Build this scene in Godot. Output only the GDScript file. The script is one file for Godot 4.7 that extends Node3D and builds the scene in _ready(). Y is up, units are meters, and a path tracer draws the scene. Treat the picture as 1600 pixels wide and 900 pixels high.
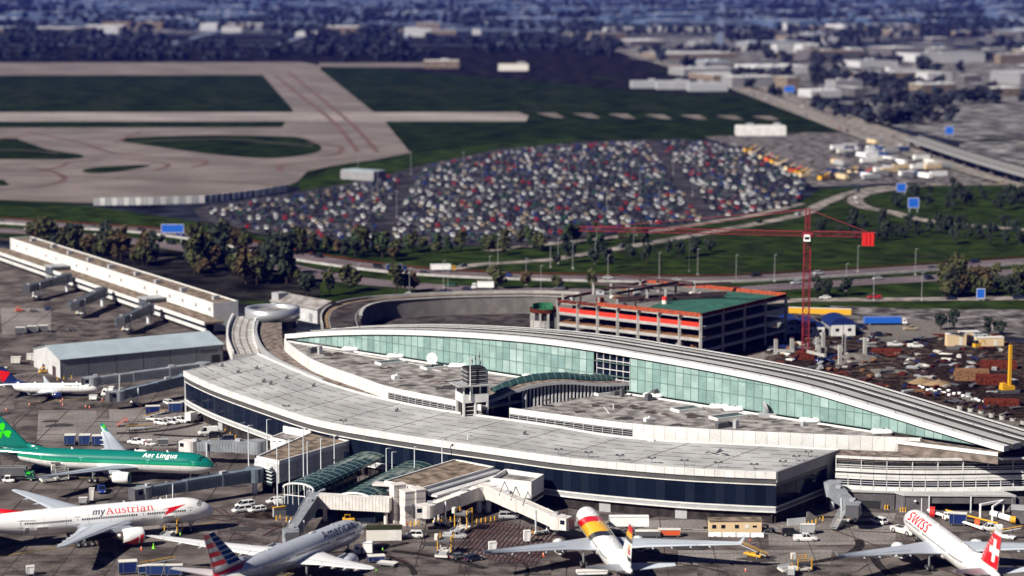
extends Node3D

# ------------------------------------------------------------------ camera model (for reading places on the ground off a survey)
const EYE = 138.4
const FPX = 3626.1
const TILT = 0.14265
var rng = RandomNumberGenerator.new()
var used = {}
var M = {}

func G(px, py, h = 0.0):
	var u = (450.0 - py) / FPX
	var x = (px - 800.0) / FPX
	var dz = cos(TILT) + u * sin(TILT)
	var dy = -sin(TILT) + u * cos(TILT)
	var t = (h - EYE) / dy
	return Vector3(x * t, h, -dz * t)

func GP(list, h = 0.0):
	var out = []
	for i in range(0, list.size(), 2):
		out.append(G(list[i], list[i + 1], h))
	return out

# ------------------------------------------------------------------ naming
func numbered(n):
	if not used.has(n):
		used[n] = 0
		return n
	used[n] += 1
	return "%s_%03d" % [n, used[n]]

func tag(o, label, category, group = ""):
	o.set_meta("label", label)
	o.set_meta("category", category)
	if group != "":
		o.set_meta("group", group)
	return o

func thing(called, label, category, at = Vector3.ZERO, turn = 0.0, group = ""):
	var o = Node3D.new()
	o.name = numbered(called)
	add_child(o)
	o.position = at
	o.rotation.y = turn
	return tag(o, label, category, group)

func node_of(called, mesh, m, parent):
	var o = MeshInstance3D.new()
	o.mesh = mesh
	if m:
		o.material_override = m
	if parent == self:
		o.name = numbered(called)
		add_child(o)
	else:
		o.name = called
		parent.add_child(o, true)
	return o

func part(called, s, m, parent):
	s.generate_normals()
	return node_of(called, s.commit(), m, parent)

func stuff(o):
	o.set_meta("kind", "stuff")
	return o

func ground(called, s, m):
	var o = part(called, s, m, self)
	o.set_meta("kind", "structure")
	return o

func dup(root, label, at, turn = null, group = ""):
	var r = root.duplicate()
	r.name = numbered(String(root.name).rstrip("0123456789").rstrip("_"))
	add_child(r)
	r.position = at
	if turn != null:
		r.rotation.y = turn
	r.set_meta("label", label)
	if group != "":
		r.set_meta("group", group)
	return r

# ------------------------------------------------------------------ materials
var tex = {}

func noise_tex(key, freq, lo, hi, kind = 0, size = 512, octaves = 5, bias = 0.5):
	if tex.has(key):
		return tex[key]
	var n = FastNoiseLite.new()
	n.seed = hash(key) % 9999
	n.frequency = freq
	n.fractal_octaves = octaves
	if kind == 1:
		n.noise_type = FastNoiseLite.TYPE_CELLULAR
		n.cellular_return_type = FastNoiseLite.RETURN_CELL_VALUE
		n.fractal_type = FastNoiseLite.FRACTAL_NONE
	elif kind == 2:
		n.fractal_type = FastNoiseLite.FRACTAL_RIDGED
	var g = Gradient.new()
	g.set_color(0, Color(lo, lo, lo))
	g.set_color(1, Color(hi, hi, hi))
	g.set_offset(0, bias - 0.28)
	g.set_offset(1, bias + 0.28)
	var t = NoiseTexture2D.new()
	t.width = size
	t.height = size
	t.seamless = true
	t.noise = n
	t.color_ramp = g
	tex[key] = t
	return t

# plain paint or metal
func paint(key, r, g, b, rough = 0.5, metal = 0.0, coat = 0.0):
	if M.has(key):
		return M[key]
	var m = StandardMaterial3D.new()
	m.resource_name = key
	m.albedo_color = Color(r, g, b).linear_to_srgb()
	m.roughness = rough
	m.metallic = metal
	if coat > 0:
		m.clearcoat_enabled = true
		m.clearcoat = coat
		m.clearcoat_roughness = 0.1
	M[key] = m
	return m

# weathered surface: a fine grain and a coarse mottling, both laid through the world
func worn(key, r, g, b, rough = 0.85, fine = "grain", fine_m = 3.0, coarse = "mottle", coarse_m = 40.0, squash = Vector3.ONE):
	if M.has(key):
		return M[key]
	var m = paint(key, r, g, b, rough)
	m.albedo_texture = tex[fine]
	m.uv1_triplanar = true
	m.uv1_world_triplanar = true
	m.uv1_scale = Vector3.ONE / fine_m
	m.detail_enabled = true
	m.detail_albedo = tex[coarse]
	m.detail_blend_mode = BaseMaterial3D.BLEND_MODE_MUL
	m.detail_uv_layer = BaseMaterial3D.DETAIL_UV_2
	m.uv2_triplanar = true
	m.uv2_world_triplanar = true
	m.uv2_scale = squash / coarse_m
	if rough >= 0.85:
		m.specular_mode = BaseMaterial3D.SPECULAR_DISABLED
	return m

func make_materials():
	noise_tex("grain", 0.02, 0.78, 1.0, 0, 512, 6)
	noise_tex("speck", 0.06, 0.6, 1.0, 0, 512, 4, 0.42)
	noise_tex("mottle", 0.006, 0.62, 1.0, 0, 1024, 6, 0.45)
	noise_tex("stain", 0.008, 0.5, 1.0, 0, 1024, 5, 0.34)
	noise_tex("soft", 0.006, 0.86, 1.0, 0, 512, 5)
	noise_tex("fine", 0.02, 0.92, 1.0, 0, 512, 6)
	noise_tex("faint", 0.006, 0.92, 1.0, 0, 512, 5)
	noise_tex("slabs", 0.02, 0.78, 1.0, 1, 512)
	noise_tex("blotch", 0.012, 0.4, 1.0, 0, 1024, 6, 0.5)
	noise_tex("clods", 0.03, 0.35, 1.0, 2, 1024, 6, 0.5)
	# grounds
	worn("earth", 0.045, 0.053, 0.08, 0.95, "speck", 60, "blotch", 500)  # base ground, with the blue of distance haze mixed into its colour
	worn("apron", 0.205, 0.176, 0.166, 0.9, "speck", 7, "mottle", 90)
	worn("apron_old", 0.155, 0.132, 0.125, 0.9, "grain", 9, "stain", 70)
	worn("apron_new", 0.29, 0.262, 0.25, 0.9, "grain", 9, "soft", 60)
	worn("joint", 0.085, 0.07, 0.066, 0.9, "grain", 2, "soft", 20)
	worn("tyre_mark", 0.07, 0.06, 0.057, 0.9, "speck", 3, "blotch", 12)
	worn("oil", 0.055, 0.047, 0.044, 0.75, "grain", 3, "soft", 9)
	worn("taxiway", 0.265, 0.228, 0.215, 0.9, "speck", 22, "soft", 200)
	worn("runway", 0.37, 0.325, 0.31, 0.9, "grain", 30, "soft", 300)
	worn("rubber", 0.20, 0.13, 0.12, 0.9, "grain", 10, "soft", 60)
	worn("grass", 0.022, 0.036, 0.007, 1.0, "speck", 14, "mottle", 220)
	worn("grass_near", 0.037, 0.062, 0.012, 1.0, "speck", 9, "mottle", 120)
	worn("grass_dry", 0.05, 0.055, 0.03, 1.0, "speck", 14, "mottle", 160)
	worn("mown", 0.034, 0.046, 0.015, 1.0, "speck", 14, "mottle", 60)
	worn("scrub", 0.038, 0.036, 0.034, 1.0, "speck", 40, "blotch", 300)
	worn("asphalt", 0.10, 0.085, 0.085, 0.9, "grain", 6, "mottle", 60)
	worn("highway", 0.19, 0.15, 0.165, 0.9, "grain", 8, "soft", 120)
	worn("concrete_road", 0.38, 0.34, 0.31, 0.9, "grain", 10, "mottle", 80)
	worn("lot", 0.075, 0.07, 0.085, 0.9, "grain", 10, "mottle", 120)
	worn("gravel", 0.33, 0.3, 0.3, 0.95, "speck", 9, "blotch", 120)
	worn("dirt", 0.14, 0.10, 0.082, 1.0, "clods", 26, "blotch", 60)
	worn("mud", 0.085, 0.056, 0.047, 1.0, "clods", 12, "blotch", 30)
	worn("sand", 0.36, 0.25, 0.15, 1.0, "speck", 5, "soft", 20)
	worn("rubble", 0.42, 0.38, 0.35, 1.0, "speck", 3, "blotch", 9)
	worn("city_pale", 0.24, 0.30, 0.42, 0.95, "speck", 40, "blotch", 300)  # far yards: blue haze painted into the albedo
	worn("line_white", 0.6, 0.6, 0.58, 0.8, "speck", 3, "mottle", 20)
	worn("line_red", 0.12, 0.04, 0.04, 0.8, "speck", 3, "mottle", 20)
	worn("line_yellow", 0.55, 0.36, 0.04, 0.8, "speck", 3, "mottle", 20)
	# buildings
	worn("roof_grey", 0.60, 0.605, 0.605, 0.9, "speck", 7, "soft", 60)
	worn("roof_hall", 0.46, 0.43, 0.42, 0.9, "speck", 6, "mottle", 34)
	worn("yard_pale", 0.38, 0.37, 0.37, 0.95, "speck", 40, "blotch", 300)
	worn("far_slate", 0.11, 0.155, 0.26, 0.9, "grain", 20, "soft", 120)  # farthest walls and darker roofs, tinted blue to stand in for haze
	worn("far_pale", 0.36, 0.43, 0.58, 0.9, "grain", 20, "soft", 120)  # farthest light roofs, with the same haze blue in the colour
	worn("town_road", 0.20, 0.24, 0.33, 0.9, "grain", 8, "soft", 120)  # town streets, their colour shifted to blue as haze would do
	worn("roof_seam_pale", 0.34, 0.29, 0.28, 0.9, "speck", 3, "blotch", 15)
	worn("roof_tan", 0.36, 0.285, 0.225, 0.9, "speck", 4, "mottle", 26)
	worn("roof_walk", 0.34, 0.28, 0.245, 0.9, "speck", 4, "mottle", 20)
	worn("puddle_stain", 0.1, 0.085, 0.08, 0.8, "speck", 4, "blotch", 12)
	worn("roof_seam", 0.2, 0.165, 0.155, 0.9, "speck", 3, "blotch", 15)
	worn("panel_white", 0.77, 0.765, 0.755, 0.5, "fine", 6, "faint", 18)
	worn("panel_white2", 0.71, 0.705, 0.70, 0.5, "fine", 6, "faint", 18)
	worn("panel_grey", 0.40, 0.41, 0.43, 0.6, "fine", 4, "faint", 15)
	worn("panel_dim", 0.27, 0.27, 0.285, 0.6, "fine", 4, "faint", 15)
	worn("wall_grey", 0.165, 0.155, 0.165, 0.85, "grain", 5, "soft", 22)
	worn("wall_pale", 0.52, 0.52, 0.54, 0.8, "fine", 4, "faint", 15)
	worn("wall_dark", 0.065, 0.055, 0.053, 0.85, "grain", 4, "mottle", 22)
	worn("recess", 0.10, 0.098, 0.1, 0.6, "grain", 3, "soft", 12)
	worn("steel_roof", 0.36, 0.43, 0.48, 0.5, "fine", 8, "faint", 30, Vector3(1, 1, 1))
	worn("steel_wall", 0.26, 0.285, 0.31, 0.6, "fine", 6, "faint", 22)
	worn("concrete", 0.54, 0.53, 0.52, 0.9, "grain", 4, "soft", 16)
	worn("concrete_dim", 0.25, 0.235, 0.225, 0.9, "grain", 4, "soft", 16)
	worn("slot", 0.022, 0.022, 0.024, 0.6, "grain", 3, "soft", 12)
	worn("rust", 0.20, 0.045, 0.026, 0.9, "grain", 3, "mottle", 9)
	worn("orange_board", 0.56, 0.085, 0.022, 0.8, "grain", 2, "mottle", 8)
	worn("red_net", 0.80, 0.035, 0.01, 0.8, "grain", 2, "soft", 8)
	worn("deck_green", 0.04, 0.19, 0.135, 0.75, "clods", 20, "soft", 26)
	worn("tarp_green", 0.02, 0.22, 0.09, 0.6, "grain", 3, "mottle", 9)
	worn("timber", 0.38, 0.20, 0.11, 0.9, "grain", 2, "mottle", 6)
	worn("beam_dark", 0.075, 0.04, 0.045, 0.7, "grain", 2, "soft", 6)
	worn("bridge_white", 0.74, 0.70, 0.67, 0.6, "fine", 3, "faint", 10)
	worn("bridge_grey", 0.29, 0.315, 0.35, 0.55, "fine", 3, "soft", 14)
	worn("bridge_blue", 0.16, 0.20, 0.245, 0.55, "fine", 3, "soft", 14)
	worn("bridge_dark", 0.085, 0.10, 0.125, 0.5, "fine", 3, "soft", 14)
	worn("bark", 0.06, 0.045, 0.035, 1.0, "speck", 1, "soft", 4)
	# glass
	paint("glass_dark", 0.006, 0.010, 0.022, 0.08)
	paint("glass_dark2", 0.004, 0.007, 0.016, 0.14)
	paint("glass_dark3", 0.010, 0.015, 0.028, 0.10)
	worn("glass_green", 0.285, 0.425, 0.40, 0.25, "fine", 5, "soft", 14)
	worn("glass_green2", 0.25, 0.385, 0.365, 0.25, "fine", 5, "soft", 14)
	worn("glass_green3", 0.325, 0.465, 0.44, 0.25, "fine", 5, "soft", 14)
	worn("glass_green4", 0.22, 0.35, 0.335, 0.2, "fine", 5, "soft", 14)
	worn("glass_green5", 0.385, 0.53, 0.51, 0.2, "fine", 5, "soft", 14)
	paint("glass_vault", 0.02, 0.045, 0.045, 0.12)
	paint("silver", 0.55, 0.57, 0.6, 0.3, 0.6)
	paint("mullion", 0.62, 0.62, 0.64, 0.5)
	paint("mullion_dark", 0.10, 0.16, 0.15, 0.5)
	# general
	paint("black", 0.012, 0.012, 0.013, 0.7)
	paint("tyre", 0.016, 0.016, 0.017, 0.85)
	paint("rim", 0.45, 0.45, 0.46, 0.4, 0.4)
	paint("white", 0.82, 0.82, 0.82, 0.45)
	paint("offwhite", 0.64, 0.62, 0.58, 0.6)
	paint("cream", 0.60, 0.46, 0.28, 0.7)
	paint("grey", 0.33, 0.34, 0.36, 0.6)
	paint("darkgrey", 0.08, 0.08, 0.09, 0.6)
	paint("steel", 0.42, 0.44, 0.47, 0.4, 0.6)
	paint("pole", 0.70, 0.75, 0.80, 0.5, 0.2)
	paint("yellow", 0.62, 0.33, 0.015, 0.5)
	paint("orange", 0.62, 0.085, 0.015, 0.55)
	paint("red", 0.62, 0.02, 0.015, 0.5)
	paint("crane_red", 0.20, 0.014, 0.024, 0.55)
	paint("blue", 0.008, 0.03, 0.13, 0.5)
	paint("sign_blue", 0.008, 0.10, 0.50, 0.5)
	paint("skin", 0.45, 0.26, 0.18, 0.6)
	paint("hair", 0.02, 0.014, 0.01, 0.7)
	paint("lime", 0.25, 0.75, 0.03, 0.6)
	paint("green_box", 0.03, 0.22, 0.12, 0.6)
	paint("lamp_glass", 0.75, 0.75, 0.7, 0.2)
	for c in [["car_white", 0.70, 0.70, 0.70], ["car_silver", 0.42, 0.43, 0.45], ["car_black", 0.012, 0.012, 0.014], ["car_grey", 0.11, 0.115, 0.125], ["car_red", 0.32, 0.012, 0.015], ["car_blue", 0.015, 0.04, 0.19], ["car_tan", 0.36, 0.29, 0.2], ["car_navy", 0.01, 0.015, 0.045], ["car_green", 0.02, 0.07, 0.04]]:
		paint(c[0], c[1], c[2], c[3], 0.3, 0.0, 0.6)
	paint("car_glass", 0.008, 0.010, 0.014, 0.08)
	# leaves
	for g in ["glass_dark", "glass_dark2", "glass_dark3"]:
		M[g].metallic_specular = 0.2
	for c in [["leaf_green", 0.03, 0.055, 0.014], ["leaf_olive", 0.05, 0.054, 0.014], ["leaf_rust", 0.07, 0.046, 0.014], ["leaf_dark", 0.013, 0.023, 0.011], ["leaf_far", 0.013, 0.019, 0.032]]:  # the far leaf tone has haze blue put into its colour
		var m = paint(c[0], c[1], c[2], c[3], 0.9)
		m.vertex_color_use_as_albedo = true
	# aircraft paints
	paint("ac_white", 0.80, 0.80, 0.80, 0.28, 0.0, 0.5)
	paint("ac_wing", 0.40, 0.44, 0.50, 0.4, 0.1)
	paint("ac_wing_dark", 0.24, 0.27, 0.32, 0.45, 0.1)
	paint("ac_silver", 0.50, 0.54, 0.60, 0.32, 0.2, 0.4)
	paint("ac_green", 0.004, 0.155, 0.125, 0.22, 0.0, 0.8)
	paint("ac_green_band", 0.006, 0.25, 0.12, 0.25, 0.0, 0.6)
	paint("shamrock", 0.03, 0.62, 0.0, 0.4)
	paint("ac_red", 0.62, 0.006, 0.012, 0.28, 0.0, 0.5)
	paint("ac_yellow", 0.78, 0.42, 0.01, 0.28, 0.0, 0.5)
	paint("ac_black", 0.014, 0.016, 0.02, 0.3, 0.0, 0.5)
	paint("ac_navy", 0.008, 0.02, 0.11, 0.28, 0.0, 0.5)
	paint("ac_blue", 0.005, 0.035, 0.17, 0.75).metallic_specular = 0.15
	paint("ac_text", 0.028, 0.03, 0.075, 0.4)
	paint("ac_line", 0.2, 0.21, 0.23, 0.5)
	paint("ac_line_green", 0.15, 0.5, 0.4, 0.5)
	paint("ac_window_green", 0.03, 0.33, 0.22, 0.3)
	paint("fan", 0.03, 0.03, 0.033, 0.4, 0.5)
	paint("exhaust", 0.22, 0.2, 0.18, 0.4, 0.8)

# ------------------------------------------------------------------ shapes
func mb(smooth = false):
	var s = SurfaceTool.new()
	s.begin(Mesh.PRIMITIVE_TRIANGLES)
	s.set_smooth_group(0 if smooth else -1)
	return s

func tri(s, a, b, c):
	s.add_vertex(a)
	s.add_vertex(b)
	s.add_vertex(c)

func quad(s, a, b, c, d):
	tri(s, a, b, c)
	tri(s, a, c, d)

# eight corners: 0-3 below (anticlockwise from above), 4-7 above them
func hexa(s, p):
	quad(s, p[0], p[1], p[2], p[3])
	quad(s, p[7], p[6], p[5], p[4])
	for i in 4:
		var j = (i + 1) % 4
		quad(s, p[j], p[i], p[i + 4], p[j + 4])

func box(s, c, size, b = Basis.IDENTITY):
	var h = size * 0.5
	var p = []
	for y in [-1, 1]:
		for q in [[-1, -1], [-1, 1], [1, 1], [1, -1]]:
			p.append(c + b * Vector3(q[0] * h.x, y * h.y, q[1] * h.z))
	hexa(s, p)

# box whose top is smaller or shifted: x0,x1 = extent below, x2,x3 = extent above
func wedge(s, x0, x1, y0, y1, x2, x3, w0, w1):
	hexa(s, [Vector3(x0, y0, -w0), Vector3(x0, y0, w0), Vector3(x1, y0, w0), Vector3(x1, y0, -w0), Vector3(x2, y1, -w1), Vector3(x2, y1, w1), Vector3(x3, y1, w1), Vector3(x3, y1, -w1)])

func bar(s, a, b, w, h = -1.0):
	if h < 0:
		h = w
	var d = b - a
	var l = d.length()
	if l < 0.0001:
		return
	d /= l
	var side = d.cross(Vector3.UP)
	if side.length() < 0.01:
		side = Vector3.RIGHT
	side = side.normalized()
	var up = side.cross(d)
	box(s, (a + b) * 0.5, Vector3(l, h, w), Basis(d, up, side))

func tube(s, a, b, r0, r1, n = 8, caps = true):
	var d = (b - a).normalized()
	var u = d.cross(Vector3.UP)
	if u.length() < 0.01:
		u = Vector3.RIGHT
	u = u.normalized()
	var v = u.cross(d)
	for i in n:
		var a0 = TAU * i / n
		var a1 = TAU * (i + 1) / n
		var e0 = u * cos(a0) + v * sin(a0)
		var e1 = u * cos(a1) + v * sin(a1)
		quad(s, a + e0 * r0, b + e0 * r1, b + e1 * r1, a + e1 * r0)
		if caps:
			tri(s, a, a + e0 * r0, a + e1 * r0)
			tri(s, b, b + e1 * r1, b + e0 * r1)

# turned shape about the x axis: list of [x, r]
func lathe_x(s, prof, c, n = 20):
	for k in prof.size() - 1:
		var p = prof[k]
		var q = prof[k + 1]
		for i in n:
			var a0 = TAU * i / n
			var a1 = TAU * (i + 1) / n
			quad(s, c + Vector3(p[0], p[1] * cos(a0), p[1] * sin(a0)), c + Vector3(q[0], q[1] * cos(a0), q[1] * sin(a0)), c + Vector3(q[0], q[1] * cos(a1), q[1] * sin(a1)), c + Vector3(p[0], p[1] * cos(a1), p[1] * sin(a1)))

func loft(s, rings, cap0 = true, cap1 = true):
	var n = rings[0].size()
	for k in rings.size() - 1:
		for i in n:
			var j = (i + 1) % n
			quad(s, rings[k][i], rings[k + 1][i], rings[k + 1][j], rings[k][j])
	for e in [[cap0, 0], [cap1, rings.size() - 1]]:
		if e[0]:
			var r = rings[e[1]]
			for i in range(1, n - 1):
				tri(s, r[0], r[i], r[i + 1])

# flat sheet over an outline (x, z of Vector3 points) at height y
func sheet(s, pts, y):
	var p2 = PackedVector2Array()
	for p in pts:
		p2.append(Vector2(p.x, p.z))
	var ix = Geometry2D.triangulate_polygon(p2)
	for i in range(0, ix.size(), 3):
		var a = p2[ix[i]]
		var b = p2[ix[i + 1]]
		var c = p2[ix[i + 2]]
		if (b - a).cross(c - a) > 0:
			tri(s, Vector3(a.x, y, a.y), Vector3(b.x, y, b.y), Vector3(c.x, y, c.y))
		else:
			tri(s, Vector3(a.x, y, a.y), Vector3(c.x, y, c.y), Vector3(b.x, y, b.y))

func prism(s, pts, y0, y1, closed = true):
	sheet(s, pts, y1)
	if closed:
		sheet(s, pts, y0)
	var n = pts.size()
	for i in n:
		var a = pts[i]
		var b = pts[(i + 1) % n]
		quad(s, Vector3(a.x, y0, a.z), Vector3(a.x, y1, a.z), Vector3(b.x, y1, b.z), Vector3(b.x, y0, b.z))

# smooth curve through points
func curve(pts, per = 6, closed = false):
	var out = []
	var n = pts.size()
	var last = n if closed else n - 1
	for i in last:
		var p0 = pts[(i - 1 + n) % n] if closed else pts[max(i - 1, 0)]
		var p1 = pts[i]
		var p2 = pts[(i + 1) % n]
		var p3 = pts[(i + 2) % n] if closed else pts[min(i + 2, n - 1)]
		for k in per:
			var t = float(k) / per
			out.append(0.5 * ((2.0 * p1) + (p2 - p0) * t + (2.0 * p0 - 5.0 * p1 + 4.0 * p2 - p3) * t * t + (3.0 * p1 - p0 - 3.0 * p2 + p3) * t * t * t))
	if not closed:
		out.append(pts[n - 1])
	return out

# points at even steps along a line
func paced(pts, step):
	var out = [pts[0]]
	var left = step
	for i in pts.size() - 1:
		var a = pts[i]
		var b = pts[i + 1]
		var l = a.distance_to(b)
		var at = 0.0
		while l - at >= left:
			at += left
			out.append(a.lerp(b, at / l))
			left = step
		left -= l - at
	if out[-1].distance_to(pts[-1]) > step * 0.3:
		out.append(pts[-1])
	else:
		out[-1] = pts[-1]
	return out

func sides(path):
	var out = []
	for i in path.size():
		var d = path[min(i + 1, path.size() - 1)] - path[max(i - 1, 0)]
		d.y = 0
		out.append(Vector3(-d.z, 0, d.x).normalized())
	return out

# a section (x = to the right of the way, y = up) carried along a path
func sweep(s, path, sec):
	var nn = sides(path)
	var rings = []
	for i in path.size():
		var r = []
		for q in sec:
			r.append(path[i] + nn[i] * q.x + Vector3(0, q.y, 0))
		rings.append(r)
	loft(s, rings)

func rect_sec(x0, x1, y0, y1):
	return [Vector2(x0, y0), Vector2(x0, y1), Vector2(x1, y1), Vector2(x1, y0)]

# a band of road along a path
func ribbon(s, path, w, lift = 0.0):
	var nn = sides(path)
	for i in path.size() - 1:
		var u = Vector3(0, lift, 0)
		quad(s, path[i] - nn[i] * w * 0.5 + u, path[i + 1] - nn[i + 1] * w * 0.5 + u, path[i + 1] + nn[i + 1] * w * 0.5 + u, path[i] + nn[i] * w * 0.5 + u)

func shifted(path, off, lift = 0.0):
	var nn = sides(path)
	var out = []
	for i in path.size():
		out.append(path[i] + nn[i] * off + Vector3(0, lift, 0))
	return out

# triangles of a flat outline, cut small and carried onto a curved skin by a function
func cut_small(t, most):
	var work = t
	for turn in 6:
		var out = PackedVector2Array()
		var again = false
		for i in range(0, work.size(), 3):
			var a = work[i]
			var b = work[i + 1]
			var c = work[i + 2]
			var ab = a.distance_to(b)
			var bc = b.distance_to(c)
			var ca = c.distance_to(a)
			var l = max(ab, max(bc, ca))
			if l <= most:
				out.append_array([a, b, c])
				continue
			again = true
			if l == ab:
				var m = (a + b) * 0.5
				out.append_array([a, m, c, m, b, c])
			elif l == bc:
				var m = (b + c) * 0.5
				out.append_array([a, b, m, a, m, c])
			else:
				var m = (c + a) * 0.5
				out.append_array([a, b, m, m, b, c])
		work = out
		if not again:
			break
	return work

func outline_tris(pts):
	var p = PackedVector2Array(pts)
	var ix = Geometry2D.triangulate_polygon(p)
	var out = PackedVector2Array()
	for i in ix:
		out.append(p[i])
	return out

func text_tris(words, size, serif = false, spread = 1.0):
	var f = SystemFont.new()
	f.font_names = PackedStringArray(["Droid Serif" if serif else "Droid Sans"])
	f.font_weight = 700 if not serif else 400
	var t = TextMesh.new()
	t.font = f
	t.text = words
	t.font_size = 64
	t.pixel_size = 1.0
	t.depth = 0.0
	t.curve_step = 4.0
	var out = PackedVector2Array()
	for n in t.get_surface_count():
		var a = t.surface_get_arrays(n)
		var v = a[Mesh.ARRAY_VERTEX]
		var ix = a[Mesh.ARRAY_INDEX]
		var order = ix if ix != null and ix.size() else PackedInt32Array(range(v.size()))
		for i in order:
			out.append(Vector2(v[i].x, v[i].y))
	var lo = Vector2(1e9, 1e9)
	var hi = -lo
	for p in out:
		lo = lo.min(p)
		hi = hi.max(p)
	var k = size / max(hi.y - lo.y, 0.001)
	for i in out.size():
		out[i] = Vector2((out[i].x - lo.x) * k * spread, (out[i].y - lo.y) * k)
	return out

func carried(s, tris, f):
	for i in range(0, tris.size(), 3):
		tri(s, f.call(tris[i]), f.call(tris[i + 1]), f.call(tris[i + 2]))

func _ready():
	rng.seed = 4207
	# camera: long lens from a low aircraft, looking slightly down
	var cam = Camera3D.new()
	cam.name = "camera"
	add_child(cam)
	cam.position = Vector3(0, EYE, 0)
	cam.rotation.x = -TILT
	var lens = CameraAttributesPhysical.new()
	lens.frustum_focal_length = 96.664
	lens.frustum_near = 5.0
	lens.frustum_far = 40000.0
	lens.frustum_focus_distance = 612.0
	lens.exposure_aperture = 0.062
	cam.attributes = lens
	cam.fov = 14.1485
	cam.near = 5.0
	cam.far = 40000.0
	cam.current = true
	# sky and exposure
	var sky = ProceduralSkyMaterial.new()
	sky.sky_top_color = Color(0.20, 0.34, 0.66)
	sky.sky_horizon_color = Color(0.58, 0.66, 0.80)
	sky.sky_curve = 0.12
	sky.ground_horizon_color = Color(0.42, 0.44, 0.48)
	sky.ground_bottom_color = Color(0.16, 0.14, 0.13)
	sky.sky_energy_multiplier = 0.44
	sky.ground_energy_multiplier = 0.6
	var env = Environment.new()
	env.background_mode = Environment.BG_SKY
	env.sky = Sky.new()
	env.sky.sky_material = sky
	env.tonemap_mode = Environment.TONE_MAPPER_LINEAR
	env.tonemap_exposure = 1.6
	env.sdfgi_enabled = true
	env.ssao_enabled = true
	env.ssil_enabled = true
	env.fog_enabled = true
	env.fog_density = 0.000025
	env.fog_light_color = Color(0.14, 0.30, 1.0)
	var we = WorldEnvironment.new()
	we.name = "world_environment"
	we.environment = env
	add_child(we)
	# sun: behind and to one side of the camera
	var sun = DirectionalLight3D.new()
	sun.name = "sun"
	sun.light_energy = 1.6
	sun.light_color = Color(1.0, 0.97, 0.92)
	sun.light_angular_distance = 0.5
	sun.shadow_enabled = true
	add_child(sun)
	sun.look_at_from_position(Vector3.ZERO, Vector3(0.62, -0.60, -0.50), Vector3.UP)
	make_materials()
	var roads = build_land()
	build_concourse()
	build_hall()
	build_tower()
	build_corridor()
	build_walkway()
	build_pavilion()
	build_wing()
	build_piers()
	vault("dark glass barrel vault against the grey clad pier", G(580, 738, 3.0), G(467, 789, 3.0), 8.6, 4.2, 1.3)
	vault("green glass barrel vault reaching the second pier's roof", G(652, 745, 3.0), G(556, 796, 3.0), 10.0, 2.2, 2.0)
	build_far_concourse()
	build_hangar()
	build_dish()
	build_garage()
	build_crane()
	build_site()
	build_bridges()
	build_planes()
	build_ramp_things()
	build_traffic(roads)
	build_trees()
	build_town()
	build_people()

# ------------------------------------------------------------------ aircraft: nose at the origin, tail along +x, starboard along -z
func body_at(k, x):
	var t = clampf(x / k.nose, 0.0, 1.0)
	var r = k.r * pow(max(1.0 - (1.0 - t) * (1.0 - t), 0.0), 0.56)
	var cy = k.cy - 0.26 * k.r * (1.0 - t) * (1.0 - t)
	if x > k.tail:
		var q = clampf((x - k.tail) / (k.len - k.tail), 0.0, 1.0)
		r = k.r * (1.0 - 0.9 * pow(q, 1.55))
		cy = k.cy + k.r - 0.28 * k.r * q * q - r
	return [r, cy]

# point on the skin: x from the nose, angle from the crown (negative to starboard), held off by `off`
func skin(k, x, ang, off = 0.0):
	var b = body_at(k, x)
	return Vector3(x, b[1] + (b[0] + off) * cos(ang), (b[0] + off) * sin(ang) * 0.985)

func skin_stations(k):
	var xs = []
	for i in 13:
		xs.append(k.nose * pow(i / 12.0, 1.8))
	var x = k.nose
	while x + 2.4 < k.tail:
		x += 2.4
		xs.append(x)
	for i in 15:
		xs.append(k.tail + (k.len - k.tail) * i / 14.0)
	return xs

func skin_strip(k, a0, a1, n, s, xs):
	for i in xs.size() - 1:
		for j in n:
			var p = a0 + (a1 - a0) * j / n
			var q = a0 + (a1 - a0) * (j + 1) / n
			quad(s, skin(k, xs[i], p), skin(k, xs[i + 1], p), skin(k, xs[i + 1], q), skin(k, xs[i], q))

# patch hugging the skin between x limits that may depend on the angle
func skin_patch(k, f0, f1, a0, a1, off = 0.02, n = 14, cols = 3):
	var s = mb(true)
	for j in n:
		for c in cols:
			var p = a0 + (a1 - a0) * j / n
			var q = a0 + (a1 - a0) * (j + 1) / n
			var u0 = float(c) / cols
			var u1 = float(c + 1) / cols
			quad(s, skin(k, lerpf(f0.call(p), f1.call(p), u0), p, off), skin(k, lerpf(f0.call(p), f1.call(p), u1), p, off), skin(k, lerpf(f0.call(q), f1.call(q), u1), q, off), skin(k, lerpf(f0.call(q), f1.call(q), u0), q, off))
	return s

func skin_box(s, k, x0, x1, a0, a1, off = 0.015):
	quad(s, skin(k, x0, a0, off), skin(k, x1, a0, off), skin(k, x1, a1, off), skin(k, x0, a1, off))

# writing on the skin; starboard reads towards the nose, port towards the tail
func skin_text(k, words, x, ang, size, side, serif, m, parent, called = "lettering", slant = 0.0, spread = 1.0):
	var t = cut_small(text_tris(words, size, serif, spread), 0.45)
	var s = mb()
	carried(s, t, func(p):
		var px = p.x + p.y * slant
		return skin(k, x + px * (1 if side > 0 else -1), side * (ang - p.y / k.r), 0.025))
	return part(called, s, m, parent)

func foil(le, chord, y, z, th):
	var out = []
	for q in [[0.0, 0.0], [0.03, 0.35], [0.15, 0.8], [0.35, 1.0], [0.6, 0.75], [0.85, 0.28], [1.0, 0.02], [0.85, -0.1], [0.6, -0.32], [0.3, -0.5], [0.1, -0.42]]:
		out.append(Vector3(le + chord * q[0], y + th * q[1] * 0.6, z))
	return out

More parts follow.
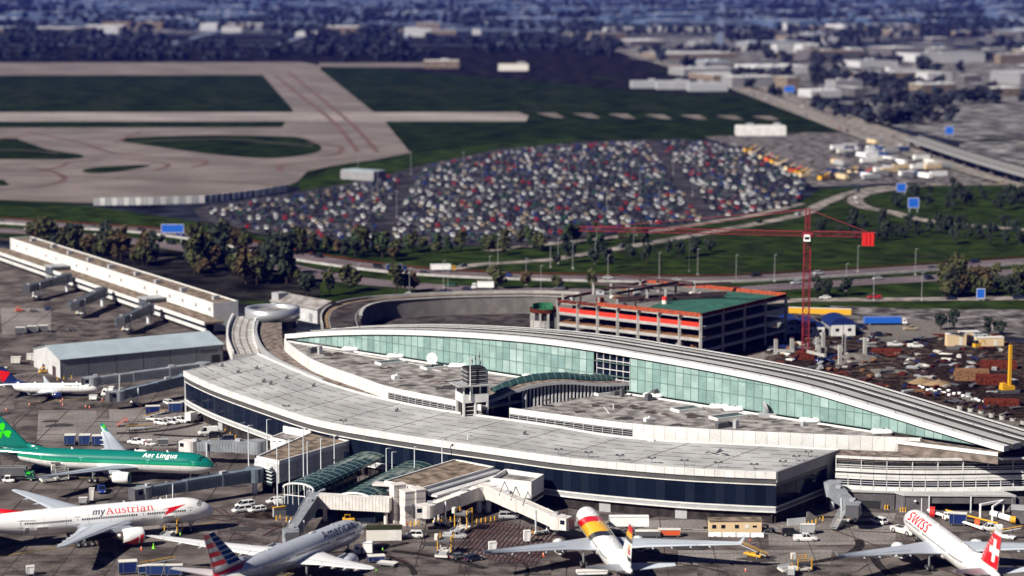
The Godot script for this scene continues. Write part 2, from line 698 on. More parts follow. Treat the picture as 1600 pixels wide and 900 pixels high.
func wing_mesh(stations, side):
	var s = mb(true)
	var rings = []
	for w in stations:
		rings.append(foil(w[1], w[2], w[3], w[0] * side, w[4]))
	loft(s, rings)
	return s

func fin_mesh(pts, th):
	# pts: root LE, root TE, tip TE, tip LE  (x, y)
	var s = mb(true)
	var rings = []
	for i in 9:
		var t = i / 8.0
		var le = pts[0].lerp(pts[3], t)
		var te = pts[1].lerp(pts[2], t)
		var w = lerpf(th, th * 0.45, t)
		var r = []
		for q in [[0.0, 0.0], [0.08, 0.6], [0.3, 1.0], [0.65, 0.7], [1.0, 0.05]]:
			var p = le.lerp(te, q[0])
			r.append(Vector3(p.x, p.y, w * q[1]))
		for q in [[1.0, -0.05], [0.65, -0.7], [0.3, -1.0], [0.08, -0.6]]:
			var p = le.lerp(te, q[0])
			r.append(Vector3(p.x, p.y, w * q[1]))
		rings.append(r)
	loft(s, rings)
	return s

func fin_side(pts, th, p, side):
	# height of the fin's skin over its middle at (x, y)
	var t = clampf((p.y - pts[0].y) / (pts[3].y - pts[0].y), 0, 1)
	var le = pts[0].lerp(pts[3], t)
	var te = pts[1].lerp(pts[2], t)
	var u = clampf((p.x - le.x) / max(te.x - le.x, 0.01), 0, 1)
	var w = lerpf(th, th * 0.45, t)
	var h = w
	var prof = [[0.0, 0.0], [0.08, 0.6], [0.3, 1.0], [0.65, 0.7], [1.0, 0.05]]
	for i in 4:
		if u >= prof[i][0] and u <= prof[i + 1][0]:
			h = w * lerpf(prof[i][1], prof[i + 1][1], (u - prof[i][0]) / (prof[i + 1][0] - prof[i][0]))
	return Vector3(p.x, p.y, (h + 0.085) * side)

# painted field on both sides of the fin, clipped to its outline
func fin_paint(k, outline, m, parent, called = "tail_marking"):
	var s = mb()
	var clipped = Geometry2D.intersect_polygons(PackedVector2Array(outline), PackedVector2Array(k.fin))
	for c in clipped:
		var t = cut_small(outline_tris(c), 0.45)
		for side in [-1, 1]:
			carried(s, t, func(p): return fin_side(k.fin, k.fin_th, p, side))
	return part(called, s, m, parent)

func fin_tris(k, tris, m, parent, called, sides_of = [-1, 1]):
	var s = mb()
	var t = cut_small(tris, 0.5)
	for side in sides_of:
		carried(s, t, func(p): return fin_side(k.fin, k.fin_th, p, side))
	return part(called, s, m, parent)

func engine(k, parent, side, cowl, lip, low = null):
	var e = k.eng
	var c = Vector3(e[0], e[3], e[1] * side)
	var r = e[2]
	var l = e[4]
	var s = mb(true)
	lathe_x(s, [[0.0, r * 0.86], [-0.12 * r, r * 0.93], [0.0, r * 0.985], [l * 0.18, r * 1.06], [l * 0.45, r * 1.07], [l * 0.75, r * 0.93], [l * 0.76, r * 0.88], [l * 0.5, r * 0.8]], c, 28)
	var cowling = part("engine", s, cowl, parent)
	s = mb(true)
	lathe_x(s, [[0.1, r * 0.84], [-0.14 * r, r * 0.93], [0.14, r * 1.0]], c, 28)
	part("intake_lip", s, lip, cowling)
	s = mb()
	for i in 24:
		var a = TAU * i / 24
		var b = a + 0.16
		quad(s, c + Vector3(l * 0.16, 0.3 * r * cos(a), 0.3 * r * sin(a)), c + Vector3(l * 0.16, r * 0.86 * cos(a), r * 0.86 * sin(a)), c + Vector3(l * 0.2, r * 0.86 * cos(b), r * 0.86 * sin(b)), c + Vector3(l * 0.2, 0.3 * r * cos(b), 0.3 * r * sin(b)))
	lathe_x(s, [[l * 0.21, 0.0], [l * 0.21, r * 0.9]], c, 24)
	lathe_x(s, [[l * 0.06, 0.0], [l * 0.16, r * 0.3], [l * 0.22, r * 0.32]], c, 16)
	part("fan", s, M.fan, cowling)
	s = mb(true)
	lathe_x(s, [[l * 0.55, r * 0.6], [l * 0.8, r * 0.62], [l * 0.98, r * 0.47], [l * 0.97, r * 0.3], [l * 1.18, 0.02]], c, 20)
	part("exhaust_cone", s, M.exhaust, cowling)
	if low:
		s = mb(true)
		var rr = func(u): return r * (1.0 + 0.085 * sin(clampf(u * 1.5, 0, 1) * PI * 0.5) - 0.14 * smoothstep(0.55, 1.0, u)) + 0.02
		for q in 10:
			for i in 24:
				var p = []
				for g in [[q, i], [q + 1, i], [q + 1, i + 1], [q, i + 1]]:
					var u = g[0] / 10.0
					var a = PI * (0.38 + 0.34 * u) + PI * (1.24 - 0.68 * u) * g[1] / 24.0
					p.append(c + Vector3(l * (0.02 + 0.72 * u), rr.call(u) * cos(a), rr.call(u) * sin(a)))
				quad(s, p[0], p[1], p[2], p[3])
		part("painted_belly", s, low, cowling)
	s = mb()
	hexa(s, [c + Vector3(l * 0.2, r * 0.9, -0.2), c + Vector3(l * 0.2, r * 0.9, 0.2), c + Vector3(l * 1.15, r * 0.55, 0.2), c + Vector3(l * 1.15, r * 0.55, -0.2), c + Vector3(l * 0.5, r * 1.35, -0.14), c + Vector3(l * 0.5, r * 1.35, 0.14), c + Vector3(l * 1.35, r * 1.2, 0.14), c + Vector3(l * 1.35, r * 1.2, -0.14)])
	part("pylon", s, M.ac_wing, parent)

func wheel_shape(s, c, r, w):
	tube(s, c - Vector3(0, 0, w * 0.5), c + Vector3(0, 0, w * 0.5), r, r, 14)

func gear(k, parent, called, x, z, rows, r, top):
	var s = mb()
	tube(s, Vector3(x, r, z), Vector3(x, top, z), 0.2 * k.r / 2.8, 0.26 * k.r / 2.8, 8)
	bar(s, Vector3(x, r + 1.0, z), Vector3(x - 1.4, top, z), 0.14)
	var strut = part(called, s, M.steel, parent)
	for i in rows:
		var dx = (i - (rows - 1) * 0.5) * r * 2.25
		for q in [-1, 1]:
			s = mb(true)
			wheel_shape(s, Vector3(x + dx, r, z + q * r * 0.75), r, r * 0.65)
			part("wheel", s, M.tyre, strut)
			s = mb()
			tube(s, Vector3(x + dx, r, z + q * r * 1.0), Vector3(x + dx, r, z + q * r * 1.1), r * 0.5, r * 0.45, 10)
			part("hub", s, M.rim, strut)
	if rows > 1:
		s = mb()
		bar(s, Vector3(x - r * 1.2 * (rows - 1), r, z), Vector3(x + r * 1.2 * (rows - 1), r, z), 0.25)
		part("bogie_beam", s, M.steel, strut)

func plane_spec(kind):
	if kind == "a330":
		return {"len": 62.8, "r": 2.82, "cy": 5.0, "nose": 7.6, "tail": 41.0,
			"wing": [[0, 19.0, 12.4, 3.5, 1.5], [2.8, 20.6, 10.9, 3.7, 1.4], [9.4, 26.0, 7.4, 4.5, 0.95], [20, 32.8, 4.6, 5.5, 0.55], [29.0, 38.4, 2.6, 6.3, 0.32]],
			"tip": [[29.0, 38.4, 2.6, 6.3, 0.3], [29.5, 39.2, 2.0, 6.8, 0.2], [30.1, 40.7, 0.9, 8.6, 0.12]],
			"fin": [Vector2(50.2, 7.5), Vector2(61.0, 7.3), Vector2(63.4, 16.8), Vector2(59.7, 16.9)], "fin_th": 0.42,
			"tailplane": [[0.6, 53.2, 6.2, 6.2, 0.6], [9.7, 60.4, 2.3, 7.9, 0.22]],
			"eng": [20.6, 9.4, 1.5, 2.55, 5.6], "ng": 6.7, "mg": [31.8, 5.3, 2], "win": 1.45, "doors": [5.2, 17.6, 36.0, 47.2]}
	if kind == "b777":
		return {"len": 63.4, "r": 3.1, "cy": 5.5, "nose": 8.6, "tail": 42.0,
			"wing": [[0, 18.6, 14.8, 3.6, 1.8], [3.1, 20.6, 13.0, 3.9, 1.6], [9.9, 27.0, 8.6, 4.7, 1.0], [20, 34.4, 5.2, 5.8, 0.6], [29.0, 40.8, 2.6, 6.7, 0.3], [30.4, 42.6, 1.2, 6.9, 0.2]],
			"tip": [],
			"fin": [Vector2(50.0, 8.2), Vector2(61.0, 8.0), Vector2(64.0, 18.4), Vector2(60.2, 18.5)], "fin_th": 0.45,
			"tailplane": [[0.7, 52.5, 7.4, 6.6, 0.7], [10.7, 60.6, 2.5, 7.8, 0.25]],
			"eng": [19.6, 9.7, 1.9, 2.75, 6.4], "ng": 5.9, "mg": [32.5, 5.5, 3], "win": 1.4, "doors": [6.4, 17.9, 33.6, 47.0]}
	if kind == "b787":
		return {"len": 61.6, "r": 2.95, "cy": 5.3, "nose": 9.2, "tail": 39.0,
			"wing": [[0, 18.4, 13.4, 3.5, 1.6], [2.95, 20.4, 11.2, 3.8, 1.45], [9.7, 26.0, 7.4, 4.9, 0.9], [20, 33.2, 4.6, 6.6, 0.5], [27.0, 38.4, 2.9, 8.0, 0.3], [29.6, 41.6, 1.3, 8.7, 0.16], [30.1, 42.8, 0.5, 8.85, 0.08]],
			"tip": [],
			"fin": [Vector2(48.4, 7.9), Vector2(59.2, 7.7), Vector2(62.6, 16.9), Vector2(59.0, 17.0)], "fin_th": 0.42,
			"tailplane": [[0.6, 51.8, 6.6, 6.6, 0.6], [9.8, 59.4, 2.1, 8.1, 0.2]],
			"eng": [19.6, 9.75, 1.75, 2.7, 5.6], "ng": 6.0, "mg": [31.0, 5.0, 2], "win": 1.42, "doors": [6.2, 16.5, 33.0, 46.0]}
	return {"len": 31.2, "r": 1.62, "cy": 2.85, "nose": 5.0, "tail": 20.5,
		"wing": [[0, 11.6, 5.6, 1.7, 0.7], [1.6, 12.2, 4.9, 1.75, 0.62], [4.3, 14.0, 3.4, 2.1, 0.45], [12.6, 18.0, 1.3, 2.9, 0.18]],
		"tip": [[12.6, 18.0, 1.3, 2.9, 0.16], [12.9, 18.5, 0.9, 3.3, 0.1], [13.2, 19.2, 0.45, 4.3, 0.06]],
		"fin": [Vector2(24.0, 4.2), Vector2(30.0, 4.2), Vector2(31.4, 9.7), Vector2(29.4, 9.75)], "fin_th": 0.2,
		"tailplane": [[0.3, 26.4, 3.2, 3.9, 0.3], [6.0, 29.6, 1.3, 4.5, 0.12]],
		"eng": [10.9, 4.1, 0.86, 1.35, 3.0], "ng": 2.9, "mg": [15.4, 2.9, 1], "win": 1.42, "doors": [4.6, 24.4]}

# paint: {top, low, split, wing, cowl, fin, belly}
func airliner(kind, label, x, away, heading, p):
	var k = plane_spec(kind)
	var t = thing("airliner", label, "airplane", Vector3(x, 0, -away), deg_to_rad(heading), "airliners parked at the terminal")
	var xs = skin_stations(k)
	var s = mb(true)
	skin_strip(k, -p.split, p.split, 20, s, xs)
	s.generate_normals()
	var mesh = s.commit()
	var fus = node_of("fuselage", mesh, null, t)
	fus.set_surface_override_material(0, p.top)
	s = mb(true)
	skin_strip(k, p.split, TAU - p.split, 20, s, xs)
	part("belly", s, p.low, fus)
	# wing fairing under the belly
	s = mb(true)
	var rings = []
	var w0 = k.wing[0]
	for i in 11:
		var u = i / 10.0
		var q = sin(PI * u)
		var ring = []
		for j in 16:
			var a = TAU * j / 16
			ring.append(Vector3(w0[1] - 1.5 + (w0[2] + 5.5) * u, k.cy - k.r * 0.62 + k.r * 0.62 * q * cos(a), k.r * (0.25 + 0.86 * q) * sin(a)))
		rings.append(ring)
	loft(s, rings)
	part("wing_fairing", s, p.low, t)
	for side in [-1, 1]:
		var wing = part("wing", wing_mesh(k.wing, side), p.wing, t)
		if k.tip.size():
			part("winglet", wing_mesh(k.tip, side), p.get("tip", p.wing), wing)
		# flap edge line, fairings, control surfaces
		for f in [0.36, 0.5, 0.64, 0.78]:
			var z = k.wing[-1][0] * f
			var wa = k.wing[0]
			var wb = k.wing[-1]
			for i in k.wing.size() - 1:
				if k.wing[i][0] <= z and k.wing[i + 1][0] > z:
					wa = k.wing[i]
					wb = k.wing[i + 1]
			var u = (z - wa[0]) / (wb[0] - wa[0])
			var te = lerpf(wa[1] + wa[2], wb[1] + wb[2], u)
			var yy = lerpf(wa[3], wb[3], u)
			var rr = 0.34 * k.r / 2.8
			s = mb(true)
			lathe_x(s, [[-2.6 * rr * 3, 0.02], [-1.8 * rr * 3, rr * 0.8], [-0.4 * rr * 3, rr], [0.9 * rr * 3, rr * 0.35], [1.3 * rr * 3, 0.02]], Vector3(te - 0.4, yy - rr * 0.9, z * side), 8)
			part("flap_fairing", s, p.wing, wing)
		s = mb()
		for i in k.wing.size() - 1:
			var a = k.wing[i]
			var b = k.wing[i + 1]
			if a[0] < k.r or i == k.wing.size() - 2 and k.wing.size() > 5:
				continue
			for f in [0.74, 0.14]:
				var pa = Vector3(a[1] + a[2] * f, a[3] + a[4] * (0.36 if f > 0.5 else 0.52), a[0] * side)
				var pb = Vector3(b[1] + b[2] * f, b[3] + b[4] * (0.36 if f > 0.5 else 0.52), b[0] * side)
				bar(s, pa, pb, 0.1, 0.04)
			var m0 = Vector3(b[1] + b[2] * 0.74, b[3] + b[4] * 0.36, b[0] * side)
			bar(s, m0, m0 + Vector3(b[2] * 0.25, -b[4] * 0.32, 0), 0.1, 0.04)
		stuff(part("panel_line", s, M.ac_wing_dark, wing))
		part("tailplane", wing_mesh(k.tailplane, side), p.get("stab", p.wing), t)
		engine(k, t, side, p.cowl, p.lip, p.get("cowl_low"))
		gear(k, t, "main_gear", k.mg[0], k.mg[1] * side, k.mg[2], 0.66 * k.r / 2.8, k.cy - k.r * 0.4)
	gear(k, t, "nose_gear", k.ng, 0.0, 1, 0.5 * k.r / 2.8, k.cy - k.r * 0.6)
	var fin = part("tail_fin", fin_mesh(k.fin, k.fin_th), p.fin, t)
	# fairing that runs from the fin onto the spine
	s = mb(true)
	var f0 = k.fin[0]
	hexa(s, [Vector3(f0.x - 4.5 * k.r / 2.8, k.cy + k.r * 0.92, -0.05), Vector3(f0.x - 4.5 * k.r / 2.8, k.cy + k.r * 0.92, 0.05), Vector3(f0.x + 3, f0.y - 0.6, 0.3), Vector3(f0.x + 3, f0.y - 0.6, -0.3), Vector3(f0.x - 4.0 * k.r / 2.8, k.cy + k.r, -0.05), Vector3(f0.x - 4.0 * k.r / 2.8, k.cy + k.r, 0.05), Vector3(f0.x + 1.4, f0.y + 1.4, 0.16), Vector3(f0.x + 1.4, f0.y + 1.4, -0.16)])
	part("fin_fairing", s, p.fin, t)
	# cockpit windows, cabin windows, doors
	s = mb()
	var cw = k.nose * 0.30
	for side in [-1, 1]:
		for i in 3:
			var a0 = side * (0.06 + 0.33 * i)
			var a1 = side * (0.36 + 0.33 * i)
			var d = 0.05 * k.nose * i
			quad(s, skin(k, cw + d, a0, 0.02), skin(k, cw + k.nose * 0.125 + d, a0 * 0.94, 0.02), skin(k, cw + k.nose * 0.125 + d * 1.12, a1 * 0.94, 0.02), skin(k, cw + d * 1.1 + k.nose * 0.03, a1, 0.02))
	part("cockpit_window", s, M.car_glass, fus)
	s = mb()
	var wx = k.doors[0] + 1.2
	while wx < k.doors[-1] - 1.2:
		var clear = true
		for d in k.doors:
			if absf(wx - d) < 1.0:
				clear = false
		if clear:
			for side in [-1, 1]:
				skin_box(s, k, wx, wx + 0.3 * k.r / 2.8 + 0.03, side * (k.win - 0.075), side * (k.win + 0.075), 0.012)
		wx += 0.56
	stuff(part("cabin_windows", s, p.get("window", M.car_glass), fus))
	for d in k.doors:
		for side in [-1, 1]:
			s = mb()
			var hw = 0.55 * k.r / 2.8
			var a0 = k.win - 0.62 / 2.8 * 1.1
			var a1 = k.win + 1.05 / 2.8
			for e in [[d - hw, d - hw + 0.15, a0, a1], [d + hw - 0.15, d + hw, a0, a1], [d - hw, d + hw, a0, a0 + 0.05], [d - hw, d + hw, a1 - 0.05, a1]]:
				skin_box(s, k, e[0], e[1], side * e[2], side * e[3], 0.014)
			skin_box(s, k, d - 0.12, d + 0.12, side * (k.win - 0.07), side * (k.win + 0.05), 0.016)
			part("door_outline", s, p.get("door", M.ac_line), fus)
	s = mb()
	var rx = k.nose * 1.15
	while rx < k.len * 0.93:
		for i in 32:
			skin_box(s, k, rx, rx + 0.07, TAU * i / 32, TAU * (i + 1) / 32, 0.006)
		rx += k.len * 0.083
	stuff(part("panel_joint", s, p.get("joint", M.ac_line), fus))
	# aerials and blisters on the spine
	s = mb()
	for ax in [0.2, 0.34, 0.62]:
		wedge(s, k.len * ax, k.len * ax + 0.6, k.cy + k.r - 0.03, k.cy + k.r + 0.45, k.len * ax + 0.3, k.len * ax + 0.6, 0.05, 0.02)
	part("aerial", s, M.ac_white, fus)
	if p.get("dome"):
		s = mb(true)
		lathe_x(s, [[-1.5, 0.02], [-1.0, 0.25], [0, 0.36], [1.0, 0.25], [1.6, 0.02]], Vector3(p.dome, k.cy + k.r, 0), 12)
		part("aerial_dome", s, M.ac_white, fus)
	s = mb(true)
	lathe_x(s, [[0, body_at(k, k.len)[0]], [0.35, body_at(k, k.len)[0] * 0.7]], Vector3(k.len, body_at(k, k.len)[1], 0), 12)
	lathe_x(s, [[0.2, 0.0], [0.25, body_at(k, k.len)[0] * 0.7]], Vector3(k.len, body_at(k, k.len)[1], 0), 12)
	part("tail_exhaust", s, M.exhaust, fus)
	return [t, k, fus, fin]

func cargo_door(k, fus, x, w, a, h, side):
	var s = mb()
	skin_box(s, k, x - w * 0.5, x + w * 0.5, side * a, side * (a + h), 0.02)
	part("cargo_opening", s, M.black, fus)
	s = mb()
	var hinge = skin(k, x, side * a, 0.05)
	var outer = hinge + Vector3(0, 0.9, side * h * k.r * 0.75)
	hexa(s, [hinge + Vector3(-w * 0.5, -0.06, 0), hinge + Vector3(w * 0.5, -0.06, 0), outer + Vector3(w * 0.5, -0.06, 0), outer + Vector3(-w * 0.5, -0.06, 0), hinge + Vector3(-w * 0.5, 0.06, 0), hinge + Vector3(w * 0.5, 0.06, 0), outer + Vector3(w * 0.5, 0.06, 0), outer + Vector3(-w * 0.5, 0.06, 0)])
	part("cargo_door", s, M.ac_white, fus)

func disc(c, r, n = 18):
	var out = []
	for i in n:
		out.append(c + Vector2(cos(TAU * i / n), sin(TAU * i / n)) * r)
	return out

func shamrock_tris(c, r):
	var t = PackedVector2Array()
	for a in [0.18, 0.18 + TAU / 3, 0.18 + TAU * 2 / 3]:
		var d = Vector2(sin(a), cos(a))
		var e = Vector2(d.y, -d.x)
		# a heart leaf
		var leaf = [c, c + d * r * 0.42 + e * r * 0.36, c + d * r * 0.78 + e * r * 0.46, c + d * r * 1.02 + e * r * 0.34, c + d * r * 1.06 + e * r * 0.14, c + d * r * 0.95, c + d * r * 1.06 - e * r * 0.14, c + d * r * 1.02 - e * r * 0.34, c + d * r * 0.78 - e * r * 0.46, c + d * r * 0.42 - e * r * 0.36]
		t.append_array(outline_tris(leaf))
	t.append_array(outline_tris([c + Vector2(-0.1 * r, -0.1 * r), c + Vector2(0.1 * r, -0.1 * r), c + Vector2(0.75 * r, -1.15 * r), c + Vector2(0.55 * r, -1.2 * r)]))
	return t

func build_planes():
	# shamrock jet
	var a = airliner("a330", "green and white wide-body jet with a shamrock on its tail fin", -78.7, 601.6, 171.3, {"top": M.ac_green, "low": M.ac_white, "split": 1.68, "wing": M.ac_wing, "tip": M.ac_green, "cowl": M.ac_white, "lip": M.ac_line_green, "fin": M.ac_green, "window": M.ac_window_green, "joint": M.ac_green_band, "door": M.ac_line_green, "dome": 20.0, "stab": M.ac_wing})
	var k = a[1]
	for side in [-1, 1]:
		part("green_band", skin_patch(k, func(_q): return 4.2, func(_q): return 59.0, side * 1.36, side * 1.66, 0.008, 3, 40), M.ac_green_band, a[2])
	skin_text(k, "Aer Lingus", 19.2, 1.12, 1.9, -1, false, M.white, a[2], "airline_name", 0.18)
	skin_text(k, "Aer Lingus", 8.0, 1.12, 1.9, 1, false, M.white, a[2], "airline_name", 0.18)
	fin_tris(k, shamrock_tris(Vector2(58.4, 11.9), 2.25), M.shamrock, a[3], "shamrock")
	for side in [-1, 1]:
		var s = mb()
		for q in [[-1, 0], [1, 0], [0, 1]]:
			tube(s, Vector3(40.4 + q[0] * 0.25, 7.7 + q[1] * 0.4, side * 29.9), Vector3(40.4 + q[0] * 0.25, 7.7 + q[1] * 0.4, side * 29.6), 0.24, 0.24, 8)
		part("winglet_shamrock", s, M.shamrock, a[0])
	cargo_door(k, a[2], 42.8, 2.7, 1.95, 0.5, -1)
	# red chevron jet
	a = airliner("b777", "white wide-body jet with red airline name, red arrow and red engine bellies", -72.5, 550.6, 201.2, {"top": M.ac_white, "low": M.ac_white, "split": 1.75, "wing": M.ac_wing, "cowl": M.ac_white, "cowl_low": M.ac_red, "lip": M.steel, "fin": M.ac_red})
	k = a[1]
	skin_text(k, "my", 30.2, 1.30, 1.7, -1, false, M.ac_text, a[2], "airline_name", 0.3)
	skin_text(k, "Austrian", 26.8, 1.17, 1.8, -1, true, M.ac_red, a[2], "airline_name", 0.0, 1.2)
	skin_text(k, "Lufthansa Group", 47.0, 1.25, 0.45, -1, false, M.ac_line, a[2], "small_lettering")
	var s = mb()
	for pts in [[Vector2(7.4, 1.25), Vector2(11.4, 0.5), Vector2(12.9, -1.75), Vector2(12.4, -1.75), Vector2(10.2, -0.45)], [Vector2(11.4, 0.5), Vector2(13.3, 0.0), Vector2(11.2, 0.1)]]:
		carried(s, cut_small(outline_tris(pts), 0.6), func(p): return skin(k, p.x, -(1.18 - p.y / 3.1 * 0.75), 0.022))
	part("arrow_marking", s, M.ac_red, a[2])
	cargo_door(k, a[2], 42.0, 2.8, 1.92, 0.5, -1)
	cargo_door(k, a[2], 12.0, 2.8, 1.9, 0.5, -1)
	cargo_door(k, a[2], 45.5, 1.0, 2.0, 0.3, -1)
	# silver jet with the striped fin
	a = airliner("b787", "silver wide-body jet with a red, white and blue striped tail fin", -35.4, 533.0, 241.5, {"top": M.ac_silver, "low": M.ac_silver, "split": 1.9, "wing": M.ac_white, "cowl": M.ac_silver, "lip": M.steel, "fin": M.ac_silver, "dome": 21.0})
	k = a[1]
	skin_text(k, "American", 19.8, 1.1, 2.3, -1, false, M.ac_text, a[2], "airline_name", 0.12)
	skin_text(k, "American", 7.4, 1.1, 2.3, 1, false, M.ac_text, a[2], "airline_name", 0.12)
	s = mb()
	for pts in [[Vector2(6.6, 1.6), Vector2(7.6, 1.2), Vector2(6.4, 0.2), Vector2(5.9, 0.6)]]:
		carried(s, outline_tris(pts), func(p): return skin(k, p.x, -(1.2 - p.y / 2.95), 0.022))
	part("emblem", s, M.ac_red, a[2])
	var half = func(y): return lerpf(53.6, 60.9, (y - 7.9) / 9.0)
	for i in 4:
		var y0 = 9.2 + i * 2.2
		fin_paint(k, [Vector2(half.call(y0) + 0.15, y0), Vector2(70, y0), Vector2(70, y0 + 1.1), Vector2(half.call(y0 + 1.1) + 0.15, y0 + 1.1)], M.ac_red, a[3], "red_stripe")
	for i in 7:
		var y0 = 8.7 + i * 1.2
		fin_paint(k, [Vector2(44, y0), Vector2(half.call(y0), y0), Vector2(half.call(y0 + 1.02), y0 + 1.02), Vector2(44, y0 + 1.02)], M.ac_blue, a[3], "blue_stripe")
	part("red_tail_flash", skin_patch(k, func(q): return 47.5 + absf(q) * 3.6, func(q): return 59.5, -1.0, 1.0, 0.03, 16, 8), M.ac_red, a[2])
	# red, yellow and black banded jet
	a = airliner("a330", "white wide-body jet with red, yellow and black bands round its fuselage", 17.2, 547.9, 277.9, {"top": M.ac_white, "low": M.ac_white, "split": 1.75, "wing": M.ac_wing, "cowl": M.ac_white, "lip": M.steel, "fin": M.ac_white})
	k = a[1]
	var sh = func(q): return 6.5 * pow(absf(q) / 1.57, 1.3)
	for b in [[15.4, 15.9, "ac_white"], [15.9, 21.0, "ac_red"], [21.0, 30.4, "ac_yellow"], [30.4, 34.6, "ac_black"]]:
		part("coloured_band", skin_patch(k, func(q): return b[0] - sh.call(q), func(q): return b[1] - sh.call(q) * (1.0 if b[2] != "ac_black" else 1.1), -1.75, 1.75, 0.018, 28, 6), M[b[2]], a[2])
	fin_paint(k, [Vector2(40, 15.3), Vector2(80, 15.3), Vector2(80, 20), Vector2(40, 20)], M.ac_red, a[3])
	fin_paint(k, [Vector2(40, 13.9), Vector2(80, 13.9), Vector2(80, 15.3), Vector2(40, 15.3)], M.ac_yellow, a[3])
	fin_paint(k, [Vector2(40, 12.9), Vector2(80, 12.9), Vector2(80, 13.9), Vector2(40, 13.9)], M.ac_black, a[3])
	for e in [["IB", 10.0, 1.5, "ac_red"]]:
		var tt = text_tris(e[0], e[2])
		for i in tt.size():
			tt[i] += Vector2(59.2, e[1])
		fin_tris(k, tt, M[e[3]], a[3], "tail_letters")
	fin_tris(k, outline_tris([Vector2(59.9, 11.7), Vector2(61.4, 11.7), Vector2(61.6, 12.5), Vector2(60.9, 12.1), Vector2(60.3, 12.6)]), M.ac_yellow, a[3], "crown_marking")
	fin_tris(k, outline_tris([Vector2(58.6, 9.5), Vector2(61.6, 9.5), Vector2(61.2, 8.5), Vector2(59.2, 8.6)]), M.ac_black, a[3], "tail_swoosh")
	# white cross jet
	a = airliner("a330", "white wide-body jet with a white cross on its red tail fin", 95.3, 544.6, 278.3, {"top": M.ac_white, "low": M.ac_white, "split": 1.75, "wing": M.ac_wing, "cowl": M.ac_white, "lip": M.steel, "fin": M.ac_white, "dome": 41.0})
	k = a[1]
	skin_text(k, "SWISS", 7.2, 1.26, 2.5, 1, false, M.ac_red, a[2], "airline_name", -0.05, 1.5)
	fin_paint(k, [Vector2(40, 7.7), Vector2(80, 7.7), Vector2(80, 15.5), Vector2(40, 15.5)], M.ac_red, a[3])
	s = mb()
	for side in [-1, 1]:
		for o in [[Vector2(56.9, 10.9), Vector2(61.9, 10.9), Vector2(62.2, 12.4), Vector2(57.2, 12.4)], [Vector2(58.2, 9.0), Vector2(59.7, 9.0), Vector2(60.9, 14.3), Vector2(59.4, 14.3)]]:
			carried(s, cut_small(outline_tris(o), 1.0), func(p): return fin_side(k.fin, k.fin_th, p, side) + Vector3(0, 0, side * 0.03))
	part("white_cross", s, M.white, a[3])
	# small regional jet
	a = airliner("e175", "small white regional jet with a red and blue tail fin by the grey hangar", -131.0, 721.7, 180.7, {"top": M.ac_white, "low": M.ac_white, "split": 1.8, "wing": M.ac_wing, "cowl": M.ac_navy, "lip": M.white, "fin": M.ac_navy})
	k = a[1]
	skin_text(k, "DELTA", 10.2, 1.12, 0.62, -1, false, M.ac_text, a[2], "airline_name", 0.0, 1.9)
	fin_paint(k, [Vector2(27.2, 8.1), Vector2(29.3, 5.0), Vector2(40, 5.0), Vector2(40, 8.4), Vector2(31, 8.6)], M.ac_red, a[3])

# ------------------------------------------------------------------ terminal
func lift(pts, y):
	var out = []
	for p in pts:
		out.append(Vector3(p.x, y, p.z))
	return out

func at_len(path, d):
	var left = d
	for i in path.size() - 1:
		var l = path[i].distance_to(path[i + 1])
		if left <= l:
			return path[i].lerp(path[i + 1], left / l)
		left -= l
	return path[-1]

func path_len(path):
	var l = 0.0
	for i in path.size() - 1:
		l += path[i].distance_to(path[i + 1])
	return l

# upright slab between two plan points, standing proud on the right of a -> b by d0..d1
func slab(s, a, b, y0, y1, d0, d1, ya = null, yb = null):
	var d = b - a
	d.y = 0
	var n = Vector3(-d.z, 0, d.x).normalized()
	var t0 = y1 if ya == null else ya
	var t1 = y1 if yb == null else yb
	var p = []
	for q in [[a, d0], [a, d1], [b, d1], [b, d0]]:
		p.append(Vector3(q[0].x, y0, q[0].z) + n * q[1])
	for q in [[a, d0, t0], [a, d1, t0], [b, d1, t1], [b, d0, t1]]:
		p.append(Vector3(q[0].x, q[2], q[0].z) + n * q[1])
	hexa(s, p)

func flood_lamp(parent, p, facing):
	var s = mb()
	bar(s, p, p + Vector3(0, 1.3, 0), 0.12)
	bar(s, p + Vector3(-0.75, 1.3, 0), p + Vector3(0.75, 1.3, 0), 0.12)
	for q in [-0.7, 0.7]:
		box(s, p + Vector3(q, 1.45, 0.1), Vector3(0.75, 0.4, 0.4), Basis(Vector3.UP, facing))
	part("roof_floodlight", s, M.darkgrey, parent)

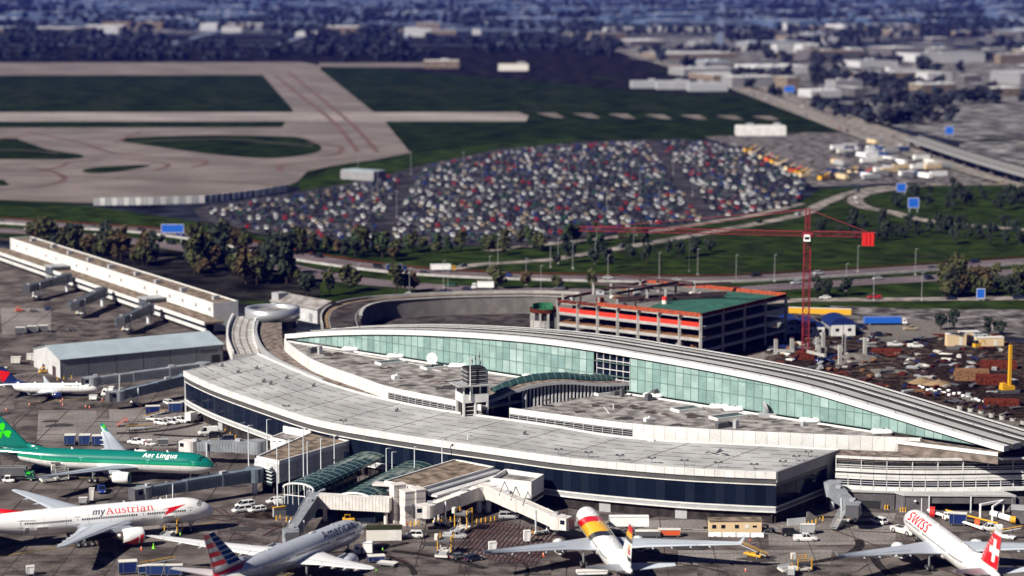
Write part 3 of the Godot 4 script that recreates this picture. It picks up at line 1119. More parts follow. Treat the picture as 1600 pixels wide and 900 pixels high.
func build_concourse():
	var t = thing("concourse_building", "long curved concourse with dark glass front and broad pale flat roof", "airport terminal")
	var front = curve(GP([288, 579.5, 302, 587.5, 338, 603.5, 400, 625.5, 483, 653, 550, 667, 650, 683, 750, 697, 800, 704, 900, 717, 1050, 730, 1150, 735.5, 1213, 738], 13.0), 8)
	front = paced(front, 2.5)
	var back = curve(GP([1310, 703, 1200, 697, 987, 685, 850, 664, 750, 650, 687, 641, 600, 624, 517, 601, 450, 574, 403, 553], 13.0), 6)
	# roof deck
	var outline = front + back
	var s = mb()
	prism(s, outline, 12.5, 12.95)
	part("roof_deck", s, M.roof_grey, t)
	# seams that run along and across the roof
	s = mb()
	for f in [0.12, 0.26, 0.4, 0.55, 0.7, 0.85]:
		for i in front.size() - 1:
			var u = float(i) / (front.size() - 1)
			var u1 = float(i + 1) / (front.size() - 1)
			var bl = path_len(back)
			var p0 = front[i].lerp(at_len(back, bl * (1 - u)), f)
			var p1 = front[i + 1].lerp(at_len(back, bl * (1 - u1)), f)
			if (i * 7 + int(f * 100)) % 11 > 7:
				continue
			bar(s, Vector3(p0.x, 12.96, p0.z), Vector3(p1.x, 12.96, p1.z), 0.16 + 0.16 * fmod(i * 0.37 + f * 3.1, 1.0), 0.05)
	stuff(part("roof_seam", s, M.roof_seam, t))
	s = mb()
	var fl = path_len(front)
	for i in range(1, 12):
		var p0 = at_len(front, fl * i / 12.0)
		var p1 = at_len(back, path_len(back) * (1.0 - i / 12.0))
		bar(s, Vector3(p0.x, 12.965, p0.z).lerp(Vector3(p1.x, 12.965, p1.z), 0.04), Vector3(p1.x, 12.965, p1.z), 0.22, 0.05)
	stuff(part("roof_seam", s, M.roof_seam_pale, t))
	# curved edge: panels, recess, sill bands, base wall
	var edge = front.duplicate()
	edge.append(G(1310, 703, 13.0))
	for k in range(0, front.size() - 1):
		var a = front[k]
		var b = front[k + 1]
		var e = (b - a) * 0.012
		s = mb()
		slab(s, a + e, b - e, 11.35, 13.12, -0.3, 0.35)
		part("fascia_panel", s, M.panel_white if k % 3 else M.panel_white2, t)
	var inner = front
	s = mb()
	sweep(s, lift(inner, 0.0), rect_sec(-0.6, -0.02, 9.95, 11.35))
	part("recess_band", s, M.recess, t)
	s = mb()
	sweep(s, lift(inner, 0.0), rect_sec(-0.5, 0.12, 9.72, 9.96))
	part("window_head", s, M.panel_white, t)
	for k in range(0, front.size() - 1):
		s = mb()
		var e = (front[k + 1] - front[k]) * 0.02
		slab(s, front[k] + e, front[k + 1] - e, 4.4, 9.72, -0.35, -0.2)
		part("pane", s, [M.glass_dark, M.glass_dark2, M.glass_dark3][rng.randi() % 3], t)
	s = mb()
	for k in range(0, front.size()):
		var d = Vector3(0, 0, 0)
		box(s, Vector3(front[k].x, 7.06, front[k].z) - sides(front)[k] * 0.2, Vector3(0.09, 5.3, 0.2))
	for y in [5.9, 7.4, 8.6]:
		sweep(s, lift(inner, y), rect_sec(-0.32, -0.16, -0.04, 0.04))
	stuff(part("mullion", s, M.glass_dark3, t))
	s = mb()
	sweep(s, lift(inner, 0.0), rect_sec(-0.5, 0.15, 4.05, 4.4))
	sweep(s, lift(inner, 0.0), rect_sec(-0.5, 0.15, 2.85, 3.15))
	part("sill_band", s, M.panel_white, t)
	s = mb()
	sweep(s, lift(inner, 0.0), rect_sec(-0.5, 0.02, 3.15, 4.05))
	part("spandrel", s, M.panel_grey, t)
	s = mb()
	sweep(s, lift(inner, 0.0), rect_sec(-1.4, -0.9, 0.0, 2.85))
	part("base_wall", s, M.wall_dark, t)
	# service doors in the base wall
	for d in [[1058, 806], [930, 794], [340, 655]]:
		var g = G(d[0], d[1], 1.4)
		var best = 0
		for i in front.size():
			if absf(front[i].x - g.x) < absf(front[best].x - g.x):
				best = i
		best = clampi(best, 0, front.size() - 2)
		s = mb()
		slab(s, front[best], front[best].lerp(front[best + 1], 1.2), 0.0, 2.4, -0.92, -0.8)
		part("service_door", s, M.panel_grey, t)
	# end wall
	var ea = G(1213, 738, 13.0)
	var eb = G(1310, 703, 13.0)
	s = mb()
	slab(s, ea, eb, 10.4, 13.1, -0.5, 0.3)
	slab(s, ea.lerp(eb, 0.82), eb, 0, 10.4, -0.5, 0.0)
	part("end_wall", s, M.panel_dim, t)
	for q in 5:
		s = mb()
		slab(s, ea.lerp(eb, q * 0.164 + 0.003), ea.lerp(eb, (q + 1) * 0.164 - 0.003), 4.4, 9.3, -0.35, -0.2)
		part("pane", s, M.glass_dark, t)
	s = mb()
	slab(s, ea, ea.lerp(eb, 0.82), 9.3, 10.4, -0.5, -0.1)
	slab(s, ea, ea.lerp(eb, 0.82), 3.15, 4.05, -0.5, 0.02)
	part("end_spandrel", s, M.recess, t)
	s = mb()
	slab(s, ea, ea.lerp(eb, 0.82), 4.05, 4.4, -0.5, 0.16)
	slab(s, ea, ea.lerp(eb, 0.82), 2.85, 3.15, -0.5, 0.16)
	part("end_sill", s, M.panel_grey, t)
	s = mb()
	slab(s, ea, ea.lerp(eb, 0.82), 0, 2.85, -1.4, -0.9)
	part("end_base", s, M.wall_dark, t)
	# far end and back walls
	s = mb()
	slab(s, G(403, 553, 13.0), G(288, 579.5, 13.0), 0, 13.05, -0.5, 0.1)
	for i in back.size() - 1:
		slab(s, back[i], back[i + 1], 0, 12.5, -0.6, -0.1)
	part("back_wall", s, M.panel_grey, t)
	s = mb()
	sweep(s, lift(back, 12.95), rect_sec(-0.35, 0.3, -0.2, 0.42))
	part("roof_kerb", s, M.panel_white, t)
	for p in [[873, 712], [920, 716.5], [969, 721], [1019, 725.5], [1070, 729.5], [1123, 732.5], [1179, 735.5], [447, 643], [536, 666]]:
		var g = G(p[0], p[1], 13.0)
		flood_lamp(t, g + Vector3(0, 0, -1.2), 0.0)
	for p in [[1228, 729], [1249, 721], [1268, 714]]:
		flood_lamp(t, G(p[0], p[1], 13.0) + Vector3(-0.8, 0, 0), 1.1)
	# small roof things
	for p in [[412, 597], [423, 601], [448, 592], [490, 604], [620, 643], [820, 679], [401, 577], [347, 573], [372, 583]]:
		var g = G(p[0], p[1], 12.95)
		s = mb()
		box(s, g + Vector3(0, 0.35, 0), Vector3(0.9, 0.7, 0.9))
		tube(s, g + Vector3(0.2, 0.7, 0), g + Vector3(0.2, 1.1, 0), 0.2, 0.2, 8)
		part("roof_vent", s, M.darkgrey, t)
	s = mb()
	box(s, G(1017, 689, 12.95) + Vector3(0, 0.25, 0), Vector3(1.6, 0.5, 1.0))
	part("roof_vent", s, M.white, t)
	# dark tarpaulin heap near the end
	s = mb()
	var g0 = G(1115, 707, 12.96)
	for q in [[-2.2, 0.5, 0.5], [-0.6, 0.8, 2.0], [0.8, 0.6, -1.5], [2.0, 1.0, 3.0]]:
		bar(s, g0 + Vector3(q[0], 0.05, q[1]), g0 + Vector3(q[0] + 1.2, 0.5, q[2] * 1.5), 0.6, 0.12)
	part("roof_hatch_cover", s, M.darkgrey, t)

func hall_height(s):
	var tab = [[-1, 17.0], [13, 19.4], [41, 22.9], [68, 25.2], [94, 26.7], [115, 27.2], [137, 26.9], [171, 25.9], [195, 24.5], [215, 22.0], [234, 19.3], [256, 16.3]]
	for i in tab.size() - 1:
		if s <= tab[i + 1][0]:
			var u = (s - tab[i][0]) / (tab[i + 1][0] - tab[i][0])
			var m0 = (tab[i + 1][1] - tab[max(i - 1, 0)][1]) / (tab[i + 1][0] - tab[max(i - 1, 0)][0])
			var j = min(i + 2, tab.size() - 1)
			var m1 = (tab[j][1] - tab[i][1]) / (tab[j][0] - tab[i][0])
			var w = tab[i + 1][0] - tab[i][0]
			return (2 * u * u * u - 3 * u * u + 1) * tab[i][1] + (u * u * u - 2 * u * u + u) * w * m0 + (-2 * u * u * u + 3 * u * u) * tab[i + 1][1] + (u * u * u - u * u) * w * m1
	return tab[-1][1]

func roof_hood(p, parent, w = 5.0):
	# white rounded smoke hood
	var s = mb(true)
	var rings = []
	for q in [[0.0, 0.86], [0.5, 0.9], [0.62, 1.0], [0.95, 1.0], [1.35, 0.8], [1.5, 0.3]]:
		var r = []
		for c in [[-1, -1], [-0.6, -1.12], [0.6, -1.12], [1, -1], [1.08, 0], [1, 1], [0.6, 1.12], [-0.6, 1.12], [-1, 1], [-1.08, 0]]:
			r.append(p + Vector3(c[0] * w * 0.5 * q[1], q[0], c[1] * w * 0.34 * q[1]))
		rings.append(r)
	loft(s, rings)
	part("smoke_hood", s, M.white, parent)

func skylight(p, parent, a, w = 8.0, d = 4.5, n = 3):
	var b = Basis(Vector3.UP, a)
	var s = mb()
	for q in [[0, -d / 2, w, 0.3], [0, d / 2, w, 0.3], [-w / 2, 0, 0.3, d], [w / 2, 0, 0.3, d]]:
		box(s, p + b * Vector3(q[0], 0.4, q[1]), Vector3(q[2], 0.8, q[3]), b)
	var f = part("skylight", s, M.panel_white, parent)
	for i in n:
		s = mb()
		box(s, p + b * Vector3(-w / 2 + w * (i + 0.5) / n, 0.55, 0), Vector3(w / n - 0.16, 0.12, d - 0.35), b)
		part("pane", s, M.glass_dark3, f)

func build_hall():
	var t = thing("terminal_hall", "lens shaped departure hall with tall green glass wall and ribbed vault roof", "airport terminal")
	var p0 = G(455, 530, 16.0)
	var p1 = G(1560, 700, 16.0)
	var dir = (p1 - p0).normalized()
	var away = Vector3(dir.z, 0, -dir.x)
	var L = p0.distance_to(p1)
	# glass wall: panes in three rows under the arch, a dark bay in it
	var bay0 = 125.5
	var bay1 = 137.5
	var step = L / 96.0
	var rows = [16.0, 19.7, 23.4, 30.0]
	for i in 96:
		var s0 = i * step
		var s1 = s0 + step
		if s0 > bay0 - 1.0 and s1 < bay1 + 1.0:
			continue
		var tone = rng.randi() % 7 if rng.randf() < 0.8 else 7 + rng.randi() % 2
		for r in 3:
			var h0 = hall_height(s0)
			var h1 = hall_height(s1)
			var a0 = min(rows[r + 1] - 0.06, h0)
			var a1 = min(rows[r + 1] - 0.06, h1)
			if a0 < rows[r] + 0.15 and a1 < rows[r] + 0.15:
				continue
			var s = mb()
			slab(s, p0 + dir * (s0 + 0.06), p0 + dir * (s1 - 0.06), rows[r] + 0.06, 0, -0.1, 0.08, max(a0, rows[r] + 0.1), max(a1, rows[r] + 0.1))
			var kind = [M.glass_green, M.glass_green, M.glass_green2, M.glass_green3, M.glass_green, M.glass_green3, M.glass_green2, M.glass_green4, M.glass_green5][(tone + (rng.randi() % 9) / 6) % 9]
			part("pane", s, kind, t)
	var s = mb()
	for i in 97:
		var h = hall_height(i * step)
		if i * step > bay0 - 0.5 and i * step < bay1 - 0.5:
			continue
		slab(s, p0 + dir * (i * step - 0.07), p0 + dir * (i * step + 0.07), 16.0, h, -0.3, 0.17)
	for y in [16.0, 19.7, 23.4]:
		for i in 96:
			if min(hall_height(i * step), hall_height((i + 1) * step)) > y:
				slab(s, p0 + dir * i * step, p0 + dir * (i + 1) * step, y - 0.09, y + 0.09, -0.3, 0.15)
	stuff(part("mullion", s, M.mullion_dark, t))
	# dark bay of the link corridor
	for i in 5:
		for r in 4:
			s = mb()
			var w = (bay1 - bay0) / 5.0
			slab(s, p0 + dir * (bay0 + i * w + 0.1), p0 + dir * (bay0 + (i + 1) * w - 0.1), 16.1 + r * 2.65, 16.1 + (r + 1) * 2.65 - 0.15, -0.9, -0.8)
			part("dark_pane", s, M.glass_dark2 if i > 0 else M.glass_dark3, t)
	s = mb()
	for i in 6:
		var w = (bay1 - bay0) / 5.0
		slab(s, p0 + dir * (bay0 + i * w - 0.07), p0 + dir * (bay0 + i * w + 0.07), 16.0, 26.8, -0.8, -0.3)
	for r in 5:
		slab(s, p0 + dir * bay0, p0 + dir * bay1, 16.0 + r * 2.65 - 0.07, 16.0 + r * 2.65 + 0.07, -0.8, -0.3)
	part("bay_frame", s, M.mullion, t)
	# vault roof: long ribs that step down to the back, dark slots between
	var W = 21.5
	var n = 64
	var strips = [[-0.9, 1.8, 0.5, "panel_white", "roof_edge"], [1.8, 4.0, -0.6, "slot", "roof_slot"], [4.0, 8.0, 0.6, "roof_grey", "roof_rib"], [8.0, 10.6, -0.6, "slot", "roof_slot"], [10.6, 11.3, 0.85, "panel_white", "roof_rib"], [11.3, 13.6, 0.6, "roof_grey", "roof_rib"], [13.6, 16.0, -0.6, "slot", "roof_slot"], [16.0, 18.6, 0.7, "roof_grey", "roof_rib"], [18.6, 20.2, -0.6, "slot", "roof_slot"], [20.2, 21.5, 0.8, "panel_white", "roof_edge"]]
	for q in strips:
		s = mb(false)
		var rings = []
		var face = []
		for i in n + 1:
			var u = -2.0 + (L + 4.0) * i / n
			var h = hall_height(clampf(u, -1, 256))
			var b = p0 + dir * u
			var y0 = h - 0.05 * q[0]
			var y1 = h - 0.05 * q[1]
			rings.append([Vector3(b.x, y0 - 0.9, b.z) + away * q[0], Vector3(b.x, y0 + q[2], b.z) + away * q[0], Vector3(b.x, y1 + q[2], b.z) + away * q[1], Vector3(b.x, y1 - 0.9, b.z) + away * q[1]])
			face.append([Vector3(b.x, y0 - 0.8, b.z) + away * (q[0] - 0.06), Vector3(b.x, y0 + q[2] - 0.1, b.z) + away * (q[0] - 0.06), Vector3(b.x, y0 + q[2] - 0.1, b.z) + away * (q[0] + 0.1), Vector3(b.x, y0 - 0.8, b.z) + away * (q[0] + 0.1)])
		loft(s, rings)
		var strip = part(q[4], s, M[q[3]], t)
		if q[0] in [4.0, 10.6, 16.0, 20.2]:
			s = mb()
			loft(s, face)
			part("slot_louvre", s, M.slot, strip)
	# bars across the slots
	s = mb()
	for i in range(0, 90):
		var u = L * (i + 0.5) / 90.0
		var b = p0 + dir * u
		var h = hall_height(u)
		for q in [[1.8, 3.9], [8.0, 10.5], [13.6, 15.9], [18.6, 20.1]]:
			bar(s, Vector3(b.x, h - 0.05 * q[0] - 0.2, b.z) + away * q[0], Vector3(b.x, h - 0.05 * q[1] - 0.2, b.z) + away * q[1], 0.12)
	stuff(part("slot_bar", s, M.mullion, t))
	# cross joints on the roof ribs and lightning studs
	s = mb()
	for i in 30:
		var u = L * (i + 0.5) / 30.0
		var b = p0 + dir * u
		var h = hall_height(u)
		for q in [-0.5, 21.0, 9.8]:
			bar(s, Vector3(b.x, h + 0.6 - 0.05 * q, b.z) + away * q, Vector3(b.x, h + 1.2 - 0.05 * q, b.z) + away * q, 0.14)
	stuff(part("roof_stud", s, M.darkgrey, t))
	# back wall
	s = mb()
	for i in 40:
		var u0 = L * i / 40.0
		var u1 = L * (i + 1) / 40.0
		slab(s, p0 + dir * u0 + away * 21, p0 + dir * u1 + away * 21, 0, 0, -0.3, 0.0, hall_height(u0) - 1.5, hall_height(u1) - 1.5)
	part("back_wall", s, M.panel_dim, t)
	# terrace roofs in front of the glass
	var lf = curve(GP([444, 529.5, 449, 535.5, 472, 553, 500, 568, 560, 589, 607, 605, 693, 622.5, 752, 633.5], 16.0), 6)
	var rf = curve(GP([796, 638, 880, 649.5, 987, 662.5, 1100, 671, 1250, 678, 1360, 682.5, 1440, 685.5], 16.0), 6)
	for e in [[lf, p0, p0 + dir * 122.0], [rf, p0 + dir * 133.0, p0 + dir * 221.0]]:
		var path = paced(e[0], 3.0)
		s = mb()
		var line = path.duplicate()
		line.append(e[2] - away * 0.4)
		line.append(e[1] - away * 0.4)
		prism(s, line, 14.6, 15.3)
		part("terrace_roof", s, M.roof_hall, t)
		for i in path.size() - 1:
			var a = path[i]
			var b = path[i + 1]
			var gap = (b - a) * 0.012
			var mid = (a + b) * 0.5
			var louvred = (e[0] == lf and mid.x > G(605, 605, 16.0).x) or (e[0] == rf and mid.x < G(990, 662, 16.0).x)
			s = mb()
			slab(s, a + gap, b - gap, 14.55 if louvred else 12.4, 16.15, -0.4, 0.1)
			part("parapet_panel", s, M.panel_white if i % 4 else M.panel_white2, t)
			if louvred:
				s = mb()
				slab(s, a, b, 12.4, 14.55, -1.2, -1.0)
				part("louvre_backing", s, M.slot, t)
				s = mb()
				for y in [12.55, 13.1, 13.65, 14.2]:
					slab(s, a, b, y, y + 0.11, -0.4, -0.1)
				part("louvre_slat", s, M.panel_grey, t)
				s = mb()
				slab(s, a - gap * 3, a + gap * 3, 12.4, 14.55, -0.5, -0.05)
				part("louvre_post", s, M.panel_grey, t)
	s = mb()
	var q0 = p0 + dir * 221.0 - away * 7.0
	var q1 = p0 + dir * 256.0 - away * 2.5
	prism(s, [q0, q1, p0 + dir * 256.0 - away * 0.3, p0 + dir * 221.0 - away * 0.3], 14.6, 15.3)
	slab(s, q0, q1, 12.4, 14.6, -0.4, -0.1)
	part("end_roof", s, M.roof_walk, t)
	s = mb()
	slab(s, q0, q1, 14.5, 15.4, -0.2, 0.15)
	part("end_roof_kerb", s, M.panel_white, t)
	s = mb()
	slab(s, rf[-1], p0 + dir * 221.0 + away * 0.2, 12.4, 16.1, -0.3, 0.1)
	part("terrace_end_wall", s, M.wall_dark, t)
	# gutter kerb along the foot of the glass and the maintenance rails
	s = mb()
	slab(s, p0, p0 + dir * 124, 15.2, 15.75, 1.2, 1.7)
	slab(s, p0 + dir * 138, p0 + dir * 219, 15.2, 15.75, 1.2, 1.7)
	part("roof_kerb", s, M.panel_white, t)
	s = mb()
	for q in [[480, 541, 700, 577, 0.18], [985, 616.5, 1440, 681, 0.16], [560, 553, 640, 567, 0.14]]:
		bar(s, G(q[0], q[1], 15.35), G(q[2], q[3], 15.35), q[4], 0.12)
	part("roof_rail", s, M.panel_white, t)
	for p in [[548, 549], [618, 560], [716, 575], [830, 592], [1020, 622], [1124, 639.5], [1146, 643], [1265, 661], [1378, 679]]:
		roof_hood(G(p[0], p[1], 15.3), t, 5.2)
	for p in [[610, 568, 8.5], [678, 575.5, 7.0], [1073, 641, 8.0], [1138, 653, 10.0], [940, 616, 5.0]]:
		skylight(G(p[0], p[1], 15.3), t, 0.55, p[2], 4.0)
	for p in [[492, 551, 3.6, 1.6, 1.2, "darkgrey"], [500, 553, 1.2, 2.4, 1.2, "grey"], [590, 549, 3.4, 1.0, 2.0, "roof_walk"], [672, 561, 5.0, 0.9, 2.0, "roof_walk"], [964, 617, 3.0, 1.0, 1.6, "darkgrey"], [972, 620, 1.0, 2.2, 1.0, "darkgrey"], [1013, 626, 1.6, 1.8, 1.6, "darkgrey"], [1024, 622, 2.2, 2.2, 1.8, "darkgrey"], [1131, 668, 5.0, 1.3, 1.4, "darkgrey"], [1150, 669, 1.2, 2.0, 1.2, "grey"], [1012, 658, 2.0, 0.8, 1.2, "white"], [618, 592, 1.8, 1.0, 1.6, "white"], [1390, 678, 1.4, 1.2, 1.2, "darkgrey"], [1255, 665.5, 1.0, 0.8, 1.0, "grey"]]:
		var s2 = mb()
		var g = G(p[0], p[1], 15.3)
		box(s2, g + Vector3(0, p[3] * 0.5, 0), Vector3(p[2], p[3], p[4]), Basis(Vector3.UP, 0.6))
		box(s2, g + Vector3(0, p[3] + 0.1, 0), Vector3(p[2] * 0.7, 0.2, p[4] * 0.7), Basis(Vector3.UP, 0.6))
		tube(s2, g + Vector3(p[2] * 0.2, p[3], 0), g + Vector3(p[2] * 0.2, p[3] + 0.5, 0), 0.25, 0.3, 8)
		part("roof_unit", s2, M[p[5]], t)
	# ponding stains on the terrace roofs: irregular patches
	for p in [[520, 560, 5, 1.6], [560, 568, 6, 2.2], [640, 602, 6, 2], [700, 606, 10, 3.6], [668, 588, 7, 2.4], [590, 556, 7, 1.5], [716, 596, 6, 2.5], [858, 634, 5, 2.0], [905, 643, 4, 2.2], [975, 654, 6, 2.6], [1000, 638, 6, 2.2], [895, 623, 4, 1.2], [940, 630, 4, 1.2], [1060, 664, 6, 1.8], [1090, 650, 6, 1.8], [1200, 655, 6, 1.3], [1300, 671, 5, 1.2]]:
		var g = G(p[0], p[1], 15.3)
		var o = []
		for i in 14:
			var rr = rng.randf_range(0.55, 1.1)
			o.append(g + Vector3(cos(TAU * i / 14) * p[2] * 0.5 * rr, 0, sin(TAU * i / 14) * p[3] * rr))
		s = mb()
		sheet(s, curve(o, 3, true), 15.306 + rng.randf() * 0.01)
		part("water_stain", s, M.puddle_stain, t)
	for i in 40:
		var f = rng.randf()
		var g = (G(lerpf(480, 720, f), lerpf(552, 612, f) - rng.randf_range(0, 14), 15.3) if i % 2 else G(lerpf(850, 1400, f), lerpf(636, 680, f) - rng.randf_range(2, 16) * (1.0 - f * 0.6), 15.3))
		var o = []
		var ll = rng.randf_range(0.6, 2.4)
		for k in 9:
			var rr = rng.randf_range(0.5, 1.2)
			o.append(g + Vector3(cos(TAU * k / 9) * ll * rr, 0, sin(TAU * k / 9) * ll * rr * 1.3))
		s = mb()
		sheet(s, curve(o, 2, true), 15.322 + i * 0.0005)
		stuff(part("dirt_mark", s, M.roof_seam if i % 3 else M.roof_walk, t))
	# small white streaks and pipe on the roof
	s = mb()
	for q in [[944, 636, 952, 646], [958, 631, 958.5, 640], [690, 602, 704, 601], [662, 575, 690, 580]]:
		bar(s, G(q[0], q[1], 15.36), G(q[2], q[3], 15.36), 0.3, 0.1)
	part("roof_pipe", s, M.panel_white, t)

func build_dish():
	# dish stands on the terrace roof
	var g = G(676, 574, 15.3)
	var t = thing("satellite_dish", "round white satellite dish on the terrace roof before the green glass", "satellite dish", g)
	var s = mb()
	box(s, Vector3(0.8, 0.3, 0), Vector3(4.2, 0.6, 2.6))
	tube(s, Vector3(0, 0.5, 0), Vector3(0, 2.4, 0), 0.3, 0.22, 10)
	part("pedestal", s, M.darkgrey, t)
	s = mb(true)
	var c = Vector3(0, 2.8, 0.3)
	var f = Vector3(-0.35, 0.15, 1.0).normalized()
	var u = f.cross(Vector3.UP).normalized()
	var v = u.cross(f)
	var prof = [[0.0, 0.0], [0.6, 0.05], [1.1, 0.18], [1.6, 0.4], [1.72, 0.48], [1.65, 0.38], [1.1, 0.08], [0.5, -0.08], [0.0, -0.12]]
	for k in prof.size() - 1:
		for i in 24:
			var a0 = TAU * i / 24
			var a1 = TAU * (i + 1) / 24
			var e0 = u * cos(a0) + v * sin(a0)
			var e1 = u * cos(a1) + v * sin(a1)
			quad(s, c + e0 * prof[k][0] + f * prof[k][1], c + e0 * prof[k + 1][0] + f * prof[k + 1][1], c + e1 * prof[k + 1][0] + f * prof[k + 1][1], c + e1 * prof[k][0] + f * prof[k][1])
	part("reflector", s, M.white, t)
	s = mb()
	for a in [0.3, 2.4, 4.5]:
		bar(s, c + (u * cos(a) + v * sin(a)) * 1.6 + f * 0.45, c + f * 1.4, 0.07)
	box(s, c + f * 1.45, Vector3(0.3, 0.3, 0.3))
	part("feed_horn", s, M.grey, t)
	# second dish, seen edge on, further along
	g = G(1193, 650, 15.3)
	t = thing("satellite_dish", "dark satellite dish tilted edge-on beside the far end skylight", "satellite dish", g)
	s = mb()
	box(s, Vector3(1.0, 0.4, 0), Vector3(4.6, 0.8, 2.4))
	bar(s, Vector3(0, 0.5, 0), Vector3(0.4, 2.2, 0), 0.4)
	part("pedestal", s, M.grey, t)
	s = mb(true)
	c = Vector3(0.2, 2.4, 0)
	f = Vector3(1.0, 0.42, -0.2).normalized()
	u = f.cross(Vector3.UP).normalized()
	v = u.cross(f)
	for k in prof.size() - 1:
		for i in 20:
			var a0 = TAU * i / 20
			var a1 = TAU * (i + 1) / 20
			var e0 = u * cos(a0) + v * sin(a0)
			var e1 = u * cos(a1) + v * sin(a1)
			quad(s, c + e0 * prof[k][0] + f * prof[k][1], c + e0 * prof[k + 1][0] + f * prof[k + 1][1], c + e1 * prof[k + 1][0] + f * prof[k + 1][1], c + e1 * prof[k][0] + f * prof[k][1])
	part("reflector", s, M.grey, t)

func build_tower():
	var g = G(738, 649, 12.5)
	var t = thing("ramp_tower", "small ramp control tower with dark louvred top and rooftop masts", "control tower", g, 0.35)
	var s = mb()
	for q in [[-3.5, 3], [-0.2, 3], [3.3, 3], [-3.5, -3], [3.3, -3]]:
		box(s, Vector3(q[0], 3.0, q[1]), Vector3(0.55, 6.0, 0.55))
	for y in [0.9, 2.0, 3.1]:
		box(s, Vector3(0, y, 3.0), Vector3(6.6, 0.14, 0.12))
		box(s, Vector3(3.3, y, 0), Vector3(0.12, 0.14, 5.6))
	part("frame", s, M.panel_white, t)
	s = mb()
	box(s, Vector3(-0.1, 2.0, 0), Vector3(6.0, 4.0, 5.0))
	part("core", s, M.wall_dark, t)
	s = mb()
	box(s, Vector3(-0.1, 5.4, 0), Vector3(7.4, 2.4, 6.6))
	part("lower_wall", s, M.panel_white, t)
	s = mb()
	box(s, Vector3(-0.1, 7.7, 0), Vector3(6.9, 2.2, 6.1))
	var cab = part("cabin", s, M.glass_dark2, t)
	for q in [[-3.5, 3.1], [-1.2, 3.15], [1.2, 3.15], [3.4, 3.1], [3.4, -1.2], [3.4, 0.9], [3.4, -3.1], [-3.5, -3.1]]:
		s = mb()
		box(s, Vector3(q[0], 7.7, q[1]), Vector3(0.38, 2.2, 0.38))
		part("window_post", s, M.panel_white, cab)
	s = mb()
	box(s, Vector3(-0.8, 8.95, 0.3), Vector3(9.2, 0.3, 8.0))
	part("canopy", s, M.panel_grey, t)
	s = mb()
	box(s, Vector3(3.3, 10.2, -1.2), Vector3(2.2, 4.4, 3.6))
	part("stair_shaft", s, M.panel_white, t)
	s = mb()
	box(s, Vector3(0.4, 11.4, 0.2), Vector3(5.2, 4.6, 4.6))
	var top = part("louvre_box", s, M.slot, t)
	for i in 8:
		s = mb()
		box(s, Vector3(0.4, 9.4 + i * 0.55, 0.2), Vector3(5.8, 0.16, 5.2))
		part("louvre", s, M.darkgrey if i % 2 else M.grey, top)
	s = mb()
	tube(s, Vector3(-1.8, 5, 3.6), Vector3(-1.8, 17.0, 3.6), 0.2, 0.12, 8)
	part("tall_mast", s, M.panel_white, t)
	for q in [[0, 0, 2.4], [1.2, -0.6, 3.2], [2.2, 0.8, 1.8], [2.6, -1.4, 3.8]]:
		s = mb()
		tube(s, Vector3(q[0], 13.7, q[1]), Vector3(q[0], 13.7 + q[2], q[1]), 0.09, 0.06, 6)
		box(s, Vector3(q[0], 13.5 + q[2] * 0.7, q[1]), Vector3(0.3, 0.8, 0.2))
		part("aerial", s, M.darkgrey, t)

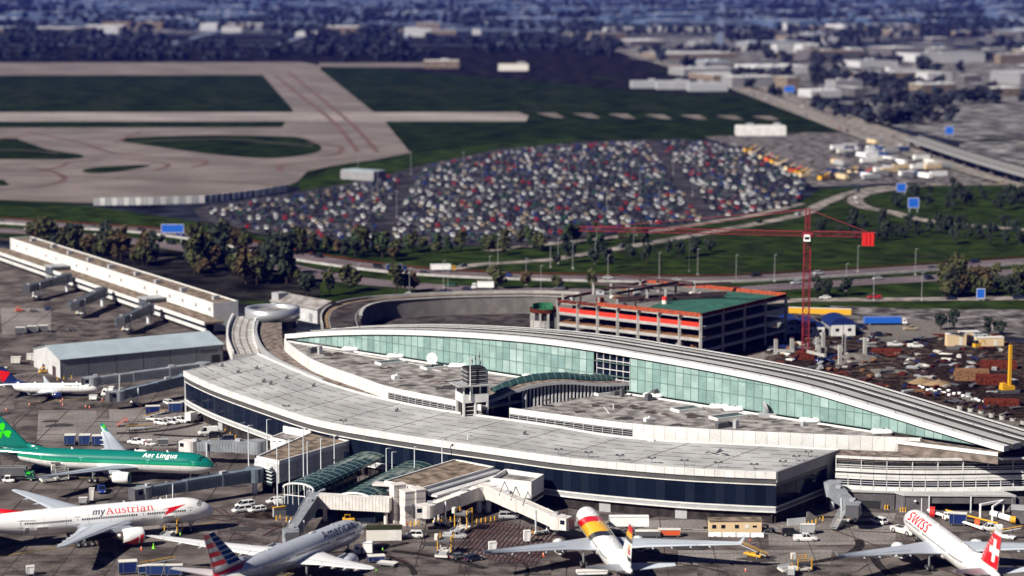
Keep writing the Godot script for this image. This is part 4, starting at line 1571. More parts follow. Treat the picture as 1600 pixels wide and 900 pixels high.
func build_corridor():
	# link between the concourse and the hall: glass colonnade, waved roof, dark barrel on top
	var t = thing("link_corridor", "glazed link corridor with a waved pale roof edge and dark barrel top", "corridor")
	var a = G(752, 645, 12.5)
	var b = G(984, 613, 15.3)
	b.y = 12.5
	var d = b - a
	var n = Vector3(-d.z, 0, d.x).normalized()
	var len_ = d.length()
	d = d / len_
	var wid = 9.0
	var top = []
	for i in 41:
		var u = i / 40.0
		var tab = [15.4, 16.8, 18.4, 19.4, 19.9, 20.0, 19.7, 19.0, 18.5, 18.3, 18.3]
		var f = u * 9.999
		var h = lerpf(tab[int(f)], tab[int(f) + 1], smoothstep(0, 1, f - int(f)) * 0.5 + (f - int(f)) * 0.5)
		top.append(h)
	var s = mb(true)
	var rings = []
	for i in 41:
		var c = a + d * len_ * (i / 40.0) + n * 1.2
		var e = -n * (wid + 1.5)
		rings.append([Vector3(c.x, top[i] - 0.7, c.z), Vector3(c.x, top[i], c.z), Vector3(c.x, top[i] + 0.12, c.z) + e, Vector3(c.x, top[i] - 0.6, c.z) + e])
	s = mb(false)
	loft(s, rings)
	part("wave_roof", s, M.roof_walk, t)
	s = mb()
	for i in 40:
		var c = a + d * len_ * (i / 40.0) + n * 1.22
		var c1 = a + d * len_ * ((i + 1) / 40.0) + n * 1.22
		slab(s, c, c1, top[i] - 0.75, 0, -0.05, 0.2, top[i] + 0.1, top[i + 1] + 0.1)
	part("roof_edge", s, M.panel_grey, t)
	# barrel
	for q in [[0.12, 0.62, 2.6], [0.62, 0.98, 2.2]]:
		s = mb(true)
		rings = []
		for i in 21:
			var u = lerpf(q[0], q[1], i / 20.0)
			var c = a + d * len_ * u - n * 5.2
			var y = top[int(u * 40)] - 0.1
			var r = []
			for j in 11:
				var w = PI * j / 10.0
				r.append(Vector3(c.x, y + sin(w) * 1.7, c.z) + n * cos(w) * q[2])
			rings.append(r)
		loft(s, rings)
		var barrel = part("barrel_roof", s, M.glass_vault, t)
		s = mb()
		for i in range(0, 21, 2):
			for j in 10:
				var e = Vector3(0, 0.04, 0)
				bar(s, rings[i][j] + e, rings[i][j + 1] + e, 0.12)
		stuff(part("barrel_rib", s, M.mullion_dark, barrel))
	# glass wall with white fins
	s = mb()
	slab(s, a, b, 12.4, 0, -0.4, -0.2, 14.0, 14.0)
	for i in 40:
		slab(s, a + d * len_ * (i / 40.0), a + d * len_ * ((i + 1) / 40.0), 12.4, 0, -0.4, -0.15, top[i] - 0.7, top[i + 1] - 0.7)
	part("glass_wall", s, M.glass_dark3, t)
	for i in 30:
		var u = 0.27 + 0.73 * i / 30.0
		s = mb()
		var c = a + d * len_ * u
		slab(s, c, c + d * 0.42, 12.4, top[int(u * 40)] - 0.7, -0.2, 0.35)
		part("fin_mullion", s, M.mullion, t)
	for i in 3:
		s = mb()
		var c = a + d * (3.0 + i * 5.0) + n * 0.6
		tube(s, Vector3(c.x, 12.4, c.z), Vector3(c.x, top[int((3.0 + i * 5.0) / len_ * 40)] - 0.5, c.z), 0.4, 0.4, 10)
		part("column", s, M.panel_grey, t)
	s = mb()
	slab(s, a - n * wid, b - n * wid, 12.4, 15.2, -0.2, 0.0)
	slab(s, a, a - n * wid, 12.4, 14.8, -0.2, 0.0)
	part("rear_wall", s, M.wall_dark, t)

func build_walkway():
	var t = thing("walkway_roof", "curving brown walkway roof from the round pavilion to the ramp tower", "roof")
	var l = curve(GP([403, 504, 400, 522, 409, 545, 427, 561, 452, 574.5, 517, 601, 600, 624, 687, 641, 735, 649.5], 12.6), 6)
	var r = curve(GP([440, 504, 441, 528, 446, 546, 472, 568, 520, 589, 607, 612, 690, 634, 745, 643], 12.6), 6)
	var s = mb()
	var rr = r.duplicate()
	rr.reverse()
	prism(s, l + rr, 9.5, 12.6)
	part("deck", s, M.roof_walk, t)
	s = mb()
	sweep(s, l.slice(0, 30), rect_sec(-0.35, 0.35, -1.2, 1.0))
	part("rail_wall", s, M.panel_grey, t)
	# inner lane down to the road level
	var t2 = thing("access_ramp", "beige access ramp with pale kerbs between hangar and round pavilion", "ramp")
	var c = curve(GP([384, 494, 377, 512, 377, 532, 386, 553], 9.0), 8)
	s = mb()
	sweep(s, c, rect_sec(-4.0, 4.6, -2.0, 0.0))
	part("ramp_deck", s, M.concrete, t2)
	for x in [-4.3, 4.6]:
		s = mb()
		sweep(s, c, rect_sec(x - 0.35, x + 0.35, -2.2, 1.1))
		part("kerb_wall", s, M.panel_white, t2)
	for x in [-2.0, 0.3, 2.4]:
		s = mb()
		ribbon(s, shifted(c, x), 0.5, 0.012)
		part("lane_stripe", s, M.roof_walk, t2)
	s = mb()
	sweep(s, c, rect_sec(-3.4, 4.0, -9.0, -2.0))
	part("support_wall", s, M.concrete_dim, t2)

func build_pavilion():
	var g = G(426, 500, 8.0)
	var t = thing("round_pavilion", "round drum pavilion with broad silver rim and pale sunken roof", "building", Vector3(g.x, 0, g.z))
	var s = mb(true)
	var prof = [[7.6, 8.6], [9.9, 8.6], [9.9, 12.6], [8.2, 12.8], [7.8, 12.2], [7.6, 11.3]]
	var n = 40
	for k in prof.size() - 1:
		for i in n:
			var a0 = TAU * i / n
			var a1 = TAU * (i + 1) / n
			quad(s, Vector3(cos(a0) * prof[k][0], prof[k][1], sin(a0) * prof[k][0]), Vector3(cos(a0) * prof[k + 1][0], prof[k + 1][1], sin(a0) * prof[k + 1][0]), Vector3(cos(a1) * prof[k + 1][0], prof[k + 1][1], sin(a1) * prof[k + 1][0]), Vector3(cos(a1) * prof[k][0], prof[k][1], sin(a1) * prof[k][0]))
	part("rim", s, M.silver, t)
	s = mb()
	tube(s, Vector3(0, 10.9, 0), Vector3(0, 11.3, 0), 7.7, 7.7, 36)
	part("roof", s, M.roof_hall, t)
	s = mb()
	tube(s, Vector3(0, 0, 0), Vector3(0, 8.7, 0), 8.6, 8.6, 36)
	part("drum_wall", s, M.wall_grey, t)
	for i in 18:
		s = mb()
		var a = TAU * i / 18
		box(s, Vector3(cos(a) * 8.65, 6.8, sin(a) * 8.65), Vector3(0.15, 2.6, 2.6), Basis(Vector3.UP, -a))
		part("window", s, M.glass_dark, t)

func build_wing():
	# terminal wing that runs on to the side: stepped ledges, strip windows, low grey service building
	var t = thing("terminal_wing", "long terminal wing with stacked white ledges and dark strip windows", "airport terminal")
	var bands = [[705, 712.5, 717.5, 713.5], [0, 0, 0, 0]]
	var e0 = curve(GP([1306, 713, 1380, 716.5, 1450, 717.6, 1530, 717, 1640, 715], 12.5), 8)
	e0 = paced(e0, 3.2)
	var n = e0.size()
	var nn = sides(e0)
	var s = mb()
	# roof behind the top ledge
	var back = [G(1640, 700, 12.5), G(1565, 703, 12.5), G(1440, 705.5, 12.5), G(1310, 703, 12.5)]
	prism(s, e0 + back, 11.6, 12.45)
	part("roof", s, M.roof_walk, t)
	for q in [[12.2, 12.75, -0.4, 0.4, "panel_white", "top_ledge"], [10.45, 10.6, -0.1, 0.1, "panel_white2", "handrail"], [9.95, 10.1, -0.1, 0.1, "panel_white2", "handrail"], [8.85, 9.6, -0.4, 0.5, "panel_white", "middle_ledge"], [7.85, 8.35, 0.0, 0.9, "panel_white", "lower_ledge"], [7.1, 7.75, 0.0, 0.8, "panel_white2", "window_head"], [4.5, 5.4, 0.2, 1.6, "panel_white", "window_sill"]]:
		for i in n - 1:
			s = mb()
			var gap = (e0[i + 1] - e0[i]) * 0.01
			slab(s, e0[i] + gap, e0[i + 1] - gap, q[0], q[1], q[2], q[3])
			part(q[5], s, M[q[4]], t)
	s = mb()
	sweep(s, lift(e0, 0.0), rect_sec(-1.0, -0.6, 8.6, 12.2))
	part("upper_glazing", s, M.slot, t)
	s = mb()
	for i in n - 1:
		for y in [11.2, 11.7]:
			slab(s, e0[i], e0[i + 1], y, y + 0.09, -0.6, -0.4)
		if i % 2 == 0:
			slab(s, e0[i], e0[i].lerp(e0[i + 1], 0.05), 9.6, 12.2, -0.6, 0.1)
	stuff(part("upper_mullion", s, M.mullion, t))
	for i in n - 1:
		s = mb()
		slab(s, e0[i].lerp(e0[i + 1], 0.02), e0[i].lerp(e0[i + 1], 0.98), 5.4, 7.1, 0.3, 0.5)
		part("pane", s, M.glass_dark if i % 3 else M.glass_dark3, t)
	s = mb()
	for i in n - 1:
		slab(s, e0[i], e0[i].lerp(e0[i + 1], 0.045), 5.4, 7.1, 0.5, 0.72)
		slab(s, e0[i], e0[i + 1], 5.95, 6.03, 0.5, 0.66)
		slab(s, e0[i], e0[i + 1], 6.5, 6.58, 0.5, 0.66)
	stuff(part("strip_mullion", s, M.mullion, t))
	s = mb()
	sweep(s, lift(e0, 0.0), rect_sec(-1.0, 0.25, 0, 8.5))
	part("core_wall", s, M.wall_grey, t)
	# service building
	var u = thing("service_building", "low grey ramp service building with a flat overhanging pale roof", "building")
	var f = GP([1322, 794, 1398, 797, 1408, 801, 1452, 805, 1590, 806], 0.0)
	var roofline = GP([1318, 766, 1398, 768.5, 1412, 772.5, 1452, 773, 1588, 774], 4.6)
	var backline = GP([1553, 761.5, 1450, 761, 1330, 761], 4.6)
	s = mb()
	prism(s, roofline + backline, 4.2, 4.6)
	part("overhang_roof", s, M.roof_grey, u)
	s = mb()
	for i in 2:
		slab(s, roofline[i], roofline[i + 1], 0, 4.2, -0.8, -0.4)
	slab(s, roofline[2], roofline[3], 0, 4.2, -0.8, -0.4)
	slab(s, roofline[3], roofline[4], 2.3, 4.2, -0.8, -0.4)
	slab(s, roofline[4], backline[0], 0, 4.2, -0.8, -0.4)
	part("wall", s, M.wall_grey, u)
	s = mb()
	slab(s, roofline[3] + Vector3(0, 0, -5), roofline[4] + Vector3(0, 0, -5), 0, 4.1, -0.5, -0.1)
	part("bay_rear_wall", s, M.wall_dark, u)
	s = mb()
	slab(s, roofline[0].lerp(roofline[1], 0.28), roofline[0].lerp(roofline[1], 0.72), 0.1, 2.0, -0.42, -0.3)
	part("garage_door", s, M.black, u)
	s = mb()
	box(s, roofline[2].lerp(roofline[3], 0.45) + Vector3(0, -1.6, 0.2), Vector3(0.5, 0.4, 0.4))
	part("wall_lamp", s, M.white, u)
	for x in [0.0, 0.48, 0.98]:
		s = mb()
		var c = roofline[3].lerp(roofline[4], x)
		bar(s, Vector3(c.x, 0, c.z), Vector3(c.x, 4.2, c.z), 0.3)
		part("post", s, M.pole, u)

func pier(label, roof_pts, h, wall_m, base_m):
	var t = thing("gate_pier", label, "airport gate")
	var s = mb()
	prism(s, roof_pts, h - 0.4, h)
	part("roof", s, M.roof_tan, t)
	var n = roof_pts.size()
	for i in n:
		var a = roof_pts[i]
		var b = roof_pts[(i + 1) % n]
		s = mb()
		slab(s, a, b, h - 0.7, h + 0.35, -0.35, 0.05)
		part("parapet", s, M.panel_white, t)
		s = mb()
		slab(s, a, b, 3.2, h - 0.7, -0.5, -0.1)
		var w = part("wall", s, wall_m, t)
		var l = a.distance_to(b)
		var k = int(l / 3.5)
		s = mb()
		for j in k:
			slab(s, a.lerp(b, float(j) / k), a.lerp(b, (j + 0.02) / k), 3.2, h - 0.7, -0.12, -0.06)
		for y in [4.6, 6.0, 7.2]:
			if y < h - 1:
				slab(s, a, b, y, y + 0.05, -0.12, -0.07)
		stuff(part("cladding_joint", s, M.recess, w))
		s = mb()
		slab(s, a, b, 0, 3.2, -2.0, -1.6)
		part("base", s, base_m, t)
	return t

func build_piers():
	var a = pier("gate pier with brown roof and long grey clad wall beside the glass vaults", GP([401, 714.5, 436, 722, 546, 690, 487, 676.5], 8.8), 8.8, M.wall_pale, M.wall_dark)
	var s = mb()
	var p = G(423, 683, 8.2)
	var q = GP([464, 690, 486, 681, 443, 673, 423, 681], 8.2)
	prism(s, q, 3.5, 7.6)
	part("side_block", s, M.roof_hall, a)
	for i in 4:
		s = mb()
		slab(s, q[i], q[(i + 1) % 4], 3.4, 9.6 if i == 1 else 7.9, -0.2, 0.15)
		part("side_wall", s, M.panel_white, a)
	s = mb()
	box(s, G(541, 712, 6.4), Vector3(0.5, 2.2, 1.4), Basis(Vector3.UP, 0.7))
	part("window", s, M.glass_dark2, a)
	# canopy and dark gate lounge windows at the head of the pier
	s = mb()
	var hd = GP([397, 724, 410, 716, 436, 722.5, 421, 731.5], 7.2)
	prism(s, hd, 6.7, 7.2)
	part("head_canopy", s, M.panel_white, a)
	s = mb()
	prism(s, GP([411, 722, 436, 728, 424, 735, 412, 731], 6.7), 2.6, 6.7)
	part("head_glazing", s, M.glass_vault, a)
	s = mb()
	for y in [3.4, 4.3, 5.2, 6.1]:
		prism(s, GP([410.5, 722, 436.5, 728, 424, 735.8, 411.5, 731.6], 6.7), y, y + 0.16)
	part("head_louvre", s, M.mullion, a)
	var b = pier("gate pier with brown roof, white stair towers and layered side canopies", GP([601, 753, 660, 764, 772, 731, 711, 719], 8.2), 8.2, M.panel_dim, M.wall_dark)
	# layered canopies along one side
	for c in [[7.9, 0.6, 2.2, "panel_grey"], [7.2, 1.8, 4.6, "panel_white2"]]:
		s = mb()
		var v = G(772, 731, 8.2)
		var u = G(660, 764, 8.2)
		slab(s, u, v, c[0] - 0.5, c[0], c[1], c[2])
		part("side_canopy", s, M[c[3]], b)
	s = mb()
	var v = G(772, 731, 8.2)
	var u = G(660, 764, 8.2)
	for i in 9:
		s = mb()
		slab(s, u.lerp(v, i / 9.0 + 0.006), u.lerp(v, (i + 1) / 9.0 - 0.006), 2.8, 6.4, 0.1, 0.3)
		part("lounge_pane", s, M.glass_dark2, b)
	for i in 4:
		s = mb()
		var c = u.lerp(v, i / 3.0 * 0.92 + 0.04)
		var n = Vector3(-(v - u).z, 0, (v - u).x).normalized()
		bar(s, Vector3(c.x, 0, c.z) + n * 4.0, Vector3(c.x, 6.8, c.z) + n * 4.0, 0.5)
		part("canopy_post", s, M.panel_white2, b)
	# white stair towers at its head
	for w in [[622, 815, 3.4, 9.4, 2.6, 0.5, "white_shaft"], [638, 819, 3.2, 8.4, 3.2, 0.5, "white_shaft"], [652, 817, 2.6, 8.6, 4.2, 0.5, "white_shaft"]]:
		var g = G(w[0], w[1], 0)
		s = mb()
		box(s, g + Vector3(0, w[3] * 0.5, 0), Vector3(w[2], w[3], w[4]), Basis(Vector3.UP, w[5]))
		box(s, g + Vector3(0, w[3] + 0.1, 0), Vector3(w[2] + 0.2, 0.25, w[4] + 0.2), Basis(Vector3.UP, w[5]))
		var sh = part(w[6], s, M.bridge_white, b)
		s = mb()
		for y in [2.2, 4.4, 6.6]:
			if y < w[3]:
				box(s, g + Vector3(0, y, 0), Vector3(w[2] + 0.04, 0.07, w[4] + 0.04), Basis(Vector3.UP, w[5]))
		stuff(part("cladding_joint", s, M.recess, sh))
	s = mb()
	box(s, G(638, 792, 4.5) + Vector3(0, 0, 1.6), Vector3(1.6, 1.2, 1.2))
	part("wall_unit", s, M.darkgrey, b)
	s = mb()
	var f = G(611, 757, 7.6)
	box(s, f, Vector3(9.0, 0.5, 3.0), Basis(Vector3.UP, -0.25))
	part("head_canopy", s, M.bridge_white, b)
	# white clad block where the pier meets the concourse
	var k = thing("gate_house", "white clad gate house block under the concourse at the second pier", "building")
	var o = GP([767, 747.5, 830, 753, 849, 741.5, 790, 733], 8.6)
	s = mb()
	prism(s, o, 3.6, 7.6)
	part("roof", s, M.roof_hall, k)
	for i in 4:
		s = mb()
		slab(s, o[i], o[(i + 1) % 4], 4.4, 8.7, -0.3, 0.1)
		part("wall", s, M.panel_white, k)
		s = mb()
		slab(s, o[i], o[(i + 1) % 4], 3.4, 4.4, -0.3, 0.0)
		part("plinth_band", s, M.recess, k)
		s = mb()
		slab(s, o[i], o[(i + 1) % 4], 3.1, 3.4, -0.3, 0.1)
		part("sill", s, M.panel_white, k)
		s = mb()
		slab(s, o[i], o[(i + 1) % 4], 0.0, 3.1, -1.2, -0.9)
		part("base", s, M.wall_dark, k)

func vault(label, a, b, w, h0, rise, wall0 = 0.0):
	# glass barrel vault from a to b (ends of its axis)
	var t = thing("glass_vault", label, "glass roof")
	var d = (b - a)
	var l = d.length()
	d /= l
	var n = Vector3(-d.z, 0, d.x)
	var m = int(l / 3.0)
	var arcs = []
	for j in 9:
		var u = PI * j / 8.0
		arcs.append(Vector2(cos(u) * w * 0.5, h0 + sin(u) * rise))
	for i in m:
		for j in 8:
			var s = mb()
			var p = a + d * (l * (i + 0.02) / m)
			var q = a + d * (l * (i + 0.98) / m)
			var e0 = arcs[j].lerp(arcs[j + 1], 0.03)
			var e1 = arcs[j].lerp(arcs[j + 1], 0.97)
			quad(s, p + n * e0.x + Vector3(0, e0.y, 0), q + n * e0.x + Vector3(0, e0.y, 0), q + n * e1.x + Vector3(0, e1.y, 0), p + n * e1.x + Vector3(0, e1.y, 0))
			part("pane", s, M.glass_vault, t)
	var s = mb()
	for i in m + 1:
		var p = a + d * (l * i / m)
		for j in 8:
			bar(s, p + n * arcs[j].x + Vector3(0, arcs[j].y, 0), p + n * arcs[j + 1].x + Vector3(0, arcs[j + 1].y, 0), 0.16)
		for q in [-1, 1]:
			bar(s, p + n * q * (w * 0.5 + 0.12) + Vector3(0, wall0, 0), p + n * q * (w * 0.5 + 0.12) + Vector3(0, h0, 0), 0.14)
	for j in 9:
		bar(s, a + n * arcs[j].x + Vector3(0, arcs[j].y, 0), b + n * arcs[j].x + Vector3(0, arcs[j].y, 0), 0.1)
	part("frame", s, M.mullion_dark, t)
	s = mb()
	for q in [-1, 1]:
		slab(s, a + n * q * w * 0.5, b + n * q * w * 0.5, wall0, h0, -0.15, 0.15)
	part("side_wall", s, M.glass_vault, t)
	s = mb()
	for j in 8:
		var p0 = a + n * arcs[j].x
		var p1 = a + n * arcs[j + 1].x
		var q0 = b + n * arcs[j].x
		var q1 = b + n * arcs[j + 1].x
		quad(s, Vector3(q0.x, wall0, q0.z), Vector3(q0.x, arcs[j].y, q0.z), Vector3(q1.x, arcs[j + 1].y, q1.z), Vector3(q1.x, wall0, q1.z))
	part("end_glass", s, M.glass_dark3, t)
	s = mb()
	for j in 8:
		bar(s, b + n * arcs[j].x + Vector3(0, arcs[j].y, 0) + d * 0.1, b + n * arcs[j + 1].x + Vector3(0, arcs[j + 1].y, 0) + d * 0.1, 0.4)
	for j in range(1, 8, 1):
		bar(s, b + n * arcs[j].x + Vector3(0, wall0, 0) + d * 0.1, b + n * arcs[j].x + Vector3(0, arcs[j].y, 0) + d * 0.1, 0.16)
	bar(s, b - n * w * 0.5 + Vector3(0, h0 * 0.55, 0) + d * 0.1, b + n * w * 0.5 + Vector3(0, h0 * 0.55, 0) + d * 0.1, 0.2)
	part("end_frame", s, M.mullion, t)

func build_far_concourse():
	# long white concourse to the side, with its lower storey
	var t = thing("far_concourse", "long white clad concourse stretching off beside the distant trees", "airport terminal")
	var a = G(16, 372, 10.5)
	var b = G(333, 474, 10.5)
	var c = G(367, 475, 10.5)
	var d = (b - a).normalized()
	var n = Vector3(-d.z, 0, d.x)
	var w = 10.0
	var l = a.distance_to(b)
	var s = mb()
	prism(s, [a, b, b - n * w, a - n * w], 9.8, 10.2)
	part("roof", s, M.roof_tan, t)
	for i in 36:
		s = mb()
		slab(s, a + d * l * (i + 0.01) / 36.0, a + d * l * (i + 0.99) / 36.0, 5.4, 10.7, -0.2, 0.1)
		var pnl = part("wall_panel", s, M.panel_white if i % 5 else M.panel_white2, t)
		if i % 6 in [1, 3] or i > 24 and i % 2:
			s = mb()
			slab(s, a + d * l * (i + 0.35) / 36.0, a + d * l * (i + 0.65) / 36.0, 7.2, 8.6, 0.1, 0.16)
			part("window", s, M.panel_dim, pnl)
	s = mb()
	slab(s, b, b - n * w, 0, 10.7, -0.2, 0.1)
	slab(s, a - n * w, a, 0, 10.7, -0.2, 0.1)
	slab(s, b - n * w, a - n * w, 0, 10.7, -0.2, 0.1)
	part("end_wall", s, M.panel_white2, t)
	for i in 9:
		s = mb()
		box(s, a + d * l * (i + 0.6) / 9.0 - n * (3.0 + 4.0 * rng.randf()) + Vector3(0, 0.4, 0), Vector3(2.5, 1.6, 1.8), Basis(Vector3.UP, 0.6))
		part("roof_unit", s, M.grey, t)
	# lower storey with brown roof terrace
	s = mb()
	slab(s, a - d * 8, b + d * 10, 4.6, 5.2, 0.1, 7.5)
	part("terrace", s, M.roof_tan, t)
	s = mb()
	slab(s, a - d * 8, b + d * 10, 4.2, 5.5, 7.5, 8.0)
	part("terrace_edge", s, M.panel_white, t)
	s = mb()
	slab(s, a - d * 8, b + d * 10, 2.9, 4.2, 6.9, 7.2)
	part("strip_window", s, M.glass_dark, t)
	s = mb()
	slab(s, a - d * 8, b + d * 10, 1.7, 2.9, 7.0, 7.6)
	part("lower_band", s, M.panel_white2, t)
	s = mb()
	slab(s, a - d * 8, b + d * 10, 0.0, 1.7, 6.0, 6.4)
	part("base", s, M.wall_dark, t)

func build_hangar():
	var fl = G(95, 591, 0)
	var fr = G(348, 566, 0)
	var bl = G(62, 574.5, 0)
	var t = thing("hangar", "grey metal shed hangar with a gabled blue-grey roof beside the apron", "hangar")
	var d = (fr - fl)
	var l = d.length()
	d /= l
	var n = Vector3(d.z, 0, -d.x)
	var w = 25.0
	var eave = 6.2
	var ridge = 9.0
	var s = mb()
	for i in 6:
		s = mb()
		slab(s, fl + d * l * (i + 0.008) / 6.0, fl + d * l * (i + 0.992) / 6.0, 0, eave, -0.25, 0)
		var pn = part("wall_bay", s, M.steel_wall, t)
		s = mb()
		for j in 13:
			slab(s, fl + d * l * (i + (j + 0.5) / 13.0) / 6.0, fl + d * (l * (i + (j + 0.5) / 13.0) / 6.0 + 0.12), 0.05, eave - 0.05, 0.0, 0.06)
		stuff(part("wall_rib", s, M.steel_wall, pn))
	s = mb()
	for i in 7:
		slab(s, fl + d * (l * i / 6.0 - 0.12), fl + d * (l * i / 6.0 + 0.12), 0, eave, -0.3, 0.05)
	part("bay_post", s, M.wall_grey, t)
	for e in [fl, fr]:
		s = mb()
		var o = -d * 0.15 if e == fl else d * 0.15
		var p = [e, e + n * w * 0.5, e + n * w]
		var q = d * 0.15
		hexa(s, [p[0] - q, p[0] + q, p[2] + q, p[2] - q, p[0] - q + Vector3(0, eave, 0), p[0] + q + Vector3(0, eave, 0), p[2] + q + Vector3(0, eave, 0), p[2] - q + Vector3(0, eave, 0)])
		for r in [-1, 1]:
			tri(s, p[0] + q * r + Vector3(0, eave, 0), p[1] + q * r + Vector3(0, ridge, 0), p[2] + q * r + Vector3(0, eave, 0))
		part("gable_wall", s, M.wall_pale, t)
	s = mb()
	slab(s, fr + n * w, fl + n * w, 0, eave, -0.3, 0)
	part("rear_wall", s, M.steel_wall, t)
	for side in [0, 1]:
		s = mb()
		var e0 = fl - d * 0.5 + (n * (w + 0.4) if side else -n * 0.4) + Vector3(0, eave - 0.1, 0)
		var e1 = fr + d * 0.5 + (n * (w + 0.4) if side else -n * 0.4) + Vector3(0, eave - 0.1, 0)
		var r0 = fl - d * 0.5 + n * w * 0.5 + Vector3(0, ridge, 0)
		var r1 = fr + d * 0.5 + n * w * 0.5 + Vector3(0, ridge, 0)
		hexa(s, [e0, e1, r1, r0, e0 + Vector3(0, 0.18, 0), e1 + Vector3(0, 0.18, 0), r1 + Vector3(0, 0.18, 0), r0 + Vector3(0, 0.18, 0)])
		var slope = part("roof_slope", s, M.steel_roof, t)
		s = mb()
		for i in 60:
			var u = (i + 0.5) / 60.0
			bar(s, e0.lerp(e1, u) + Vector3(0, 0.2, 0), r0.lerp(r1, u) + Vector3(0, 0.2, 0), 0.1, 0.12)
		stuff(part("roof_rib", s, M.steel_roof, slope))
	for e in [[0.22, 3.0, 3.2], [0.62, 2.0, 2.4]]:
		s = mb()
		var c = fl + n * w * e[0] - d * 0.2
		box(s, c + Vector3(0, e[2] * 0.5, 0), Vector3(0.15, e[2], e[1]), Basis(d, Vector3.UP, -n))
		part("doorway", s, M.beam_dark, t)
	s = mb()
	var g = fl + d * l * 0.955
	box(s, Vector3(g.x, 1.6, g.z) - n * 0.05, Vector3(3.0, 2.6, 0.15), Basis(d, Vector3.UP, -n))
	part("garage_door", s, M.black, t)
	s = mb()
	g = fl + d * l * 0.915
	box(s, Vector3(g.x, 4.3, g.z) - n * 0.05, Vector3(6.0, 0.9, 0.1), Basis(d, Vector3.UP, -n))
	part("wall_lettering_band", s, M.wall_grey, t)
	# gabled building behind the pavilion
	t = thing("storage_building", "grey gabled storage building behind the round pavilion", "building")
	var c0 = G(496, 506, 0)
	var c1 = G(424, 492, 0)
	d = (c0 - c1)
	l = d.length()
	d /= l
	n = Vector3(d.z, 0, -d.x)
	w = 13.0
	s = mb()
	slab(s, c1, c0, 0, 5.6, -0.3, 0)
	slab(s, c0 + n * w, c1 + n * w, 0, 5.6, -0.3, 0)
	part("wall", s, M.wall_pale, t)
	for e in [c0, c1]:
		s = mb()
		var q = d * 0.15
		hexa(s, [e - q, e + q, e + n * w + q, e + n * w - q, e - q + Vector3(0, 5.6, 0), e + q + Vector3(0, 5.6, 0), e + n * w + q + Vector3(0, 5.6, 0), e + n * w - q + Vector3(0, 5.6, 0)])
		for r in [-1, 1]:
			tri(s, e + q * r + Vector3(0, 5.6, 0), e + n * w * 0.5 + q * r + Vector3(0, 8.0, 0), e + n * w + q * r + Vector3(0, 5.6, 0))
		part("gable_wall", s, M.panel_dim, t)
	for side in [0, 1]:
		s = mb()
		var e0 = c1 - d * 0.6 + (n * (w + 0.5) if side else -n * 0.5) + Vector3(0, 5.4, 0)
		var e1 = c0 + d * 0.6 + (n * (w + 0.5) if side else -n * 0.5) + Vector3(0, 5.4, 0)
		var r0 = c1 - d * 0.6 + n * w * 0.5 + Vector3(0, 8.0, 0)
		var r1 = c0 + d * 0.6 + n * w * 0.5 + Vector3(0, 8.0, 0)
		hexa(s, [e0, e1, r1, r0, e0 + Vector3(0, 0.2, 0), e1 + Vector3(0, 0.2, 0), r1 + Vector3(0, 0.2, 0), r0 + Vector3(0, 0.2, 0)])
		part("roof_slope", s, M.roof_hall, t)
	for i in 6:
		s = mb()
		var c = c1.lerp(c0, (i + 0.6) / 6.5)
		box(s, Vector3(c.x, 2.0, c.z) - n * 0.02, Vector3(2.0, 3.2 if i % 2 else 1.6, 0.16), Basis(d, Vector3.UP, -n))
		part("door", s, M.panel_dim if i % 2 else M.offwhite, t)
	s = mb()
	box(s, c1 + n * 3.0 + Vector3(0, 7.4, 0) + d * 1.5, Vector3(4.4, 2.6, 4.4), Basis(d, Vector3.UP, -n))
	part("rooftop_box", s, M.panel_grey, t)

# ------------------------------------------------------------------ vehicles: x forward, wheels on the ground
var kinds = {}

func wheels(t, xs, half, r = 0.36, w = 0.26):
	for x in xs:
		for q in [-1, 1]:
			var key = "wheel%s%s" % [r, w]
			if not kinds.has(key):
				var s = mb(true)
				wheel_shape(s, Vector3.ZERO, r, w)
				s.generate_normals()
				kinds[key] = s.commit()
				s = mb()
				tube(s, Vector3(0, 0, w * 0.48), Vector3(0, 0, w * 0.56), r * 0.58, r * 0.5, 8)
				tube(s, Vector3(0, 0, -w * 0.56), Vector3(0, 0, -w * 0.48), r * 0.5, r * 0.58, 8)
				kinds[key + "rim"] = s.commit()
			var o = node_of("wheel", kinds[key], M.tyre, t)
			o.position = Vector3(x, r, q * half)
			node_of("rim", kinds[key + "rim"], M.rim, o)

# body sections for a car: list of [x, half width, floor, shoulder height]
func hull(s, secs):
	var rings = []
	for q in secs:
		var w = q[1]
		rings.append([Vector3(q[0], q[2], -w * 0.92), Vector3(q[0], q[2], w * 0.92), Vector3(q[0], lerpf(q[2], q[3], 0.45), w), Vector3(q[0], q[3] - 0.1, w * 0.98), Vector3(q[0], q[3], w * 0.9), Vector3(q[0], q[3], -w * 0.9), Vector3(q[0], q[3] - 0.1, -w * 0.98), Vector3(q[0], lerpf(q[2], q[3], 0.45), -w)])
	loft(s, rings)

# style: long, half width, bonnet height, roof height, cabin x from rear to front: r0 (rear foot) r1 (rear top) r2 (front top) r3 (front foot)
func car_dims(style):
	match style:
		"sedan":
			return [2.3, 0.91, 0.9, 1.45, -1.75, -1.15, 0.35, 1.15]
		"suv":
			return [2.4, 0.97, 1.05, 1.8, -2.2, -1.95, 0.5, 1.25]
		"wagon":
			return [2.35, 0.92, 0.95, 1.6, -2.1, -1.8, 0.45, 1.2]
		"van":
			return [2.9, 1.02, 1.15, 2.4, -2.8, -2.7, 1.25, 2.1]
		"minivan":
			return [2.5, 0.99, 1.05, 1.78, -2.35, -2.1, 0.75, 1.75]
		"pickup":
			return [2.85, 1.0, 1.1, 1.9, -0.75, -0.5, 0.75, 1.45]
	return [2.3, 0.91, 0.9, 1.45, -1.75, -1.15, 0.35, 1.15]

